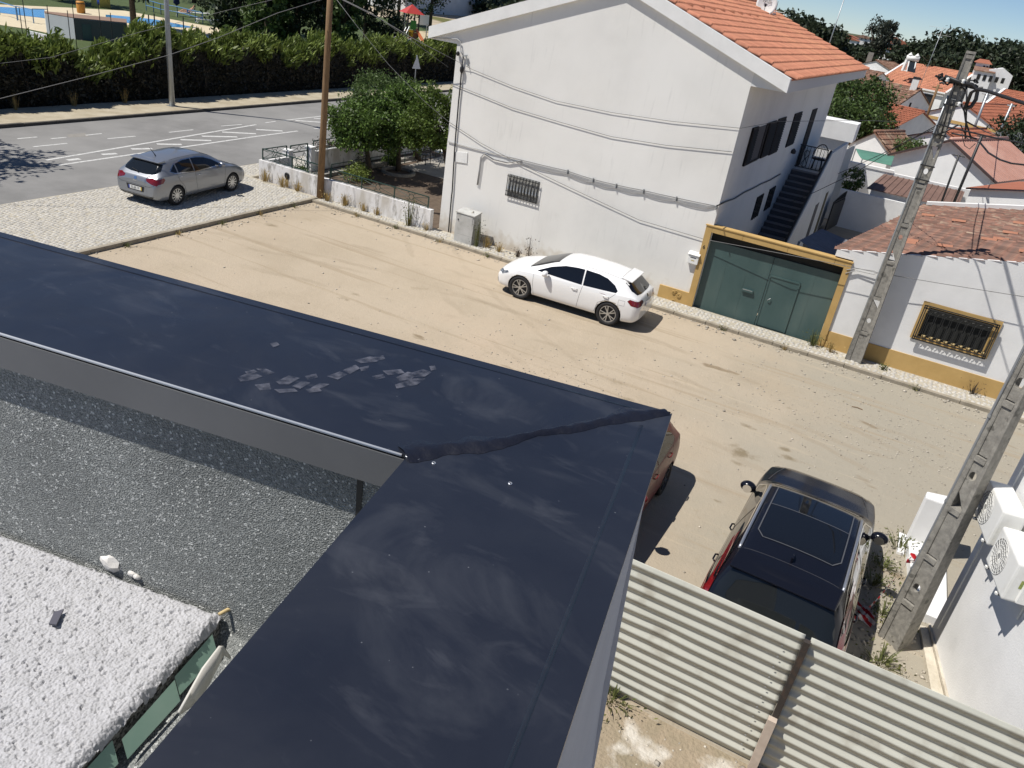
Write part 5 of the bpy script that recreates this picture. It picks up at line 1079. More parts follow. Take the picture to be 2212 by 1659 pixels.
def concrete_pole(name, label, base, rot, H, w0, w1, d0, d1, pocket, group=None):
    t = thing(name, label, 'utility pole', base); b = Vector(base); c, s = math.cos(rot), math.sin(rot); xd = Vector((c, s, 0)); yd = Vector((-s, c, 0)); zd = Vector((0,0,1))
    def wd(z): return w0+(w1-w0)*z/H
    def dp(z): return d0+(d1-d0)*z/H
    fl = .24
    for sg in (-1, 1):
        mb = MB(); vs = []
        for z in (0, H):
            w, d = wd(z), dp(z); a, e = sg*w/2, sg*w/2*(1-2*fl)
            vs += [b+xd*a-yd*d/2+zd*z, b+xd*a+yd*d/2+zd*z, b+xd*e+yd*(d/2-.02)+zd*z, b+xd*e-yd*(d/2-.02)+zd*z]
        mb.add(vs, [(0,1,2,3),(4,5,6,7),(0,1,5,4),(1,2,6,5),(2,3,7,6),(3,0,4,7)]); mb.build('flange', M['conc'], t, bevel=.008)
    z, k = 0., 0
    web = None
    while z < H-.2:
        z1 = min(z+pocket, H); zm = (z+z1)/2; w = wd(zm)*(1-2*fl)+.012
        ho = [None, (z+pocket*.30, .055, .075), None, (z+pocket*.62, .05, .07)][k % 4] if z1 < H-.1 else None
        hole_plate(b-yd*(dp(zm)/2-.035), xd, zd, w, z, z1-.10, .06, yd, (ho if ho else None)).build('web', M['conc'], t)
        mb = MB(); dd = dp(zm)/2-.012; mb.prism([b-xd*w/2-yd*dd+zd*(z1-.10), b+xd*w/2-yd*dd+zd*(z1-.10), b+xd*w/2-yd*dd+zd*(z1-.02), b-xd*w/2-yd*dd+zd*(z1-.02)], yd*dd*2); mb.build('batten', M['conc'], t)
        z = z1; k += 1
    mb = MB(); mb.prism([b+xd*a*wd(H)/2+yd*e*dp(H)/2+zd*H for a, e in ((-1,-1),(1,-1),(1,1),(-1,1))], (0,0,.06)); mb.build('cap', M['conc'], t)
    return t, xd, yd
npole, nx_, ny_ = concrete_pole('concrete_pole', 'thick concrete pole with square pockets in front of the air conditioners', (2.10,11.22,0), math.radians(-33), 7.6, .35, .15, .34, .15, .86)
MB().tube([Vector((2.10,11.22,z))-nx_*(.19-.0132*z)-ny_*.12 for z in (0.0,1.5,3,4.5,6,7.4)], .018, 8).build('conduit', mat('grey_conduit', (.22,.23,.24), None, rough=.5), npole, smooth=True)
for z in (1.35,2.6,4.0): MB().lathe([(.022,-.02),(.026,-.02),(.026,.02),(.022,.02)], Vector((2.10,11.22,z))-nx_*(.19-.0132*z)-ny_*.12, n=10).build('conduit_clip', M['galv'], npole)
mpole, mx_, my_ = concrete_pole('concrete_pole', 'tall concrete pole with black cables in front of the low house', (.24,22.62,0), math.radians(-4), 8.15, .40, .21, .26, .18, 1.02)
MB().tube([Vector((.24,22.62,z))-mx_*(.215-.0115*z)-my_*.10 for z in (0,2,4,6,7.2)], .022, 8).build('conduit', M['galv'], mpole, smooth=True)
for z in (5.2,5.55,6.3,7.0): MB().bar(Vector((.24,22.5,z))-mx_*.18, Vector((.24,22.5,z))+mx_*.16, .03).build('bracket', M['blackiron'], mpole)
# cross-arm with its tangle of clamps and black cable
arm = MB(); a0, a1 = V(2028,168,22.55), V(2112,190,22.55); arm.bar(a0, a1, .09, .10); arm.build('cross_arm', M['cableblack'], mpole)
random.seed(11)
for i in range(16):
    p = a0.lerp(a1, random.uniform(-.02,.95))+Vector((random.uniform(-.05,.05), random.uniform(-.12,.02), random.uniform(-.12,.12)))
    q = p+Vector((random.uniform(-.18,.18), random.uniform(-.05,.05), random.uniform(-.12,.10))); MB().tube([p, p.lerp(q,.5)+Vector((0,0,.03)), q], random.uniform(.018,.035), 6).build('clamp', M['cableblack'], mpole)
pts = [V(x, y, 22.4) for x, y in ((2040,165),(2075,178),(2100,183),(2112,195),(2108,215),(2098,230),(2084,235))]; MB().tube(pts, .045, 8).build('cable_loop', M['cableblack'], mpole, smooth=True)
for a in (((2062,178),(2052,215),(2045,250),(2030,300)), ((2088,185),(2088,230),(2085,300)), ((2073,220),(2083,240),(2086,262),(2098,300)), ((2070,270),(2040,285),(2020,292)), ((2055,288),(2085,293),(2110,300))):
    MB().tube([V(x, y, 22.42) for x, y in a], .022, 6).build('cable', M['cableblack'], mpole, smooth=True)
for x, y in ((2047,172),(2081,176),(2072,225)): MB().lathe([(.02,-.05),(.05,-.03),(.03,0),(.05,.03),(.02,.05)], V(x, y, 22.38), n=10).build('insulator', M['white'], mpole, smooth=True)
# wooden pole, lamp post, warning sign seen from behind
wp = thing('wooden_pole', 'tall brown wooden pole by the garden wall', 'utility pole', (-18.88,22.55,.09))
pb, ptp = Vector((-18.88,22.5,.05)), V(716,-60,22.2)
MB().tube([pb, pb.lerp(ptp,.35), pb.lerp(ptp,.7), ptp], [.125,.115,.105,.095], 14).build('shaft', M['wood'], wp, smooth=True)
lp = thing('lamp_post', 'grey steel street lamp post in front of the conifer hedge', 'lamp post', G(372,229,.1))
lb_ = G(372,229,.1); MB().tube([lb_, lb_+Vector((0,0,4.5)), lb_+Vector((0,0,9.2)), lb_+Vector((.5,0,9.9)), lb_+Vector((1.6,0,10.1))], [.14,.115,.085,.06,.05], 10).build('column', M['galv'], lp, smooth=True)
MB().prism([lb_+Vector(p) for p in ((1.4,-.15,10.05),(2.1,-.12,10.1),(2.1,.12,10.1),(1.4,.15,10.05))], (0,0,.13)).build('lantern', M['galv'], lp)
MB().box(lb_.x-.2,lb_.x+.2,lb_.y-.2,lb_.y+.2,.1,.13).build('base_plate', M['galv'], lp)
sg = VX(899,137,-33.6); st_ = thing('warning_sign', 'triangular road sign seen from behind above the orange trees', 'road sign', (sg.x,sg.y,.1))
MB().tube([(sg.x,sg.y,.1),(sg.x,sg.y,sg.z+.55)], .035, 8).build('post', M['galv'], st_)
MB().prism([sg+Vector((.045-.31*.56,-.31*.83+.0,-.35)), sg+Vector((.045+.31*.56,.31*.83,-.35)), sg+Vector((.045,0,.55))][::1], (.012,-.008,0)).build('sign_plate', mat('bare_sign_back', (.58,.60,.62), None, rough=.4, metal=.4), st_)
MB().box(sg.x+.03,sg.x+.045,sg.y-.05,sg.y+.05,sg.z-.1,sg.z-.05).build('clamp', M['galv'], st_)
# ================================================================== white building on the right with air conditioners
wb = thing('white_building', 'white rendered side wall carrying two air conditioners', 'building', (3,10,0))
W0 = Vector((2.60,11.80,0)); WD = -E2; WN = -E1
mb = MB(); L_ = 4.03; foot = [W0, W0+WD*L_, W0+WD*L_+E1*4, W0+E1*4]
mb.prism(foot, (0,0,6.4)); mb.build('wall', M['wall2'], wb)
mb = MB(); mb.prism([W0+WN*.04-WD*.1, W0+WD*L_+WN*.04, W0+WD*L_+WN*.002, W0+WN*.002-WD*.1], (0,0,.10)); mb.build('footing', mat('pale_footing', (.60,.55,.46), (.45,.40,.32), 5., .95, .02, 25), wb)
MB().prism([W0+WN*.16-WD*.05, W0+WD*L_+WN*.30, W0+WD*L_+WN*.045, W0+WN*.045-WD*.05], (0,0,.05)).build('apron', mat('pale_cement', (.62,.57,.47), (.48,.43,.34), 4., .95, .02, 20), wb)
MB().tube([W0+WN*.03+WD*.25+Vector((0,0,z)) for z in (.3,2,4,6.2)], .012, 6).build('white_pipe', M['white'], wb)
def ac(name, label, u, z, grp):
    o = W0+WD*u+WN*.06+Vector((0,0,z)); t = thing(name, label, 'air conditioner', o, grp)
    w, h, d = .82, .56, .30
    P = lambda a, b, c: o+WD*a+WN*b+Vector((0,0,c))
    mb = MB(); mb.prism([P(0,0,0), P(w,0,0), P(w,d,0), P(0,d,0)], (0,0,h)); mb.build('casing', M['white'], t, bevel=.03)
    g = MB(); cxx, czz = .30, .28
    for r in (.05,.10,.15,.20,.235): g.tube([P(cxx+r*math.cos(2*math.pi*k/28), d+.006, czz+r*math.sin(2*math.pi*k/28)) for k in range(29)], .004, 5, False)
    for k in range(20): a = 2*math.pi*k/20; g.tube([P(cxx+.04*math.cos(a), d+.008, czz+.04*math.sin(a)), P(cxx+.235*math.cos(a), d+.008, czz+.235*math.sin(a))], .003, 4)
    MB().prism([P(cxx+.24*math.cos(2*math.pi*k/24), d+.0015, czz+.24*math.sin(2*math.pi*k/24)) for k in range(24)], WN*.001).build('fan_opening', mat('fan_shade', (.30,.30,.29), None, rough=.6), t)
    g.build('fan_grille', M['white'], t)
    for a in (.14,.68):
        mb = MB(); mb.bar(P(a,-.055,-.02), P(a,d+.02,-.02), .04, .03); mb.bar(P(a,-.05,-.02), P(a,-.05,-.30), .04, .02); mb.build('bracket', M['white'], t)
        MB().lathe([(.03,-.03),(.03,.0),(.012,.004)], P(a,d-.03,-.001), n=10).build('rubber_foot', M['black'], t)
    MB().prism([P(w+.002,d*.35,.22), P(w+.002,d*.62,.22), P(w+.002,d*.62,.34), P(w+.002,d*.35,.34)], WD*.001).build('sticker', mat('yellow_green_sticker', (.35,.36,.08), (.1,.2,.08), 20., .5), t)
    MB().prism([P(w,.02,.04), P(w,.15,.04), P(w,.15,.30), P(w,.02,.30)], WD*.05).build('valve_cover', M['white'], t)
    return t
ac('air_conditioner', 'upper white air conditioner nearest the concrete pole', .30, 2.46, 'air conditioners on the white wall')
ac('air_conditioner', 'second white air conditioner, further from the concrete pole', 1.28, 2.34, 'air conditioners on the white wall')
# low white boundary wall beyond the pole
lw = thing('boundary_wall', 'low white boundary wall end beyond the near concrete pole', 'wall', (2.3,14.3,0))
mb = MB(); mb.prism([(2.10,14.30,0),(2.75,14.36,0),(2.75,14.36,1.12),(2.16,14.30,1.12),(2.10,14.30,1.05)], (-.46,2.3,0)); mb2 = MB(); mb2.prism([(2.10,12.2,0),(2.55,12.2,0),(2.9,16.0,0),(2.36,16.0,0)], (0,0,1.10))
mb = MB(); mb.prism([(2.08,14.1,0),(2.09,14.35,0),(2.75,14.55,0),(2.75,14.1,0)], (0,0,1.08)); mb.build('pier', M['wall2'], lw, bevel=.03)
MB().prism([(2.10,14.1,0),(2.75,14.1,0),(2.80,12.0,0),(2.30,12.0,0)], (0,0,.16)).build('wall', M['wall2'], lw)
MB().box(1.97,2.09,13.7,14.4,0,.05).build('footing', M['wall2'], lw)
# red and white warning tape
mt = bpy.data.materials.new('barrier_tape'); mt.use_nodes = True; n_ = mt.node_tree.nodes; l_ = mt.node_tree.links
wv = n_.new('ShaderNodeTexWave'); wv.bands_direction = 'DIAGONAL'; wv.inputs['Scale'].default_value = 3.2; tcc = n_.new('ShaderNodeTexCoord'); l_.new(tcc.outputs['Object'], wv.inputs['Vector'])
rp = n_.new('ShaderNodeValToRGB'); rp.color_ramp.interpolation = 'CONSTANT'; rp.color_ramp.elements[0].color = (.55,.02,.03,1); rp.color_ramp.elements[1].position = .5; rp.color_ramp.elements[1].color = (.8,.78,.76,1); l_.new(wv.outputs['Fac'], rp.inputs[0]); l_.new(rp.outputs[0], n_['Principled BSDF'].inputs['Base Color'])
tp = thing('barrier_tape', 'red and white barrier tape trailing from the near concrete pole', 'tape', G(1855,1325))
random.seed(5)
def ribbon(pts, w, parent, name='strip'):
    mb = MB(); vs = []
    for i, p in enumerate(pts):
        p = Vector(p); a = i*.7; vs += [p+Vector((0,w*.3*math.cos(a),w*.5)), p-Vector((0,w*.3*math.cos(a),w*.5))]
    mb.add(vs, [(2*i,2*i+1,2*i+3,2*i+2) for i in range(len(pts)-1)]); return mb.build(name, mt, parent, recalc=False)
ribbon([G(1872,1318,.05), G(1890,1300,.10), G(1912,1275,.3), G(1935,1248,.55), G(1950,1225,.75), G(1962,1208,.85), G(1975,1198,.9)], .06, tp)
ribbon([G(1952,1226,.72), G(1958,1212,.8), G(1975,1213,.82), G(2000,1212,.86)], .06, tp)
ribbon([G(1955,1222,.74), G(1965,1200,.9), G(1980,1203,.92), G(1970,1215,.8)], .09, tp)
for i in range(14):
    p = G(1855+random.uniform(-22,22), 1322+random.uniform(-12,14), .03); ribbon([p, p+Vector((random.uniform(-.12,.12), random.uniform(-.12,.12), random.uniform(.0,.10))), p+Vector((random.uniform(-.2,.2), random.uniform(-.18,.18), random.uniform(0,.06)))], .07, tp, 'crumple')
# electricity cabinet against the house wall
cab = thing('electricity_cabinet', 'pale concrete electricity cabinet against the white house wall', 'cabinet', (-12.5,22.5,.08))
x0, x1, y0, y1 = -12.96, -12.26, 22.36, 22.95
mcab = mat('stained_grey_cabinet', (.50,.50,.48), (.40,.40,.38), 3., .9, .003, 40, c3=(.34,.33,.30), c3scale=3., c3lim=(.58,.72))
MB().box(x0,x1,y0,y1,.08,.36).build('plinth', mcab, cab, bevel=.01)
MB().prism([(x0,y0,.362),(x0,y1,.362),(x0,y1-.12,1.12),(x0,y0+.02,1.06)], (x1-x0,0,0)).build('body', mcab, cab, bevel=.012)
MB().prism([(x0-.02,y0-.01,1.065),(x0-.02,y1-.1,1.125),(x0-.02,y1-.1,1.15),(x0-.02,y0-.01,1.095)], (x1-x0+.04,0,0)).build('lid', mcab, cab)
MB().box(x0+.05,x1-.05,y0+.003,y0+.012,.40,1.03).build('door', mcab, cab); MB().lathe([(.02,-.02),(.03,0)], (x0+.1,y0,.85), 'y', 8).build('lock', M['black'], cab)
MB().prism([(x0+.45,y0+.2,1.125),(x0+.52,y0+.2,1.125),(x0+.5,y0+.25,1.18)], (0,.06,0)).build('chipped_stone', M['stone'], cab)
# ================================================================== vegetation helpers
def leaf_quads(c, size, aspect=.5, up=0., dirs=None, fold=.0):
    """c (n,3) centres -> diamond leaves with random attitude; up pulls the long axis upwards"""
    n = len(c); d = rng.normal(size=(n,3)) if dirs is None else dirs+rng.normal(size=(n,3))*.35
    d[:,2] += up; d /= np.linalg.norm(d, axis=1)[:,None]; r = rng.normal(size=(n,3)); s = np.cross(d, r); s /= np.linalg.norm(s, axis=1)[:,None]+1e-9
    L_ = rng.uniform(size[0], size[1], n)[:,None]; a = d*L_/2; b = s*L_*aspect/2
    V_ = np.stack([c-a, c+b*1.0+a*.1, c+a, c-b*1.0+a*.1], 1).reshape(-1,3); F_ = np.arange(4*n).reshape(n,4); return V_, F_
def crown_points(center, rad, nclump, per, clump, hollow=.45, flat=0.):
    out = []
    for _ in range(nclump):
        v = rng.normal(size=3); v /= np.linalg.norm(v); r = rng.uniform(hollow, 1.)**.6*rng.uniform(.82,1.12)
        p = np.array(center)+v*np.array(rad)*r
        if flat and v[2] < -.35: p[2] = center[2]-rad[2]*.35*rng.uniform(.6,1.3)
        out.append(p+np.clip(rng.normal(size=(per,3)), -1.7, 1.7)*clump*rng.uniform(.6,1.3))
    return np.concatenate(out)
def tree(name, label, cat, base, center, rad, nclump, per, clump, leaf, mt, trunk=.12, limbs=6, group=None, flat=0., aspect=.5, hollow=.45, up=0., multi=1):
    base = Vector(base); center = Vector(center); t = thing(name, label, cat, base, group)
    for k in range(multi):
        mb = MB(); off = Vector((rng.uniform(-.2,.2), rng.uniform(-.2,.2), 0))*(multi > 1)
        top = center+Vector((0,0,rad[2]*.3))+off*3; mid = base.lerp(top,.45)+Vector((rng.uniform(-.06,.06), rng.uniform(-.06,.06), 0))*rad[0]
        mb.tube([base+off, (base+off).lerp(mid,.5), mid, top], [trunk*1.15,trunk*.9,trunk*.7,trunk*.15], 8)
        for i in range(limbs):
            a = 6.28*i/limbs+rng.uniform(0,.7); s = (base+off).lerp(top, rng.uniform(.42,.75)); e = center+Vector((math.cos(a)*rad[0]*.8, math.sin(a)*rad[1]*.8, rng.uniform(-.3,.7)*rad[2]))
            mb.tube([s, s.lerp(e,.5)+Vector((0,0,rad[2]*.10)), e], [trunk*.45,trunk*.28,trunk*.07], 6)
        mb.build('trunk', M['bark'], t, smooth=True)
    V_, F_ = leaf_quads(crown_points(center, rad, nclump, per, clump, hollow, flat), leaf, aspect, up); obj_np('crown', V_, F_, mt, t); return t
def tuft(name, label, cat, base, n, h, spread, mt, group=None, w=.012, leafy=0, lm=None):
    base = Vector(base); t = thing(name, label, cat, base, group); V_, F_ = [], []
    for i in range(n):
        a = rng.uniform(0,6.28); s = rng.uniform(.1,1)*spread; hh = h*rng.uniform(.5,1.1); b = base+Vector((math.cos(a), math.sin(a), 0))*s*.35; tip = base+Vector((math.cos(a)*s, math.sin(a)*s, hh)); mid = b.lerp(tip,.55)+Vector((0,0,hh*.12)); x = Vector((-math.sin(a), math.cos(a), 0))*w/2*rng.uniform(.6,1.4); k = len(V_)
        V_ += [b-x, b+x, mid+x*.8, mid-x*.8, tip-x*.1, tip+x*.1]; F_ += [(k,k+1,k+2,k+3),(k+3,k+2,k+5,k+4)]
    obj_np('blades', np.array([tuple(v) for v in V_]), np.array(F_), mt, t)
    if leafy:
        c = np.array(base)+np.stack([rng.normal(size=leafy)*spread*.55, rng.normal(size=leafy)*spread*.55, rng.uniform(.1,1.,leafy)*h], 1); v, f = leaf_quads(c, (.03,.08), .5); obj_np('leaves', v, f, lm or M['weed'], t)
    return t
# ================================================================== front garden behind its low wall
sheet('garden_soil', rect(-21.8,-14.2,22.85,36.5), .02, M['soil'])
gp = MB(); gp.add([(-21.7,24.6,.035),(-20.9,24.6,.035),(-20.6,33,.035),(-21.4,33,.035)], [(0,1,2,3)]); gp.add([(-20.3,29.6,.034),(-14.3,29.6,.034),(-14.3,34,.034),(-20.6,34,.034)], [(0,1,2,3)]); struct(gp.build('garden_path', mat('pale_path', (.36,.33,.29), (.28,.26,.22), 2., .95, .01, 30), recalc=False))
gw = thing('garden_wall', 'flaking whitewashed low garden wall with green iron railing', 'wall', (-18,22.7,0))
MB().box(-21.95,-14.11,22.60,22.80,0,.80).build('front_wall', M['oldwall'], gw)
MB().box(-22.0,-21.80,22.802,24.25,0,.74).build('road_wall', M['oldwall'], gw); MB().box(-22.0,-21.80,25.55,37,0,.80).build('road_wall', M['oldwall'], gw)
MB().box(-22.0,-21.78,25.80,37,.801,.84).build('cap', M['trim'], gw)
for y in (24.05,25.35): pi_ = MB().box(-22.12,-21.78,y,y+.24,0,.98).build('gate_pillar', M['wall2'], gw); MB().box(-22.15,-21.75,y-.03,y+.27,.981,1.02).build('pillar_cap', M['trim'], pi_)
def circ(mb, c, xd, r, n=14, w=.010): mb.tube([Vector(c)+Vector(xd)*(r*math.cos(2*math.pi*k/n))+Vector((0,0,r*math.sin(2*math.pi*k/n))) for k in range(n+1)], w, 5, False)
def railing(a, b, z0, z1, n, mt, parent):
    a, b = Vector(a), Vector(b); d = (b-a).normalized(); L_ = (b-a).length
    rl = MB().bar(a+Vector((0,0,z1)), b+Vector((0,0,z1)), .04, .03).build('top_rail', mt, parent); MB().bar(a+Vector((0,0,z0)), b+Vector((0,0,z0)), .03, .02).build('bottom_rail', mt, parent)
    for k in range(n+1): p = a.lerp(b, k/n); MB().bar(p+Vector((0,0,z0-.08)), p+Vector((0,0,z1)), .035).build('post', mt, parent)
    for k in range(n):
        p, q = a.lerp(b, k/n), a.lerp(b, (k+1)/n); m = (p+q)/2; zm = (z0+z1)/2; h = (z1-z0); mb = MB(); circ(mb, m+Vector((0,0,zm)), d, h*.30)
        for s, e in ((p, m-d*h*.30), (q, m+d*h*.30)):
            for z in (z0+.03, z1-.03): mb.tube([s+Vector((0,0,z)), e+Vector((0,0,zm))], .009, 5)
        for s in (-1,1):
            for u in (-1,1): mb.tube([m+d*s*h*.30*math.cos(t)+d*s*.05+Vector((0,0,zm+u*(h*.30+.06*math.sin(t*3)))) for t in (0,.5,1.,1.5)], .008, 5)
        mb.build('scrollwork', mt, parent)
railing((-21.85,22.70,0), (-18.95,22.70,0), .86, 1.22, 2, M['greeniron'], gw); railing((-18.6,22.70,0), (-14.3,22.70,0), .86, 1.20, 3, M['greeniron'], gw)
railing((-21.9,22.75,0), (-21.9,24.05,0), .80, 1.18, 1, M['greeniron'], gw); railing((-21.9,25.62,0), (-21.9,30.6,0), .86, 1.22, 3, M['greeniron'], gw)
pgm = MB().lathe([(.02,-.02),(.11,-.02),(.13,0)], (-20.55,22.597,.50), 'y', 16); pgm.build('drain_hole', M['black'], gw)
MB().box(-20.62,-20.48,22.592,22.5985,.08,.38).build('rust_stain', mat('rust_stain', (.30,.20,.06), (.40,.33,.2), 9., .9), gw)
gg = thing('garden_gate', 'green wrought-iron garden gate between white pillars', 'gate', (-21.95,24.9,.05)); xg = -21.95
for y in (24.32,25.32): MB().bar((xg,y,.12),(xg,y,1.14),.04).build('stile', M['greeniron'], gg)
for z in (.14,.86,1.14): MB().bar((xg,24.32,z),(xg,25.32,z),.035).build('rail', M['greeniron'], gg)
mb = MB(); circ(mb, (xg,24.82,.50), (0,1,0), .16); circ(mb, (xg,24.82,1.0), (0,1,0), .10)
for s in (-1,1):
    for u in (-1,1): mb.tube([(xg,24.82+s*(.16+.30*t),.50+u*(.05+.26*math.sin(t*3.14))) for t in (0,.2,.4,.6,.8,1.)], .010, 5); circ(mb, (xg,24.82+s*.34,.5+u*.20), (0,1,0), .06)
    mb.tube([(xg,24.82+s*.10,1.0),(xg,24.82+s*.48,.90)], .009, 5); mb.tube([(xg,24.82+s*.10,1.0),(xg,24.82+s*.48,1.11)], .009, 5)
mb.build('scrollwork', M['greeniron'], gg)
kr = thing('path_rail', 'thin dark handrail along the garden path', 'railing', (-20.6,27,0))
for k in range(7): MB().bar((-20.75+.03*k,25.4+k*1.25,.03),(-20.75+.03*k,25.4+k*1.25,.55),.03).build('post', M['greeniron'], kr)
MB().bar((-20.75,25.4,.55),(-20.57,32.9,.55),.03).build('rail', M['greeniron'], kr)
MB().box(-20.98,-20.85,24.8,33,.02,.16).build('edging', M['conc'], kr)
# garden furniture glimpsed under the right-hand tree
gc = G(*SP((1024,0,1024),1450,1420)); gch = thing('garden_chair', 'dark slatted garden chair under the right-hand orange tree', 'chair', (gc.x,gc.y,.035))
for dx in (-.22,.22):
    for dy in (-.2,.2): MB().bar((gc.x+dx,gc.y+dy,.035),(gc.x+dx*.8,gc.y+dy*.8,.45 if dy < 0 else .95),.03).build('leg', M['black'], gch)
for k in range(6): MB().bar((gc.x-.2,gc.y-.16+k*.065,.45),(gc.x+.2,gc.y-.16+k*.065,.45),.05,.02).build('seat_slat', M['black'], gch)
for k in range(5): MB().bar((gc.x-.19,gc.y+.17,.55+k*.09),(gc.x+.19,gc.y+.17,.55+k*.09),.02,.05).build('back_slat', M['black'], gch)
gt = thing('garden_table', 'small white-topped garden table beside the slatted chair', 'table', (gc.x+.9,gc.y+.1,.035))
MB().lathe([(0,.72),(.40,.72),(.40,.75),(0,.75)], (gc.x+.9,gc.y+.1,.035), n=20).build('top', M['white'], gt)
for a in (.5,2.6,4.7): MB().bar((gc.x+.9+.3*math.cos(a),gc.y+.1+.3*math.sin(a),.035),(gc.x+.9-.15*math.cos(a),gc.y+.1-.15*math.sin(a),.755),.03).build('leg', M['galv'], gt)
# ---- trees of the garden
tree('orange_tree', 'dense rounded orange tree nearest the wooden pole', 'tree', (-20.38,27.45,.02), V(797,276,27.45), (1.9,1.8,1.30), 150, 110, .17, (.09,.18), M['leaf_orange'], .13, group='orange trees in the garden', flat=1)
tree('orange_tree', 'taller orange tree standing just behind the nearest one', 'tree', (-19.96,28.98,.02), V(862,262,28.98), (1.45,1.6,1.6), 130, 100, .17, (.09,.18), M['leaf_orange'], .12, group='orange trees in the garden', flat=1)
tree('olive_tree', 'yellowish-green tree rising behind the orange trees', 'tree', (-20.6,31.6,.02), V(832,208,31.6), (1.9,1.6,1.0), 130, 100, .18, (.07,.14), M['leaf_light'], .11)
tree('orange_tree', 'bright orange tree leaning against the white house corner', 'tree', (-16.2,27.6,.02), V(940,272,27.6), (1.25,1.5,1.65), 130, 100, .16, (.09,.17), leafmat('bright_orange_leaf', (.075,.12,.02), (.11,.16,.03), isl=.45), .11, group='orange trees in the garden', flat=1)
for i, (px, py, r, mt, lab) in enumerate([(770,392,.55,'leaf_conifer','low bright green conifer bush in the garden bed'), (845,355,.38,'leaf_orange','small dark bush at the foot of the second orange tree'), (705,350,.75,'dryleaf','red-leaved shrub beside the road-side garden wall'), (760,345,.7,'leaf_dark','dark evergreen shrub along the road-side garden wall'), (650,385,.35,'leaf_light','pale green plant just inside the garden gate')]):
    b = G(px, py, .02); sh = thing('shrub', lab, 'shrub', b, 'shrubs in the garden'); v, f = leaf_quads(crown_points((b.x,b.y,r*.55), (r,r,r*.7), 40, 40, r*.2), (.05,.12), .5, .3); obj_np('foliage', v, f, M[mt], sh); MB().tube([b, b+Vector((0,0,r*.8))], [.03,.012], 6).build('stem', M['bark'], sh)
cc = G(*SP((1024,0,1024),1230,1500)); pr_ = thing('planting_ring', 'low stone ring round the second orange tree', 'planting ring', (cc.x,cc.y,.02)); MB().lathe([(.62,0),(.62,.12),(.74,.12),(.74,0)], (cc.x,cc.y,.02), n=28).build('ring', M['conc'], pr_)
# ================================================================== conifer hedge along the far pavement
hedge = thing('conifer_hedge', 'long dark conifer hedge with bright feathery top beyond the road', 'hedge', (-36.4,50,0))
def htop(y): return 2.30+.30*math.sin(y*.9)+.22*math.sin(y*2.3+1)+.12*math.sin(y*5.1)-.55*math.exp(-((y-27.5)/1.6)**2)-.25*math.exp(-((y-23.3)/1.0)**2)+.45*math.exp(-((y-32)/3.)**2)-(.5 if y > 62 else 0)
n = 34000; y = 10+85*rng.uniform(0,1,n)**1.5; z = rng.uniform(.02,1,n)*np.array([htop(v) for v in y]); x = -35.75+rng.normal(size=n)*.10-.10*(z/2.4)**2+.12*np.sin(y*3.1)*np.sin(z*2.3)
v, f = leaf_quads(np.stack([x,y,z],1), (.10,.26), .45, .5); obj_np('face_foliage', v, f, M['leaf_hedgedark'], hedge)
n = 44000; y = 10+85*rng.uniform(0,1,n)**1.5; hx = rng.uniform(0,1,n); x = -35.55-2.1*hx; tp_ = np.array([htop(v) for v in y]); z = tp_+.35*np.sin(np.pi*np.clip(hx,0,1))+rng.normal(size=n)*.16-.25*(1-hx)**3
cl = np.floor(y*1.6)*7.1+np.floor(x*1.7)*3.3; z += .22*np.sin(cl*12.9898)
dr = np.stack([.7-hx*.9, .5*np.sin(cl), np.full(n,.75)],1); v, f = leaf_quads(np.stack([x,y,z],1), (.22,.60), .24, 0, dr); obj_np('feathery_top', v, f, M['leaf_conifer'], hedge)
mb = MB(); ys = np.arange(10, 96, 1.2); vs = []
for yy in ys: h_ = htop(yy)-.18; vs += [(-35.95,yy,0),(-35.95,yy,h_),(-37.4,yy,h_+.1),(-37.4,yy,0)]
mb.add(vs, [(4*i+a, 4*i+a+1, 4*i+a+5, 4*i+a+4) for i in range(len(ys)-1) for a in range(3)]); mb.build('light_block_core', mat('hedge_inside', (.016,.016,.010), (.03,.025,.016), 3., .95), hedge)  # solid dark core added inside the hedge to block light through it
for i in range(26):
    yy = 12+i*2.1+random.uniform(-.4,.4); MB().tube([(-35.85,yy,0),(-35.8,yy+.1,1.0),(-35.9,yy,2.0)], [.05,.04,.02], 6).build('stem', M['bark'], hedge)
# leaf litter and dry grass strip under it
for i, yy in enumerate((21.8,24.6,27.3)):
    tuft('dry_tuft', ['dry pale weeds at the foot of the hedge, left of the lamp post', 'dry pale weeds at the hedge foot just before the lamp post', 'dry weeds under the hedge nearest the lamp post'][i], 'weeds', (-35.3,yy,.1), 40, .7, .35, M['dry'], 'dry weeds under the hedge')
# ---- trees behind the hedge and round the pool
def bigtree(px, py, X, cz, rad, mt, lab, leaf=(.25,.5), ncl=90, per=60, hollow=.3, nm='park_tree', cat='tree'):
    b = VX(px, py, X); b.z = 0; tree(nm, lab, cat, b, (b.x,b.y,cz), rad, ncl, per, .35*rad[0]/3, leaf, M[mt], .25, 6, group='park trees beyond the hedge', hollow=hollow)
bigtree(290,60,-62.,6.6,(3.6,3.6,4.6),'leaf_dark','dark ivy-clad tree in front of the swimming pool',ncl=120)
bigtree(520,92,-52.,5.0,(3.2,3.4,4.6),'leaf_dark','dark tree at the end of the pool terrace')
bigtree(575,100,-47.,5.2,(2.2,2.2,4.8),'leaf_light','pale green poplar left of the wooden pole')
bigtree(640,100,-47.,5.5,(3.0,3.2,5.2),'leaf_dark','dense dark tree directly left of the wooden pole')
bigtree(700,100,-50.,6.5,(3.4,3.4,6.2),'leaf_dark','dense dark tree behind the wooden pole',ncl=110)
bigtree(740,108,-43.,4.6,(1.6,1.6,4.4),'leaf_light','pale green poplar right of the wooden pole')
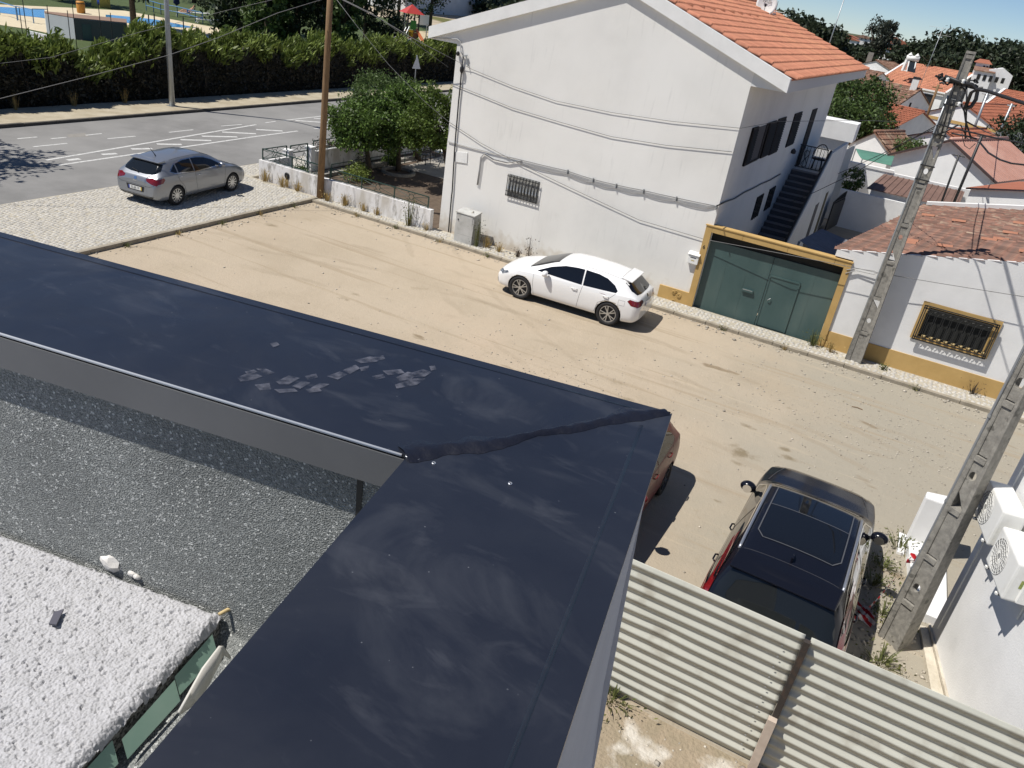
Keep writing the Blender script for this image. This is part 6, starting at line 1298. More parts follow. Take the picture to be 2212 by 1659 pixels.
bigtree(790,92,-52.,5.6,(3.2,3.2,5.2),'leaf_dark','dark tree between the poplar and the playground')
bigtree(470,80,-66.,7.5,(4.5,4.5,6.5),'leaf_wood','broad tree behind the sun loungers')
bigtree(420,20,-85.,8.0,(5.,5.,6.5),'leaf_dark','large dark tree at the top edge beyond the pool rail')
bigtree(860,40,-75.,8.0,(4.0,4.0,7.5),'leaf_wood','conifer-like tree rising behind the red playground roof')
bigtree(930,40,-68.,8.5,(3.6,3.6,7.5),'leaf_dark','dark tree beside the left eave of the white house')
bigtree(130,8,-80.,5.5,(3.4,3.4,3.2),'leaf_light','green tree overhanging the far edge of the pool')
bigtree(845,85,-52.,1.8,(1.5,1.5,1.6),'leaf_wood','small round bush in front of the playground',leaf=(.15,.3),ncl=50)
# street tree outside the frame whose shadow falls on the road
tree('street_tree', 'street tree at the left whose shadow falls on the road', 'tree', (-34.2,12.4,.1), (-32.4,13.0,7.2), (3.0,3.0,1.7), 60, 34, .36, (.2,.42), M['leaf_wood'], .2, 6)
# ---- weeds along kerbs and walls (each tuft its own plant)
wl = [((-21.5,22.45),.5,'dry weeds at the left end of the garden wall','dry',60), ((-20.6,22.42),.45,'dry weeds under the drain hole of the garden wall','dry',60), ((-19.9,22.46),.38,'dry weeds left of the wooden pole','dry',50), ((-18.5,22.42),.40,'brown dry weeds right of the wooden pole','dry',60), ((-17.7,22.48),.42,'long dry grass below the green railing','dry',70), ((-16.9,22.5),.32,'short dry grass midway along the garden wall','dry',50), ((-16.3,22.52),.30,'dry grass just left of the leafy plant','dry',40), ((-14.9,22.5),.26,'dry grass just right of the leafy plant','dry',40), ((-14.2,22.55),.28,'dry grass at the corner of the white house','dry',40), ((-11.8,22.62),.42,'dry weeds right of the electricity cabinet','dry',50), ((-11.3,22.6),.32,'brown weeds by the white wall right of the cabinet','dry',40), ((-10.6,22.62),.3,'reddish weed near the nose of the white car','dryleaf',40), ((-.95,22.75),.42,'leafy weed at the right foot of the green gate','weed',40), ((-.45,22.7),.30,'dry weed between gate and concrete pole','dry',40), ((3.3,22.8),.35,'wispy brown weed under the barred window','dryleaf',30), ((1.0,22.6),.15,'small green weed beside the tall concrete pole','weed',20)]
for p, h, lab, mt, n in wl: tuft('weed_tuft', lab, 'weeds', (p[0],p[1],.09), n, h, h*.75, M[mt], 'weeds along the walls', .014, 30 if mt != 'weed' else 90, M[mt])
b = V(882,488,22.45); b.z = .09
lf = tuft('tall_weed', 'tall leafy green weed against the whitewashed garden wall', 'weeds', b, 26, 1.0, .28, M['weed'], None, .02, 160, M['weed'])
b = Vector((-12.1,22.45,.09)); tuft('tall_weed', 'tall grey-green weed beside the electricity cabinet', 'weeds', b, 40, .95, .25, M['weed'], None, .012, 120, leafmat('greygreen_weed', (.12,.125,.07), (.08,.085,.045)))
b = V(1140,566,22.7); b.z = .09; tuft('tall_weed', 'wispy dry stalk against the white wall behind the white car', 'weeds', b, 12, .75, .22, M['dryleaf'], None, .012, 50, M['dryleaf'])
random.seed(21)
for i, (x, y) in enumerate([(-18.78,14.2),(-18.76,16.0),(-18.75,17.7),(-18.77,19.4),(-18.74,21.0),(-16.8,22.0),(-15.1,22.0),(-13.3,22.0),(-11.4,22.0),(-9.6,22.0),(-3.4,22.0),(-1.6,22.0),(1.9,22.0)]):
    ords = ['first','second','third','fourth','fifth','sixth','seventh','eighth','ninth','tenth','eleventh','twelfth','thirteenth']
    tuft('kerb_weed', f'small dry weed in the kerb joint, {ords[i]} along the kerb starting at the coping', 'weeds', (x,y,.0), 22, .16, .18, M['dry' if i % 2 else 'weed'], 'weeds in the kerb joints', .012, 16, M['weed'])
for i, (x, y, h, lab) in enumerate([(1.75,13.1,.18,'flat green weeds by the right mirror of the black vehicle'), (1.70,12.5,.20,'green weeds beside the rear door of the black vehicle'), (1.95,10.55,.22,'dark green grass tuft at the foot of the near concrete pole'), (2.05,9.9,.16,'small green weed between hoarding and near pole'), (2.02,13.9,.25,'grassy weed at the pale footing of the low boundary wall'), (-1.20,7.55,.18,'tiny weed under the left end of the hoarding'), (1.9,11.7,.16,'weeds behind the crumpled barrier tape')]):
    tuft('ground_weed', lab, 'weeds', (x,y,0), 40, h, .38, M['weed'], 'weeds near the hoarding', .018, 110, M['weed'])
# ================================================================== swimming pool beyond the hedge
def gpoly(r, pts, z): return [G(*SP(r, *p), z) for p in pts]
def flat(name, pts, mt, kind='structure'):
    o = MB().add(pts, [tuple(range(len(pts)))]).build(name, mt, recalc=False); o['kind'] = kind; return o
M['deck'] = mat('cream_paving', (.62,.54,.38), (.54,.46,.32), 1.2, .9, .01, 20)
M['lawn'] = mat('lawn', (.07,.10,.028), (.05,.075,.02), 1.5, .95, .03, 30)
def water_mat():
    m = mat('pool_water', (.02,.20,.50), (.03,.28,.60), .8, .06, .02, 2.5, spec=.5); return m
M['water'] = water_mat()
sheet('lawn', rect(-130,-37.6,20,110), .012, M['lawn'])
flat('pool_terrace', [Vector((p.x,p.y,.03)) for p in gpoly(KP, [(-900,60),(0,85),(1300,145),(2212,195)], 0)]+[Vector((p.x,p.y,.03)) for p in gpoly(KQ, [(1840,495),(1980,530),(1960,655),(1500,720),(560,640)], 0)]+[Vector((p.x,p.y,.03)) for p in gpoly(KP, [(1450,720),(500,520),(-900,320)], 0)], M['deck'])
def pool(name, pts):
    flat(name, [Vector((p.x,p.y,.045)) for p in pts], M['water'])
pool('pool_water', gpoly(KP, [(-900,95),(0,130),(780,178),(880,340),(400,285),(-900,120)], 0))
pool('pool_water', gpoly(KQ, [(-120,268),(0,275),(560,330),(770,355),(1500,500),(1280,497),(590,462),(0,370),(-120,345)], 0))
pool('pool_water', gpoly(KQ, [(1360,632),(1960,655),(1660,715),(1490,672)], 0))
# sunken pump house with brown flat roof
ph = thing('pump_house', 'low white pump house with brown flat roof beside the pool', 'pump house', gpoly(KP, [(1310,312)], 1.45)[0]-Vector((0,0,1.45)))
rf = gpoly(KP, [(790,222),(1310,312),(2240,400),(2240,335),(780,196)], 1.45)
mb = MB(); mb.prism([p-Vector((0,0,1.45)) for p in rf], (0,0,1.40)); mb.build('wall', M['wall2'], ph)
MB().prism([p-Vector((0,0,.048)) for p in rf], (0,0,.05)).build('roof', mat('brown_screed', (.26,.17,.125), (.22,.145,.105), 1.5, .95), ph)
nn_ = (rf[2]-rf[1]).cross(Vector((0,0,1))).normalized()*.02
MB().prism([Vector((rf[1].x,rf[1].y,.0))+nn_*.2, Vector((rf[2].x,rf[2].y,.0))+nn_*.2, Vector((rf[2].x,rf[2].y,1.39))+nn_*.2, Vector((rf[1].x,rf[1].y,1.39))+nn_*.2], nn_*.5).build('shaded_net_screen', mat('shaded_net', (.09,.095,.09), (.13,.135,.125), 40., .9), ph)  # net panel whose dark tone also carries the shade on this wall
d0, d1 = rf[1].lerp(rf[2],.13), rf[1].lerp(rf[2],.30); nn_ = (rf[2]-rf[1]).cross(Vector((0,0,1))).normalized()*.02
MB().prism([Vector((d0.x,d0.y,.0))+nn_, Vector((d1.x,d1.y,.0))+nn_, Vector((d1.x,d1.y,1.1))+nn_, Vector((d0.x,d0.y,1.1))+nn_], nn_).build('door', M['greenmetal'], ph)
rw = gpoly(KP, [(480,540),(950,650),(1190,770)], .5); rmp = thing('ramp_wall', 'white low retaining wall curving down behind the hedge', 'wall', rw[1]-Vector((0,0,.5)))
for i_, (a, b) in enumerate(zip(rw, rw[1:])): MB().prism([a-Vector((0,0,.5)), b-Vector((0,0,.5)), b, a], (-.15,.12,0)).build('wall', M['wall2'], rmp)
flat('ramp', gpoly(KP, [(620,670),(960,740),(1000,850),(640,780)], .02), mat('pink_ramp', (.42,.32,.27), None, rough=.95))
# fence posts round the pool
for i, (a, b) in enumerate([((355,130),(400,600)), ((405,0),(465,500)), ((835,90),(890,590)), ((1195,185),(1245,690)), ((1275,0),(1345,700)), ((1735,30),(1775,450)), ((1950,225),(1968,420))]):
    bs = G(*SP(KP, *b)); bs = Vector((-38.6-.25*i, bs.y*(38.6+.25*i)/-bs.x, 0)); tt_ = VX(*SP(KP, *a), bs.x)
    o_ = thing('pool_fence_post', f'thin dark pool fence post, {["first","second","third","fourth","fifth","sixth","seventh"][i]} from the left edge', 'fence post', bs, 'pool fence posts'); MB().tube([bs, Vector((bs.x,bs.y,max(2.5,tt_.z)))], .02, 6).build('post', M['blackiron'], o_)
for i, (a, b) in enumerate([((640,260),(655,560)), ((735,240),(755,560)), ((1240,300),(1265,640))]):
    bs = G(*SP(KQ, *b)); k_ = 41./-bs.x; bs = Vector((-41., bs.y*k_, 0)); tt_ = VX(*SP(KQ, *a), -41.)
    o_ = thing('pool_fence_post', f'thin dark pool fence post, {["first","second","third"][i]} right of the ivy-clad tree', 'fence post', bs, 'pool fence posts'); MB().tube([bs, Vector((bs.x,bs.y,tt_.z))], .035, 6).build('post', M['blackiron'], o_)
# blue tubular rail and loungers
mblue = mat('blue_tube', (.10,.24,.45), None, rough=.4)
rl = thing('pool_rail', 'light blue tubular rail along the pool lawn', 'railing', G(*SP(KQ,860,262)))
pr0 = [G(*SP(KQ, x, y)) for x, y in ((600,190),(730,222),(860,262),(1150,310),(1470,392),(1600,420))]
for a, b in zip(pr0, pr0[1:]):
    for p in (a, b): MB().tube([p, p+Vector((0,0,1.0))], .045, 6).build('post', mblue, rl)
    for z in (.5,1.0): MB().tube([a+Vector((0,0,z)), b+Vector((0,0,z))], .045, 6).build('rail', mblue, rl)
r2 = thing('pool_rail', 'dark handrail beside the pool steps at the left edge', 'railing', G(*SP(KP,320,400)))
for a, b in (((0,270),(310,370)), ((320,360),(600,420)), ((600,410),(870,410))):
    a, b = G(*SP(KP, *a)), G(*SP(KP, *b)); MB().tube([a, a+Vector((0,0,1.0)), b+Vector((0,0,1.0)), b], .04, 6).build('rail', mblue, r2)
def lounger(lab, c, ang, back):
    t = thing('sun_lounger', lab, 'sun lounger', c, 'sun loungers on the pool lawn'); R_ = Matrix.Translation(c) @ Matrix.Rotation(ang, 4, 'Z'); P = lambda x, y, z: R_ @ Vector((x,y,z))
    mb = MB(); mb.prism([P(-.95,-.32,.34), P(.35,-.32,.34), P(.35,.32,.34), P(-.95,.32,.34)], (0,0,.06)); mb.build('bed', M['white'], t)
    mb = MB(); s, cc_ = math.sin(back), math.cos(back); mb.prism([P(.36,-.32,.36), P(.36+.75*cc_,-.32,.36+.75*s), P(.36+.75*cc_,.32,.36+.75*s), P(.36,.32,.36)], R_.to_3x3() @ Vector((-.05*s,0,.05*cc_))); mb.build('backrest', M['white'], t)
    for x in (-.75,.25):
        for y in (-.3,.3): MB().bar(P(x,y,.34), P(x+(.22 if x > 0 else -.22),y,0), .06).build('leg', M['white'], t)
    return P
lc = G(*SP(KQ,1310,300)); la = math.radians(55); LP_ = lounger('white sun lounger carrying the sunbather', lc, la, .75)
lounger('empty white sun lounger at the lawn edge', G(*SP(KQ,1670,425)), math.radians(60), .15)
lounger('empty blue-white lounger just behind the rail', G(*SP(KQ,1520,300)), math.radians(58), .1)
# the sunbather: one continuous skinned figure lying on the lounger
person = thing('person', 'person in blue shorts sunbathing on the white lounger', 'person', lc)
def skinned(name, joints, bones, mt, parent):
    me = bpy.data.meshes.new(name); keys = list(joints); me.from_pydata([joints[k][0] for k in keys], [(keys.index(a), keys.index(b)) for a, b in bones], [])
    o = bpy.data.objects.new(name, me); C.objects.link(o); md = o.modifiers.new('s', 'SKIN'); o.modifiers.new('u', 'SUBSURF').levels = 1
    for i, k in enumerate(keys): r = joints[k][1]; me.skin_vertices[0].data[i].radius = (r, r); me.skin_vertices[0].data[i].use_root = (i == 0)
    dg = bpy.context.evaluated_depsgraph_get(); m2 = bpy.data.meshes.new_from_object(o.evaluated_get(dg)); bpy.data.objects.remove(o); [setattr(p, 'use_smooth', True) for p in m2.polygons]
    org = ORG.get(parent, Vector((0,0,0)))
    for v in m2.vertices: v.co -= org
    m2.materials.clear(); m2.materials.append(mt); return obj_me(name, m2, None, parent)
J = {'pel': (LP_(.22,0,.52),.13), 'chest': (LP_(.52,0,.78),.15), 'neck': (LP_(.68,0,.95),.06), 'head': (LP_(.76,0,1.08),.10), 'crown': (LP_(.80,0,1.16),.08),
     'lk': (LP_(-.22,.12,.68),.075), 'la': (LP_(-.66,.11,.47),.045), 'lt': (LP_(-.74,.11,.56),.035), 'rk': (LP_(-.22,-.11,.50),.075), 'ra': (LP_(-.66,-.11,.46),.045), 'rt': (LP_(-.73,-.11,.56),.035),
     'lh': (LP_(.20,.10,.52),.09), 'rh': (LP_(.20,-.10,.52),.09), 'ls': (LP_(.58,.19,.86),.065), 'le': (LP_(.80,.36,.98),.042), 'lw': (LP_(.78,.16,1.12),.032), 'rs': (LP_(.58,-.19,.86),.065), 're': (LP_(.36,-.28,.62),.042), 'rw': (LP_(.12,-.26,.50),.032)}
skinned('body', J, [('pel','chest'),('chest','neck'),('neck','head'),('head','crown'),('pel','lh'),('lh','lk'),('lk','la'),('la','lt'),('pel','rh'),('rh','rk'),('rk','ra'),('ra','rt'),('chest','ls'),('ls','le'),('le','lw'),('chest','rs'),('rs','re'),('re','rw')], mat('skin', (.50,.28,.18), None, rough=.6), person)
S_ = {'a': (LP_(.22,0,.52),.145), 'b': (LP_(.20,.10,.52),.105), 'c': (LP_(-.02,.11,.60),.09), 'd': (LP_(.20,-.10,.52),.105), 'e': (LP_(-.02,-.105,.51),.09)}
skinned('shorts', S_, [('a','b'),('b','c'),('a','d'),('d','e')], mat('blue_shorts', (.03,.10,.30), None, rough=.8), person)
me = bpy.data.meshes.new('hair'); bm = bmesh.new(); bmesh.ops.create_uvsphere(bm, u_segments=12, v_segments=8, radius=.108); bm.to_mesh(me); bm.free(); hr = obj_me('hair', me, mat('brown_hair', (.08,.05,.03), None, rough=.8), person); hr.location = LP_(.82,0,1.12)-lc
# blue closed parasol and yellow kiosk behind
pz = G(*SP(KQ,1140,190)); ps = thing('parasol', 'closed navy parasol on the pool lawn', 'parasol', pz); MB().tube([pz, pz+Vector((0,0,2.3))], .03, 6).build('pole', M['white'], ps); MB().lathe([(.03,.5),(.34,.75),(.28,1.4),(.05,2.4)], pz, n=12).build('canopy', mat('navy_cloth', (.02,.03,.12), None, rough=.9), ps, smooth=True)
yk = G(*SP(KP,1790,130)); ki = thing('lifeguard_hut', 'small yellow lifeguard hut by the far pool edge', 'hut', yk); MB().box(yk.x-.6,yk.x+.6,yk.y-.6,yk.y+.6,0,1.9).build('cabin', mat('yellow_panel', (.45,.40,.10), None, rough=.7), ki); MB().box(yk.x-.75,yk.x+.75,yk.y-.75,yk.y+.75,1.902,2.0).build('roof', mat('yellow_roof', (.55,.5,.12), None, rough=.7), ki)
MB().box(yk.x+.3,yk.x+.603,yk.y-.62,yk.y-.602,.3,1.6).build('door', M['plateblue'], ki)
ob = G(*SP(KP,1440,238)); od = thing('litter_bin', 'orange litter bin on the pool terrace', 'bin', ob); MB().lathe([(.30,0),(.34,.1),(.36,.9),(.30,1.0),(0,1.02)], ob, n=14).build('bin', mat('orange_bin', (.50,.22,.03), None, rough=.6), od, smooth=True); MB().lathe([(.37,.80),(.37,.86),(.30,.9)], ob, n=14).build('rim', M['black'], od)
# ================================================================== playground and building at its back
flat('play_sand', [Vector((p.x,p.y,.03)) for p in gpoly(KY, [(0,840),(700,840),(1000,690),(1250,700),(1900,960),(1900,1070),(900,1010),(0,930)], 0)], mat('play_sand', (.52,.43,.28), (.44,.36,.22), .8, .95))
pb_ = G(*SP(KY,770,905)); pg = thing('play_tower', 'play tower with red pyramid roof, green panel and orange slide', 'play tower', pb_)
sc1 = 1.0
def PP(x, y, z=0): return VX(*SP(KY, x, y), pb_.x)
pw = 1.25
ux, uy = Vector((.55,.83,0)), Vector((-.83,.55,0))
for a in (-1,1):
    for b in (-1,1): p = pb_+ux*a*pw*.55+uy*b*pw*.55; MB().bar(p, p+Vector((0,0,3.0)), .12).build('post', M['black'], pg)
mb = MB(); c = pb_+Vector((0,0,3.0)); cs = [c+ux*a*1.15+uy*b*1.15 for a, b in ((-1,-1),(1,-1),(1,1),(-1,1))]; mb.add(cs+[c+Vector((0,0,.95))], [(0,1,4),(1,2,4),(2,3,4),(3,0,4),(3,2,1,0)]); mb.build('roof', mat('red_plastic', (.45,.05,.04), None, rough=.5), pg)
MB().prism([pb_+ux*a*.62+uy*b*.62+Vector((0,0,1.05)) for a, b in ((-1,-1),(1,-1),(1,1),(-1,1))], (0,0,.1)).build('platform', M['browntile'], pg)
f0 = pb_-uy*-.66
def pan(name, x0, x1, z0, z1, mt):
    q = pb_-uy*0-Vector((0,0,0)); fr = Vector((.83,-.55,0))*.70+pb_
    return MB().prism([fr+ux*x0+Vector((0,0,z0)), fr+ux*x1+Vector((0,0,z0)), fr+ux*x1+Vector((0,0,z1)), fr+ux*x0+Vector((0,0,z1))], Vector((.83,-.55,0))*.04).build(name, mt, pg)
pan('side_panel', -.35, .35, 1.35, 2.3, mat('green_plastic', (.05,.24,.04), None, rough=.5)); pan('lower_panel', -.5, .05, .55, 1.25, mat('yellow_plastic', (.55,.42,.03), None, rough=.5)); pan('back_panel', -.5, .6, .05, 1.0, mat('brown_plastic', (.12,.05,.03), None, rough=.6))
e0 = pb_+ux*.62+Vector((0,0,1.25)); e1 = G(*SP(KY,1120,1030))
mo_ = mat('orange_plastic', (.50,.16,.07), None, rough=.45); mb = MB(); sd = uy*.32; pts = [e0, e0.lerp(e1,.3)+Vector((0,0,.0)), e0.lerp(e1,.85)-Vector((0,0,.05)), e1+Vector((0,0,.25))]
vs = []
for p in pts: vs += [p-sd+Vector((0,0,.28)), p-sd, p+sd, p+sd+Vector((0,0,.28))]
mb.add(vs, [(4*i+a,4*i+a+1,4*i+a+5,4*i+a+4) for i in range(3) for a in range(3)]); so_ = mb.build('slide', mo_, pg); so_.modifiers.new('s','SOLIDIFY').thickness = .05
for i in range(5): p = G(*SP(KY,430+i*60,905-i*4)); MB().bar(p, p+Vector((0,0,2.2-.1*i)), .10).build('climbing_post', M['black'], pg)
for a, b in (((600,780),(690,600)), ((680,760),(760,590)), ((430,900),(800,920))): MB().tube([VX(*SP(KY,*a), pb_.x+.8), VX(*SP(KY,*b), pb_.x+.8)], .05, 6).build('climbing_bar', M['galv'], pg)
for i, (x, y) in enumerate(((480,935),(690,1000))): p = G(*SP(KY,x,y+12)); o_ = thing('spring_rocker', ['pale blue spring toy left of the play tower', 'white spring toy in front of the play tower'][i], 'play toy', p); MB().tube([p, p+Vector((0,0,.35))], .10, 8).build('spring', M['galv'], o_); MB().prism([p+ux*-.5+Vector((0,0,.35)), p+ux*.5+Vector((0,0,.35)), p+ux*.6+Vector((0,0,.75)), p+ux*-.3+Vector((0,0,.6))], uy*.3).build('seat', M['white'], o_)
lt_ = G(*SP(KY,632,860)); l2 = thing('park_lamp', 'park lamp post with globe behind the play tower', 'lamp post', lt_); MB().tube([lt_, lt_+Vector((0,0,5.0))], .07, 8).build('column', M['galv'], l2); MB().lathe([(.05,5.0),(.30,5.15),(.34,5.4),(.20,5.65),(0,5.7)], lt_, n=14).build('globe', M['white'], l2, smooth=True)
bb = G(*SP(KY,1075,520)); ib = thing('notice_board', 'white notice board beyond the playground', 'notice board', (bb.x,bb.y,0)); bx = VX(*SP(KY,1075,430), -66.); 
for s in (-1,1): MB().bar(Vector((bx.x,bx.y+s*.9,0)), Vector((bx.x,bx.y+s*.9,bx.z+.5)), .08).build('post', M['galv'], ib)
ib.location = (bx.x,bx.y,0); ORG[ib] = Vector((bx.x,bx.y,0))
for c_ in list(ib.children): c_.location = (0,0,0)
MB().box(bx.x+.05,bx.x+.1,bx.y-1.2,bx.y+1.2,bx.z-.7,bx.z+.55).build('board', M['trim'], ib)
pbld = thing('park_building', 'tall white building seen between the park trees', 'building', (-100,140,0)); MB().box(-104,-92,132,160,0,14).build('wall', M['wall2'], pbld); MB().box(-104.3,-91.7,131.7,160.3,14.002,14.4).build('roof_slab', M['trim'], pbld)
for k in range(5): MB().box(-91.99,-91.95,135+k*5,136.5+k*5,8,10).build('window', M['pane'], pbld)
# ================================================================== the little town on the right
TU = Vector((.93,-.37,0)).normalized(); TV = Vector((.37,.93,0)).normalized()
def gable(name, label, cat, A, L, D, ze, zr, axis, wall, roofm, tw=.24, tl=.40, over=.15, base=0., u=TU, v=TV, tiles=True, seg=4, sheetrib=0):
    """A: near-left corner; L along u, D along v; ridge along axis"""
    A = Vector((A[0], A[1], 0)); t = thing(name, label, cat, A+u*L/2); Z = lambda p, z: p+Vector((0,0,z))
    B = A+u*L; Cc = B+v*D; Dd = A+v*D
    if axis == 'u':
        mA, mB = A+v*D/2, B+v*D/2; mb = MB(); mb.prism([Z(A,base), Z(Dd,base), Z(Dd,ze), Z(mA,zr), Z(A,ze)], u*L)
    else:
        mA, mB = A+u*L/2, Dd+u*L/2; mb = MB(); mb.prism([Z(A,base), Z(B,base), Z(B,ze), Z(mA,zr), Z(A,ze)], v*D)
    mb.build('wall', wall, t)
    half = D/2 if axis == 'u' else L/2; slope = (zr-ze)/half; e = over
    for s in (-1, 1):
        if axis == 'u':
            o = (A if s < 0 else Cc)-(u if s < 0 else -u)*e; along = u if s < 0 else -u; inn = v if s < 0 else -v; ln = L+2*e
        else:
            o = (B if s > 0 else Dd)-(v if s > 0 else -v)*e; along = v if s > 0 else -v; inn = -u if s > 0 else u; ln = D+2*e
        o = o-inn*e; up = (inn+Vector((0,0,slope))); z0 = ze-slope*e+.03; P0 = Z(o, z0); rl = half+e
        rf_ = MB().add([P0, P0+along*ln, P0+along*ln+up*rl, P0+up*rl], [(0,1,2,3)]); rf_.add([P0-Vector((0,0,.07)), P0+along*ln-Vector((0,0,.07)), P0+along*ln+up*rl-Vector((0,0,.07)), P0+up*rl-Vector((0,0,.07))], [(3,2,1,0)]); rf_.add([P0, P0+along*ln, P0+along*ln-Vector((0,0,.07)), P0-Vector((0,0,.07))], [(0,1,2,3)]); rf_.add([P0, P0+up*rl, P0+up*rl-Vector((0,0,.07)), P0-Vector((0,0,.07))], [(3,2,1,0)])
        ro = rf_.build('roof', roofm, t, recalc=False)
        sees = (inn.x*(0-o.x)+inn.y*(0-o.y)) < 0
        if sheetrib:
            mb = MB(); n = int(ln/sheetrib)
            for i in range(n): p = P0+along*((i+.5)*ln/n)+Vector((0,0,.005)); mb.bar(p, p+up*rl, sheetrib*.35, .035)
            mb.build('ribs', roofm, ro, kind='stuff')
        elif tiles and sees:
            roof_tiles(ro, P0+Vector((0,0,.02)), along, up, ln, rl*math.sqrt(1+slope*slope), tw, tl, roofm, seg=seg, h=.05)
    rg = MB(); a, b = (mA-u*e, mB+u*e) if axis == 'u' else (mA-v*e, mB+v*e); rg.tube([Z(a,zr+.06), Z(b,zr+.06)], .11, 6); rg.build('ridge', roofm, t, smooth=True)
    return t, A, B, Cc, Dd
def wall_box(parent, P, n, w, h, mt, name, out=.04, frame=None):
    """upright rectangle centred at P on a wall with outward normal n"""
    n = Vector(n).normalized(); s = Vector((-n.y, n.x, 0)); z = Vector((0,0,1))
    o = MB().prism([P-s*w/2-z*h/2, P+s*w/2-z*h/2, P+s*w/2+z*h/2, P-s*w/2+z*h/2], n*out).build(name, mt, parent)
    if frame: 
        f = MB().prism([P-s*(w/2+.1)-z*(h/2+.1), P+s*(w/2+.1)-z*(h/2+.1), P+s*(w/2+.1)+z*(h/2+.1), P-s*(w/2+.1)+z*(h/2+.1)], n*(out*.6)).build('frame', frame, o)
    return o
mblu = mat('pale_blue_frame', (.45,.52,.60), None, rough=.7)
# H1: long orange roof with solar water heater
h1, A, B, Cc, Dd = gable('town_house', 'white house with long orange roof carrying the solar water heater', 'house', Vector((0,127.5,0))-TU*9.5, 9.5, 14., 2.75, 5.45, 'u', M['wall2'], M['tile'], .30, .5)
wall_box(h1, A+TU*7.6+Vector((0,0,1.45)), -TV, 1.3, 1.5, M['pane'], 'window', .06, mblu)
MB().bar(A-TU*.3+Vector((0,0,2.72))-TV*.35, B+TU*.3+Vector((0,0,2.72))-TV*.35, .16, .18).build('gutter', M['trim'], h1)
for s in (0, 1): MB().bar(B+TU*.18+TV*(14*s)+Vector((0,0,2.80)), B+TU*.18+TV*7+Vector((0,0,5.55)), .28, .12).build('verge', M['trim'], h1)
MB().bar(A-TU*.18+Vector((0,0,2.80)), A-TU*.18+TV*7+Vector((0,0,5.55)), .28, .12).build('verge', M['trim'], h1)
sh_ = V(*SP(K1,1790,1000),130.0); hs = thing('solar_heater', 'white solar water heater on the long orange roof', 'solar heater', sh_)
for s in (0,.9): MB().bar(sh_+Vector((s-.3,-.4,.0)), sh_+Vector((s-.55,.6,1.55)), .14).build('frame', M['white'], hs); MB().bar(sh_+Vector((s-.3,-.4,.1)), sh_+Vector((s-.9,.6,.1)), .10).build('frame', M['white'], hs)
MB().prism([sh_+Vector(p) for p in ((-.25,-.5,.05),(.75,-.5,.05),(.45,.5,1.35),(-.55,.5,1.35))], (.03,.03,.06)).build('collector', M['pane'], hs)
MB().tube([sh_+Vector((-1.0,.6,1.75)), sh_+Vector((.7,.6,1.75))], .34, 14).build('tank', M['white'], hs, smooth=True)
for s in (-.6,.3): MB().lathe([(.3,0),(.3,.1),(0,.45)], sh_+Vector((s,.6,2.05)), n=10).build('cap', M['white'], hs)
MB().bar(sh_+Vector((-.9,.4,0)), sh_+Vector((-.8,.5,1.6)), .35).build('support', M['white'], hs)
# H2: old brown roof
h2, A, B, Cc, Dd = gable('town_house', 'old house with mottled brown tile roof and shaded gable', 'house', Vector((-3.5,87.0,0))-TU*7, 7., 7.2, 2.75, 4.25, 'u', M['wall2'], M['browntile'], .28, .45)
c = B-TU*.6+TV*3.4+Vector((0,0,4.5)); ck = MB().box(c.x-.3,c.x+.3,c.y-.35,c.y+.35,3.8,5.1).build('chimney', M['wall'], h2); MB().box(c.x-.32,c.x+.32,c.y-.37,c.y+.37,5.102,5.3).build('chimney_pot', M['blackiron'], ck)
wall_box(h2, B+TV*2.6+Vector((0,0,2.6)), TU, .35, .8, M['darkgap'], 'window', .03); wall_box(h2, B+TV*4.2+Vector((0,0,1.9)), TU, .8, 1.4, M['galv'], 'panel', .03); wall_box(h2, B-TU*2.5+Vector((0,0,1.2)), -TV, 1.6, 1.2, M['soffit'], 'garage_door', .03)
wall_box(h2, B+TV*6.6+Vector((0,0,1.9)), TU, .7, .6, M['white'], 'air_unit', .3)
# H3: red-brown roof
h3, A, B, Cc, Dd = gable('town_house', 'small house with red-brown tiled roof and lilac shaded gable', 'house', Vector((-2.4,66.4,0))-TU*4.4, 4.4, 7.6, 2.55, 3.65, 'u', M['wall2'], M['redtile'], .24, .40)
# H4: little white gable with brown edge
h4, A, B, Cc, Dd = gable('garden_shed', 'small white shed gable edged with brown tiles above the green awning', 'shed', (-3.95,52.7), 2.55, 3.6, 2.35, 3.25, 'v', M['wall2'], M['browntile'], .22, .36, .12)
# green awning
aw = thing('green_awning', 'pale green awning stretched above the yard wall', 'awning', (-2.2,49,0))
q4 = [G(*SP(K3,660,1140),2.5), G(*SP(K3,1550,1310),2.5), G(*SP(K3,1475,1512),2.25), G(*SP(K3,795,1362),2.25)]
mb = MB(); n = 12; vs = []
for i in range(n+1):
    a, b = q4[0].lerp(q4[1], i/n), q4[3].lerp(q4[2], i/n)
    for j in range(5): p = a.lerp(b, j/4); p.z -= .05*math.sin(math.pi*j/4)*(1+.4*math.sin(i)); vs.append(p)
mb.add(vs, [(5*i+j,5*i+j+1,5*i+j+6,5*i+j+5) for i in range(n) for j in range(4)]); ao = mb.build('canopy', mat('green_canvas', (.085,.22,.165), (.07,.18,.135), 2., .9), aw, smooth=True, recalc=False); ao.modifiers.new('s','SOLIDIFY').thickness = .02
for p in q4: MB().bar(Vector((p.x,p.y,0)), p, .06).build('post', M['galv'], aw)
# yard walls
yw = thing('yard_wall', 'long white yard wall below the pink-roofed house', 'wall', (0,43.8,0)); MB().box(-3.15,4.3,43.7,43.95,0,2.38).build('wall', M['wall2'], yw); MB().box(-3.2,-.9,43.66,43.99,2.381,2.50).build('cap', M['trim'], yw)
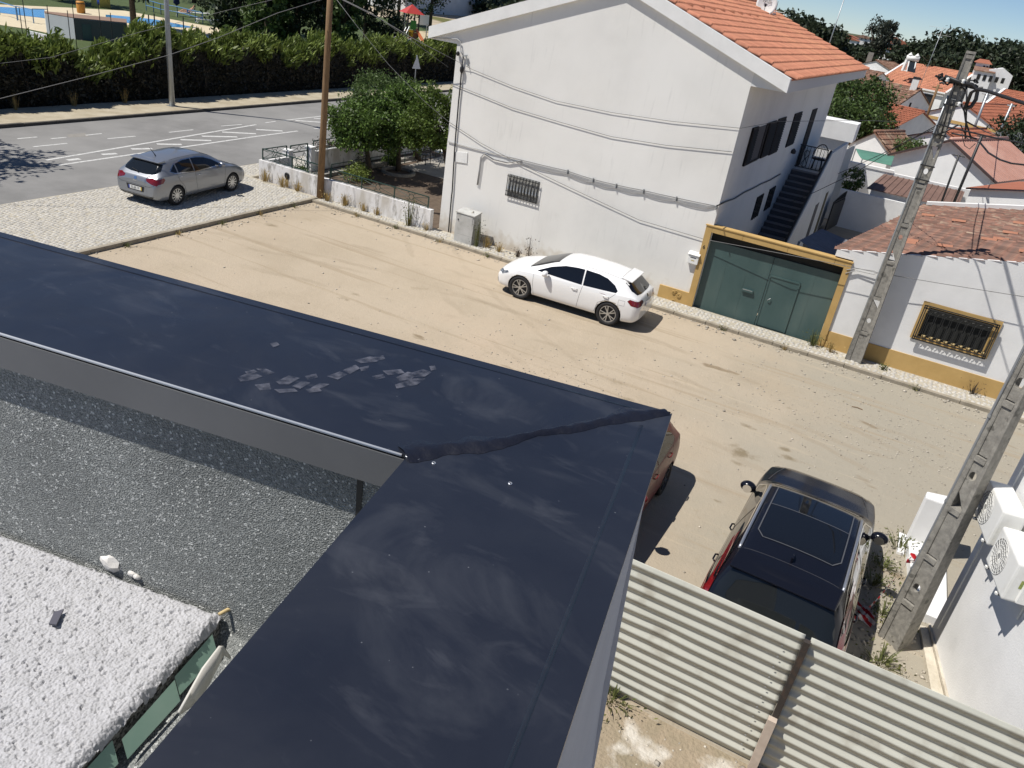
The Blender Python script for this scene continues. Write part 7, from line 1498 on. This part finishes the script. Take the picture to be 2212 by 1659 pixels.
# H5 white gable with pink sheet roof
h5, A, B, Cc, Dd = gable('town_house', 'white gabled house with faded pink corrugated roof', 'house', (-1.2,46.7), 5.0, 7.2, 2.95, 4.2, 'v', M['wall2'], M['pinksheet'], over=.22, tiles=False, sheetrib=.30)
mo = mat('dark_barge', (.05,.03,.028), None, rough=.7); m_ = A+TU*2.5
MB().bar(A-TU*.25-TV*.24+Vector((0,0,2.84)), m_-TV*.24+Vector((0,0,4.22)), .12, .10).build('barge_board', mo, h5); MB().bar(B+TU*.25-TV*.24+Vector((0,0,2.84)), m_-TV*.24+Vector((0,0,4.22)), .12, .10).build('barge_board', mo, h5)
MB().tube([B-TU*.1-TV*.08+Vector((0,0,2.9)), B-TU*.1-TV*.08], .05, 8).build('downpipe', M['trim'], h5)
# white cube of a wall beyond the stairs
p0, p1, p2 = V(*SP(K3,-40,490),42.5), V(*SP(K3,722,578),42.5), V(*SP(K3,572,1020),42.5)
wc_ = thing('roof_tank_wall', 'plain white block of wall above the stair landing', 'wall', (p0.x,42.5,0)); MB().box(p0.x-1.2,p1.x,42.5,44.0,p2.z,p0.z).build('block', M['wall2'], wc_); MB().box(p0.x-1.0,p1.x-.25,42.7,43.9,0,p2.z-.004).build('lower_wall', M['wall2'], wc_)
# white stone wall between, with the lemon tree
lw2 = thing('stair_side_wall', 'tall narrow white wall behind the outside stairs', 'wall', (-3.2,41.2,0)); a = V(*SP(K3,350,1260),41.2); b = V(*SP(K3,660,1050),41.2); MB().prism([(a.x-.1,41.2,0),(b.x-.02,41.2,0),(b.x-.02,41.2,b.z),(a.x-.1,41.2,a.z)], (0,.3,0)).build('wall', M['wall'], lw2)
# H6, H7
h6, A, B, Cc, Dd = gable('town_house', 'white house with yellow band and orange roof behind the concrete pole', 'house', (-1.2,77.0), 6.2, 11., 3.1, 4.45, 'v', M['wall2'], M['redtile'], .28, .45)
for i_ in range(1): q = A+TU*3.1-TV*.02; MB().prism([A-TV*.03+Vector((0,0,2.85)), B-TV*.03+Vector((0,0,2.85)), B-TV*.03+Vector((0,0,3.08)), A-TV*.03+Vector((0,0,3.08))], -TV*.03).build('yellow_band', M['ochre'], h6)
wall_box(h6, A+TU*3.6+Vector((0,0,1.6)), -TV, 1.0, 1.3, M['pane'], 'window', .05); MB().prism([A+TU*2.9-TV*.05+Vector((0,0,2.35)), A+TU*4.4-TV*.05+Vector((0,0,2.35)), A+TU*4.4-TV*.7+Vector((0,0,2.25)), A+TU*2.9-TV*.7+Vector((0,0,2.25))], (0,0,.05)).build('door_canopy', M['galv'], h6)
h7, A, B, Cc, Dd = gable('town_house', 'low white gable with salmon tiled roof behind the pink corrugated roof', 'house', (-1.9,56.3), 5.6, 6.4, 2.75, 3.85, 'v', M['wall2'], M['redtile'], .24, .40)
h8, A, B, Cc, Dd = gable('town_house', 'white-verged red tiled house at the right edge behind the black cable', 'house', (4.7,112.2), 11., 9., 2.9, 4.7, 'u', M['wall2'], M['redtile'], .3, .5)
MB().bar(A-TU*.18+Vector((0,0,2.95)), A-TU*.18+TV*4.5+Vector((0,0,4.85)), .28, .12).build('verge', M['trim'], h8)
h8b, A, B, Cc, Dd = gable('town_house', 'farthest red tiled house with pale verge at the right edge', 'house', (6.2,139.4), 14., 11., 3.4, 5.5, 'u', M['wall2'], M['tile'], .34, .55)
MB().bar(A-TU*.18+Vector((0,0,3.45)), A-TU*.18+TV*5.5+Vector((0,0,5.62)), .34, .14).build('verge', M['trim'], h8b)
h9, A, B, Cc, Dd = gable('town_house', 'white block with dark red roof beside the shaded gable', 'house', (5.4,166), 5., 9., 3.9, 4.9, 'v', M['wall2'], M['browntile'], .34, .55)
h11, A, B, Cc, Dd = gable('town_house', 'wide white gabled house with grey-brown roof and porch', 'house', (-14.6,143), 8.2, 10., 3.5, 4.95, 'v', M['wall2'], M['browntile'], .34, .55)
wall_box(h11, A+TU*3.4+Vector((0,0,2.5)), -TV, 2.6, 1.6, M['soffit'], 'porch', .5); wall_box(h11, A+TU*3.2-TV*.5+Vector((0,0,2.5)), -TV, .5, .5, M['darkgap'], 'window', .03)
for k in (1.2,6.2,7.4): wall_box(h11, A+TU*k+Vector((0,0,2.3)), -TV, .6, .9, M['darkgap'], 'window', .05)
cc2 = A+TU*2.2+TV*1.5; MB().box(cc2.x-.4,cc2.x+.4,cc2.y-.4,cc2.y+.4,3.9,5.9).build('chimney', M['conc'], h11)
h12, A, B, Cc, Dd = gable('town_house', 'house with shaded gable and oval window left of the eucalyptus', 'house', Vector((-13.6,102.3,0))-TU*9, 9., 8., 4.0, 5.95, 'u', M['wall2'], M['redtile'], .3, .5)
P = B+TV*3.8+TU*.03+Vector((0,0,4.7)); MB().prism([P+TV*(.42*math.cos(t))+Vector((0,0,.62*math.sin(t))) for t in [2*math.pi*k/16 for k in range(16)]], TU*.05).build('oval_window', M['darkgap'], h12)
for s in (0,1): MB().bar(B+TU*.2+TV*(8*s)+Vector((0,0,3.95)), B+TU*.2+TV*4+Vector((0,0,5.98)), .3, .14).build('verge', M['soffit'], h12)
h13, A, B, Cc, Dd = gable('town_house', 'small red roof with lilac gable below the wide white gable', 'house', Vector((-9.3,115.,0))-TU*6.5, 6.5, 8., 2.9, 4.15, 'u', M['wall2'], M['browntile'], .3, .5)
hb0, A, B, Cc, Dd = gable('town_house', 'tiled roof just behind the low house at the right edge', 'house', (2.3,38.6), 7., 6., 3.15, 3.95, 'v', M['wall2'], M['redtile'], .22, .38)
# brown sheet shed roof
bs_ = thing('shed', 'shed with brown ribbed sheet roof behind the courtyard wall', 'shed', (0,42,0)); q = [Vector((-1.7,40.35,1.92)), Vector((2.2,40.35,1.92)), Vector((2.4,43.6,2.25)), Vector((-1.3,43.6,2.25))]
MB().prism(q, (0,0,.03)).build('roof', M['brownsheet'], bs_); MB().box(-1.5,2.1,40.5,43.5,0,1.9).build('wall', M['wall2'], bs_)
mb = MB()
for i in range(14): a, b = q[0].lerp(q[1], (i+.5)/14), q[3].lerp(q[2], (i+.5)/14); mb.bar(a+Vector((0,0,.035)), b+Vector((0,0,.035)), .06, .05)
mb.build('ribs', M['brownsheet'], bs_)
# dark parked vehicle in the yard
yv = G(*SP(K3,1500,1190)); L, hw = 4.4, .9
van, _s = car('parked_car', 'dark car parked nose-out in the yard beyond the shed gable', 'car', dict(L=L, hw=hw, st=cross(L, hw), r=.34, ax=(1.3,-1.33), paint=P_black, spokes=5, side=[[(.86,1.09),(.15,1.43),(-.45,1.48),(-1.40,1.30),(-1.4,1.10)]], handles=[(-.34,.93)], mirror=(.72,1.05), top=[('windscreen', mir([(1.16,-.66),(.95,-.64),(.42,-.55)]), M['rglass'])], rear=[('rear_window', mirx([(-.58,1.40),(-.66,1.20),(-.3,1.10)]), M['glass'])], front=[('grille', mirx([(-.42,.66),(-.36,.52)]), M['galv']), ('headlight', [(.5,.72),(.76,.78),(.80,.7),(.55,.66)], M['clearlight']), ('headlight', [(-.5,.72),(-.76,.78),(-.80,.7),(-.55,.66)], M['clearlight'])]))
van.location = (-.75, 60.3, 0); van.rotation_euler.z = math.atan2(-TV.y, -TV.x)
# trees among the houses
def vt(nm, lab, px, Y, rad, mt, ncl, leaf, per=60, tr=.14, base=0., grp=None):
    c = V(px[0], px[1], Y); tree(nm, lab, 'tree', (c.x,c.y,base), c, rad, ncl, per, .14*rad[0], leaf, M[mt], tr, 6, hollow=.35, group=grp)
vt('fig_tree', 'large dark green tree growing behind the white block wall', SP(K3,640,200), 62, (2.7,2.7,1.8), 'leaf_fig', 120, (.16,.34))
vt('fig_tree', 'lower leafy tree spreading in front of the red-brown roof', SP(K3,420,470), 57, (2.4,2.0,1.1), 'leaf_fig', 90, (.14,.30))
vt('fig_tree', 'drooping leafy tree beside the garden shed', SP(K3,950,690), 57, (1.6,1.6,1.3), 'leaf_fig', 80, (.14,.28))
vt('lemon_tree', 'small lemon tree above the courtyard wall', T4((0,3),735,1550), 41.0, (.55,.55,.55), 'leaf_light', 40, (.08,.15), 40, .05)
vt('garden_bush', 'leafy bush on the slope above the shed roof', SP(K3,1800,1130), 53, (1.0,.9,.55), 'leaf_light', 40, (.10,.2), 40, .05)
vt('yard_tree', 'dark green tree at the right edge beside the pink roof', SP(K4,2130,640), 62, (2.0,2.0,2.0), 'leaf_dark', 70, (.14,.3))
# far wood, eucalyptus and single trees
vt('eucalyptus', 'tall open-crowned eucalyptus standing above the distant wood', T4((0,3),970,330), 185, (3.3,3.0,3.6), 'leaf_euc', 55, (.35,.7), 40, .5)
vt('eucalyptus', 'second eucalyptus crown joined to the tall one on its right', T4((0,3),1050,265), 186, (1.9,1.9,1.7), 'leaf_euc', 26, (.35,.7), 40, .35)
vt('far_tree', 'isolated round treetop right of the eucalyptus', T4((0,3),1095,385), 190, (1.1,1.1,1.2), 'leaf_euc', 16, (.35,.7), 40, .25)
ft = [((1570,500),150,(5.2,4.5,3.4)), ((1640,470),152,(3.4,3.,2.9)), ((1900,540),160,(4.,3.5,2.6)), ((2020,520),170,(3.2,3.,2.6)), ((2100,560),150,(4.,3.,2.8)), ((2160,640),140,(4.5,4.,3.4)), ((1500,590),140,(4.5,3,1.8)), ((1250,520),150,(3.6,3,2.2)), ((170,340),140,(4.,4.,3.6)), ((290,345),142,(3.6,3.6,3.2)), ((410,385),144,(3.6,3.6,3.0)), ((510,400),146,(3.2,3.2,2.6)), ((720,500),150,(3.6,3.4,1.7)), ((60,330),140,(3.5,3.5,4.))]
fl = ['broad dark tree left of the tall concrete pole top', 'rounded dark tree just left of the concrete pole', 'dark tree right of the concrete pole top', 'dark tree below the distant white houses', 'dark tree at the right edge of the skyline', 'large pine-green tree at the right edge', 'low green tree above the long orange roof', 'tree right of the eucalyptus trunk', 'first dark tree right of the satellite dish', 'second dark tree beyond the white house roof', 'third dark tree beyond the white house roof', 'smaller dark tree left of the thin aerial mast', 'dark tree below the tiny skyline houses', 'dark tree just behind the satellite dish']
for (p, Y, r), l in zip(ft, fl): vt('far_tree', l, T4((0,3),*p), Y, r, 'leaf_wood', 70, (.5,1.0), 45, .3, grp='trees along the skyline')
hillm = mat('scrubby_hill', (.16,.14,.07), (.09,.10,.04), .03, .95, c3=(.06,.075,.03), c3scale=.02, c3lim=(.45,.55))
def hz(x, y): return 0 if y < 195 else (6.5*min(1, (y-195)/110.)**1.3+min(4.,max(0,(y-305)*.018)))*(.85+.15*math.sin(x*.02))
gx = np.linspace(-700,500,61); gy = np.linspace(190,900,60); Vv = [(x, y, hz(x,y)-.05) for x in gx for y in gy]; I = np.arange(61*60).reshape(61,60); FQ = np.stack([I[:-1,:-1], I[1:,:-1], I[1:,1:], I[:-1,1:]], -1).reshape(-1,4); struct(obj_np('hill', Vv, FQ, hillm, smooth=True))
pts = []
for _ in range(560):
    Y = rng.uniform(150,300); x = rng.uniform(-.62,.16)*Y; 
    if -.02*Y < x < .02*Y and Y < 170: pass
    h = rng.uniform(2.6,5.2) if Y < 200 else rng.uniform(.8,2.2); z0 = hz(x, Y)
    r = rng.uniform(1.6,3.4); pts.append(np.array([x, Y, z0+h*.62])+np.clip(rng.normal(size=(85,3)),-1.6,1.6)*np.array([r*.5, r*.5, h*.22]))
v, f = leaf_quads(np.concatenate(pts), (.6,1.3), .7); w_ = obj_np('far_wood', v, f, M['leaf_wood']); tag(w_, 'dark distant wood along the horizon behind the town', 'wood', kind='stuff')
dh = [(K1,(390,400),300,5.),(K1,(480,420),300,4.),(K1,(470,500),290,4.),(K1,(740,410),310,5.),(K1,(1240,580),260,3.5),(K1,(1590,560),300,6.),(K1,(1590,655),250,5.),(K1,(170,400),300,4.),(K1,(1400,470),310,9.),(K2,(370,370),240,5.),(K2,(1880,300),420,9.),(K2,(1990,345),420,10.),(K2,(2110,350),400,7.),(K2,(2180,370),400,6.),(K2,(1290,150),400,9.)]
dl = ['leftmost of the tiny white houses on the skyline','tiny white house with red roof left of the eucalyptus','tiny white house lower on the slope left of the eucalyptus','pale house on the skyline just left of the eucalyptus','white house glimpsed through the trees below the eucalyptus','red-roofed row of houses right of the eucalyptus','white house half hidden below the red-roofed row','white gable at the far left of the wood','grey house with reddish roof right of the eucalyptus crown','white gable among dark trees left of the concrete pole','white house on the hill right of the concrete pole','white terrace on the hill at the right edge','pale tower-like house on the hill at the right edge','last white house on the hill at the right edge','small pale house on the skyline behind the pole top']
for i, (K_, p, Y, w) in enumerate(dh):
    w *= 1.25
    c = V(*SP(K_, *p), Y); zb_ = hz(c.x, Y)-.5; t = thing('distant_house', dl[i], 'house', (c.x,Y,zb_), 'distant houses on the skyline'); h_ = max(c.z+1.0, zb_+2.5)
    MB().box(c.x-w/2,c.x+w/2,Y,Y+6,zb_,h_).build('wall', M['wall2'], t); MB().prism([(c.x-w/2-.3,Y-.3,h_+.003),(c.x+w/2+.3,Y-.3,h_+.003),(c.x,Y-.3,h_+w*.16)], (0,6.6,0)).build('roof', M['redtile'] if i % 3 else M['browntile'], t)
    for k in range(2): MB().box(c.x-w/4+k*w/2-.4,c.x-w/4+k*w/2+.4,Y-.05,Y-.004,h_-2.0,h_-.8).build('window', M['darkgap'], t)
# two-storey white house with hipped roof right of the pole
VY = 133.
c = V(*SP(K2,1350,420),VY); t = thing('villa', 'white two-storey villa with hipped red roof right of the concrete pole', 'house', (c.x,VY,0)); a0, a1 = V(*SP(K2,1215,370),VY), V(*SP(K2,1500,390),VY)
MB().box(a0.x,a1.x,VY,VY+6,0,a0.z).build('upper_wall', M['wall2'], t); zr_ = a0.z; mx = (a0.x+a1.x)/2
MB().add([(a0.x-.3,VY-.3,zr_+.003),(a1.x+.3,VY-.3,zr_+.003),(a1.x+.3,VY+6.3,zr_+.003),(a0.x-.3,VY+6.3,zr_+.003),(mx-.6,VY+3,zr_+.5),(mx+.6,VY+3,zr_+.5)], [(0,1,5,4),(1,2,5),(2,3,4,5),(3,0,4),(3,2,1,0)]).build('roof', M['redtile'], t)
b0, b1 = V(*SP(K2,1190,480),VY-2), V(*SP(K2,1600,500),VY-2); MB().box(b0.x,b1.x,VY-2.5,VY-.1,0,b0.z-.35).build('front_wall', M['wall2'], t); MB().prism([(b0.x-.2,VY-2.7,b0.z-.347),(b1.x+.2,VY-2.7,b0.z-.347),(b1.x+.2,VY-.1,b0.z+.1),(b0.x-.2,VY-.1,b0.z+.1)], (0,0,.1)).build('porch_roof', M['browntile'], t)
for k in range(5): MB().box(b0.x+.5+k*.75,b0.x+.9+k*.75,VY-2.55,VY-2.505,b0.z-1.4,b0.z-.7).build('window', M['darkgap'], t)
for k in range(5): MB().box(a0.x+.9+k*.4,a0.x+1.15+k*.4,VY-.05,VY-.005,a0.z-.7,a0.z-.25).build('window', M['darkgap'], t)
c = V(*SP(K2,1700,560),131); t = thing('distant_house', 'bright white low house right of the villa', 'house', (c.x,131,0), 'distant houses on the skyline'); MB().prism([(c.x-1.3,131,0),(c.x+1.7,131,0),(c.x+1.7,131,c.z-.3),(c.x+.3,131,c.z+.45),(c.x-1.3,131,c.z)], (0,4,0)).build('wall', M['wall2'], t)
# ================================================================== cables, masts, bits on walls
def cable(label, pts, r=.012, mt='cablemid', cat='cable', name='overhead_cable'):
    o = MB().tube(pts, r, 6).build(name, M[mt], smooth=True); return tag(o, label, cat)
PT = ptp-Vector((0,0,.6))
def pline(pxs, Ys): return [V(x, y, Y) for (x, y), Y in zip(pxs, Ys)]
cable('overhead cable from the wooden pole to the left edge, crossing the lamp post', [V(718,-8,22.2), VX(600,28,-19.6), VX(470,82,-20.5), VX(365,119,-21.3), VX(180,168,-22.4), VX(0,213,-23.6), VX(-200,255,-25)], .010)
cable('fainter overhead cable along the hedge towards the left edge', [V(716,-30,22.2), VX(500,20,-24.), VX(300,70,-27), VX(110,124,-29), VX(0,137,-30)], .007)
cable('cable from the wooden pole to the bracket at the house corner', [V(720,-12,22.2), V(800,28,22.4), V(890,82,22.7), V(985,131,22.95)], .010)
cable('cable sagging over the gable wall to the shuttered windows', [HM @ HV(x, y, q) for (x, y), q in zip(((985,131),(1020,150),(1106,186),(1200,218),(1321,243),(1450,262),(1600,277)), (-.10,-.035,-.03,-.03,-.03,-.03,-.03))]+[HM @ Vector((.6,2.,5.6)), HM @ Vector((2.2,8.,5.55)), HM @ Vector((3.2,14,5.3))], .007)
cable('double cable pinned across the white gable wall', [HM @ HV(x, y, -.03) for x, y in ((975,180),(1040,206),(1106,233),(1210,264),(1320,295),(1440,314),(1581,328))], .008)
cable('long thin cable running low across the white wall to the right edge', [V(722,-8,22.2), V(770,55,22.3), V(840,140,22.5), V(920,222,22.7)]+[HM @ HV(x, y, -.04) for x, y in ((969,263),(1040,310),(1115,350),(1230,405),(1380,475),(1522,517))]+[V(x, y, 22.72) for x, y in ((1690,548),(1840,577),(1900,590))]+[V(2030,612,22.75), V(2212,641,22.7), V(2300,656,22.7)], .008)
cable('cable from the wooden pole down to the front garden', [V(724,-8,22.2), V(820,40,23.0), V(900,95,24.0), V(968,145,24.5)], .010)
# bundle clipped along the wall
bun = thing('cable_bundle', 'bundle of grey cables clipped along the white wall above the white car', 'cable', HM @ HV(1125,346,0))
ORG[bun] = Vector((0,0,0)); bun.location = HO; bun.rotation_euler.z = HA
path = [(968,305),(1040,325),(1125,346),(1226,370),(1281,388),(1331,400),(1390,412),(1461,428),(1548,446)]
for k, (dz, sg_) in enumerate(((0,.0),(-.025,.02),(-.05,.035),(-.075,.05),(.025,.01))):
    pts = []
    for i, ((x0,y0),(x1,y1)) in enumerate(zip(path, path[1:])):
        a, b = HV(x0,y0,-.02), HV(x1,y1,-.02)
        if k not in (0,4) and i < 2: continue
        for t in range(4): p = a.lerp(b, t/4); p.z += dz*min(1,(i+t/4)/2.)-sg_*math.sin(math.pi*t/4); p.y -= .004*k; pts.append(p)
    pts.append(HV(*path[-1],-.02)+Vector((0,0,dz*.3))); MB().tube(pts, .008, 5).build('cable', M['cablegrey'], bun, smooth=True)
for x, y in path[3:]: p = HV(x, y, -.04); MB().box(p.x-.012,p.x+.012,-.075,-.001,p.z-.09,p.z+.05).build('clip', M['galv'], bun)
for k in range(3): MB().tube([HV(x, y, -.03-.012*k)+Vector((.02*k,0,.012*k)) for x, y in ((1125,348),(1095,352),(1065,345),(1045,332),(1038,340),(1035,365),(1030,400))], .010, 5).build('loose_end', M['cablegrey'], bun, smooth=True)
MB().tube([HX(*SP(KS, x, y), .03) for x, y in ((60,530),(190,470),(330,420),(470,330),(590,275),(720,205),(850,150),(1000,60))], .02, 6).build('corner_cable', M['cableblack'], bun, smooth=True)
dc = thing('corner_conduit', 'black cable and grey drop pipe down the left corner of the white house', 'conduit', HM @ HV(990,120,0)); ORG[dc] = Vector((0,0,0)); dc.location = HO; dc.rotation_euler.z = HA
MB().tube([HV(*T4((0,1),*p),-.05) for p in ((1790,490),(1775,620),(1765,740),(1750,880),(1738,1030),(1725,1170),(1715,1310),(1705,1480),(1695,1655))]+[HV(*T4((1,1),*p),-.05) for p in ((1690,30),(1675,200),(1658,400))], .022, 6).build('cable', M['cableblack'], dc, smooth=True)
MB().tube([HV(*T4((0,1),*p),-.06) for p in ((1510,325),(1640,330),(1740,338),(1765,360),(1772,450),(1790,480))], .016, 6).build('upper_cable', M['cablegrey'], dc, smooth=True)
for p, q in (((1785,485),(1825,480)), ((1815,485),(1833,575))): MB().bar(HV(*T4((0,1),*p),-.06), HV(*T4((0,1),*q),-.06), .05, .03).build('bracket', M['galv'], dc)
b_ = HV(*T4((0,1),1745,465),-.08); MB().lathe([(.03,-.06),(.07,0),(.03,.07)], b_, n=10).build('insulator', M['black'], dc, smooth=True)
b_ = HV(*T4((0,1),1778,600),-.07); MB().lathe([(.02,-.12),(.06,-.05),(.06,.06),(.02,.12)], b_, n=10).build('clamp', M['black'], dc, smooth=True)
# thick bundle leaving the concrete pole to the right
cable('thick black cable leaving the concrete pole for the right edge', [V(2084,236,22.4), V(2098,200,22.3), V(2110,193,22.2), V(2130,196,21.9), V(2160,206,21.4), V(2212,223,20.6), V(2330,262,19)], .040, 'cableblack')
cable('second black cable from the middle of the concrete pole to the right edge', [V(2030,268,22.4), V(2050,275,22.2), V(2090,284,21.8), V(2140,296,21.), V(2212,310,20.), V(2300,326,19)], .020, 'cableblack')
cable('sagging knotted cable from the dark mast to the right edge', [V(2117,308,38), V(2135,330,37.), V(2160,345,36), V(2185,353,35), V(2212,356,34), V(2260,356,33)], .035, 'cableblack')
cable('thin cable fanning left from the concrete pole over the yards', [V(2025,270,22.4), V(1970,300,26), V(1900,335,32), V(1800,380,40)], .012, 'cableblack')
cable('thin cable crossing the white yard wall towards the stairs', [V(2030,272,22.4), V(1950,310,25), V(1850,372,28), V(1760,415,30), V(1700,440,31)], .010, 'cableblack')
cable('loop of wire drooping beside the concrete pole', [V(2078,286,22.3), V(2080,300,22.3), V(2084,315,22.25), V(2094,322,22.2), V(2107,310,22.2)], .010, 'cableblack')
cable('cable from pole to the slim dark mast', [V(2075,270,22.4), V(2090,300,28), V(2115,308,38)], .014, 'cableblack')
cable('thin line rising from the concrete pole across the red roofs', [V(2086,262,22.5), V(2130,285,40), V(2170,300,60), V(2212,312,80)], .02, 'cableblack')
def mast(label, a, b, Y, r, mt, top=None):
    p, q = V(*a, Y), V(*b, Y); t = thing('mast', label, 'mast', (q.x,Y,0)); MB().tube([p, Vector((q.x,Y,max(0.,q.z-1.5) if q.z > 1.5 else 0))], r, 8).build('pole', M[mt], t, smooth=True)
    if top: 
        for dz, w in top: MB().tube([p+Vector((-w,0,-dz)), p+Vector((w,0,-dz))], r*.5, 5).build('crossbar', M[mt], t)
    return t
T3 = lambda x, y: T4((0,3), x, y)
mast('thick dark mast in front of the white gable', T3(1850,1170), T3(1640,1659), 40, .06, 'blackiron', [(.05,.18)])
mast('slimmer dark mast left of the thick one', T3(1650,1340), T3(1540,1659), 40, .045, 'blackiron', [(.03,.25)])
mast('tall thin aerial mast above the oval-window gable', T3(655,0), T3(495,470), 98, .05, 'galv')
mast('wooden service pole in front of the long orange roof', T3(1475,730), T3(1380,985), 75, .10, 'wood', [(.25,.4)])
mast('grey service pole right of the concrete pole', T3(1900,800), T3(1775,1130), 62, .08, 'galv', [(.1,.3)])
mast('grey service pole at the right edge of the roofs', T3(2110,895), T3(1985,1170), 66, .08, 'galv', [(.15,.25)])
mast('faint twin aerial mast left of the concrete pole', T3(1515,235), T3(1310,740), 120, .03, 'galv', [(.1,1.6),(.9,1.2)])
mast('short dark aerial beside the wide white gable', T3(780,510), T3(745,605), 110, .05, 'blackiron', [(.4,.5)])
mast('dark aerial pole on the brown mottled roof', T3(1012,710), T3(935,960), 82, .05, 'blackiron')
# white insulator cups on the corner of the low house gate
gcb = thing('gate_cable', 'short grey cables pinned between gate frame and concrete pole', 'cable', (-.6,22.93,2.3)); 
for dz in (0,.10): MB().tube([Vector((-.76,22.93,2.42-dz)), V(*T4((1,3),770,660),22.93)-Vector((0,0,dz*.6)), V(*T4((1,3),920,680),22.9)-Vector((0,0,dz)), V(*T4((1,3),945,700),22.75)], .012, 5).build('cable', M['cablegrey'], gcb, smooth=True)
# dry twigs and litter on the lot
for i, (x, y, lab) in enumerate([(1840,878,'pale twig lying on the sand near the kerb'), (1098,563,'tiny dark twig on the sand left of the white car')]):
    p = G(x, y, .012); tag(MB().tube([p, p+Vector((.12,.03,.01)), p+Vector((.26,.02,0))], .010, 5).build('twig', M['wood']), lab, 'twig')
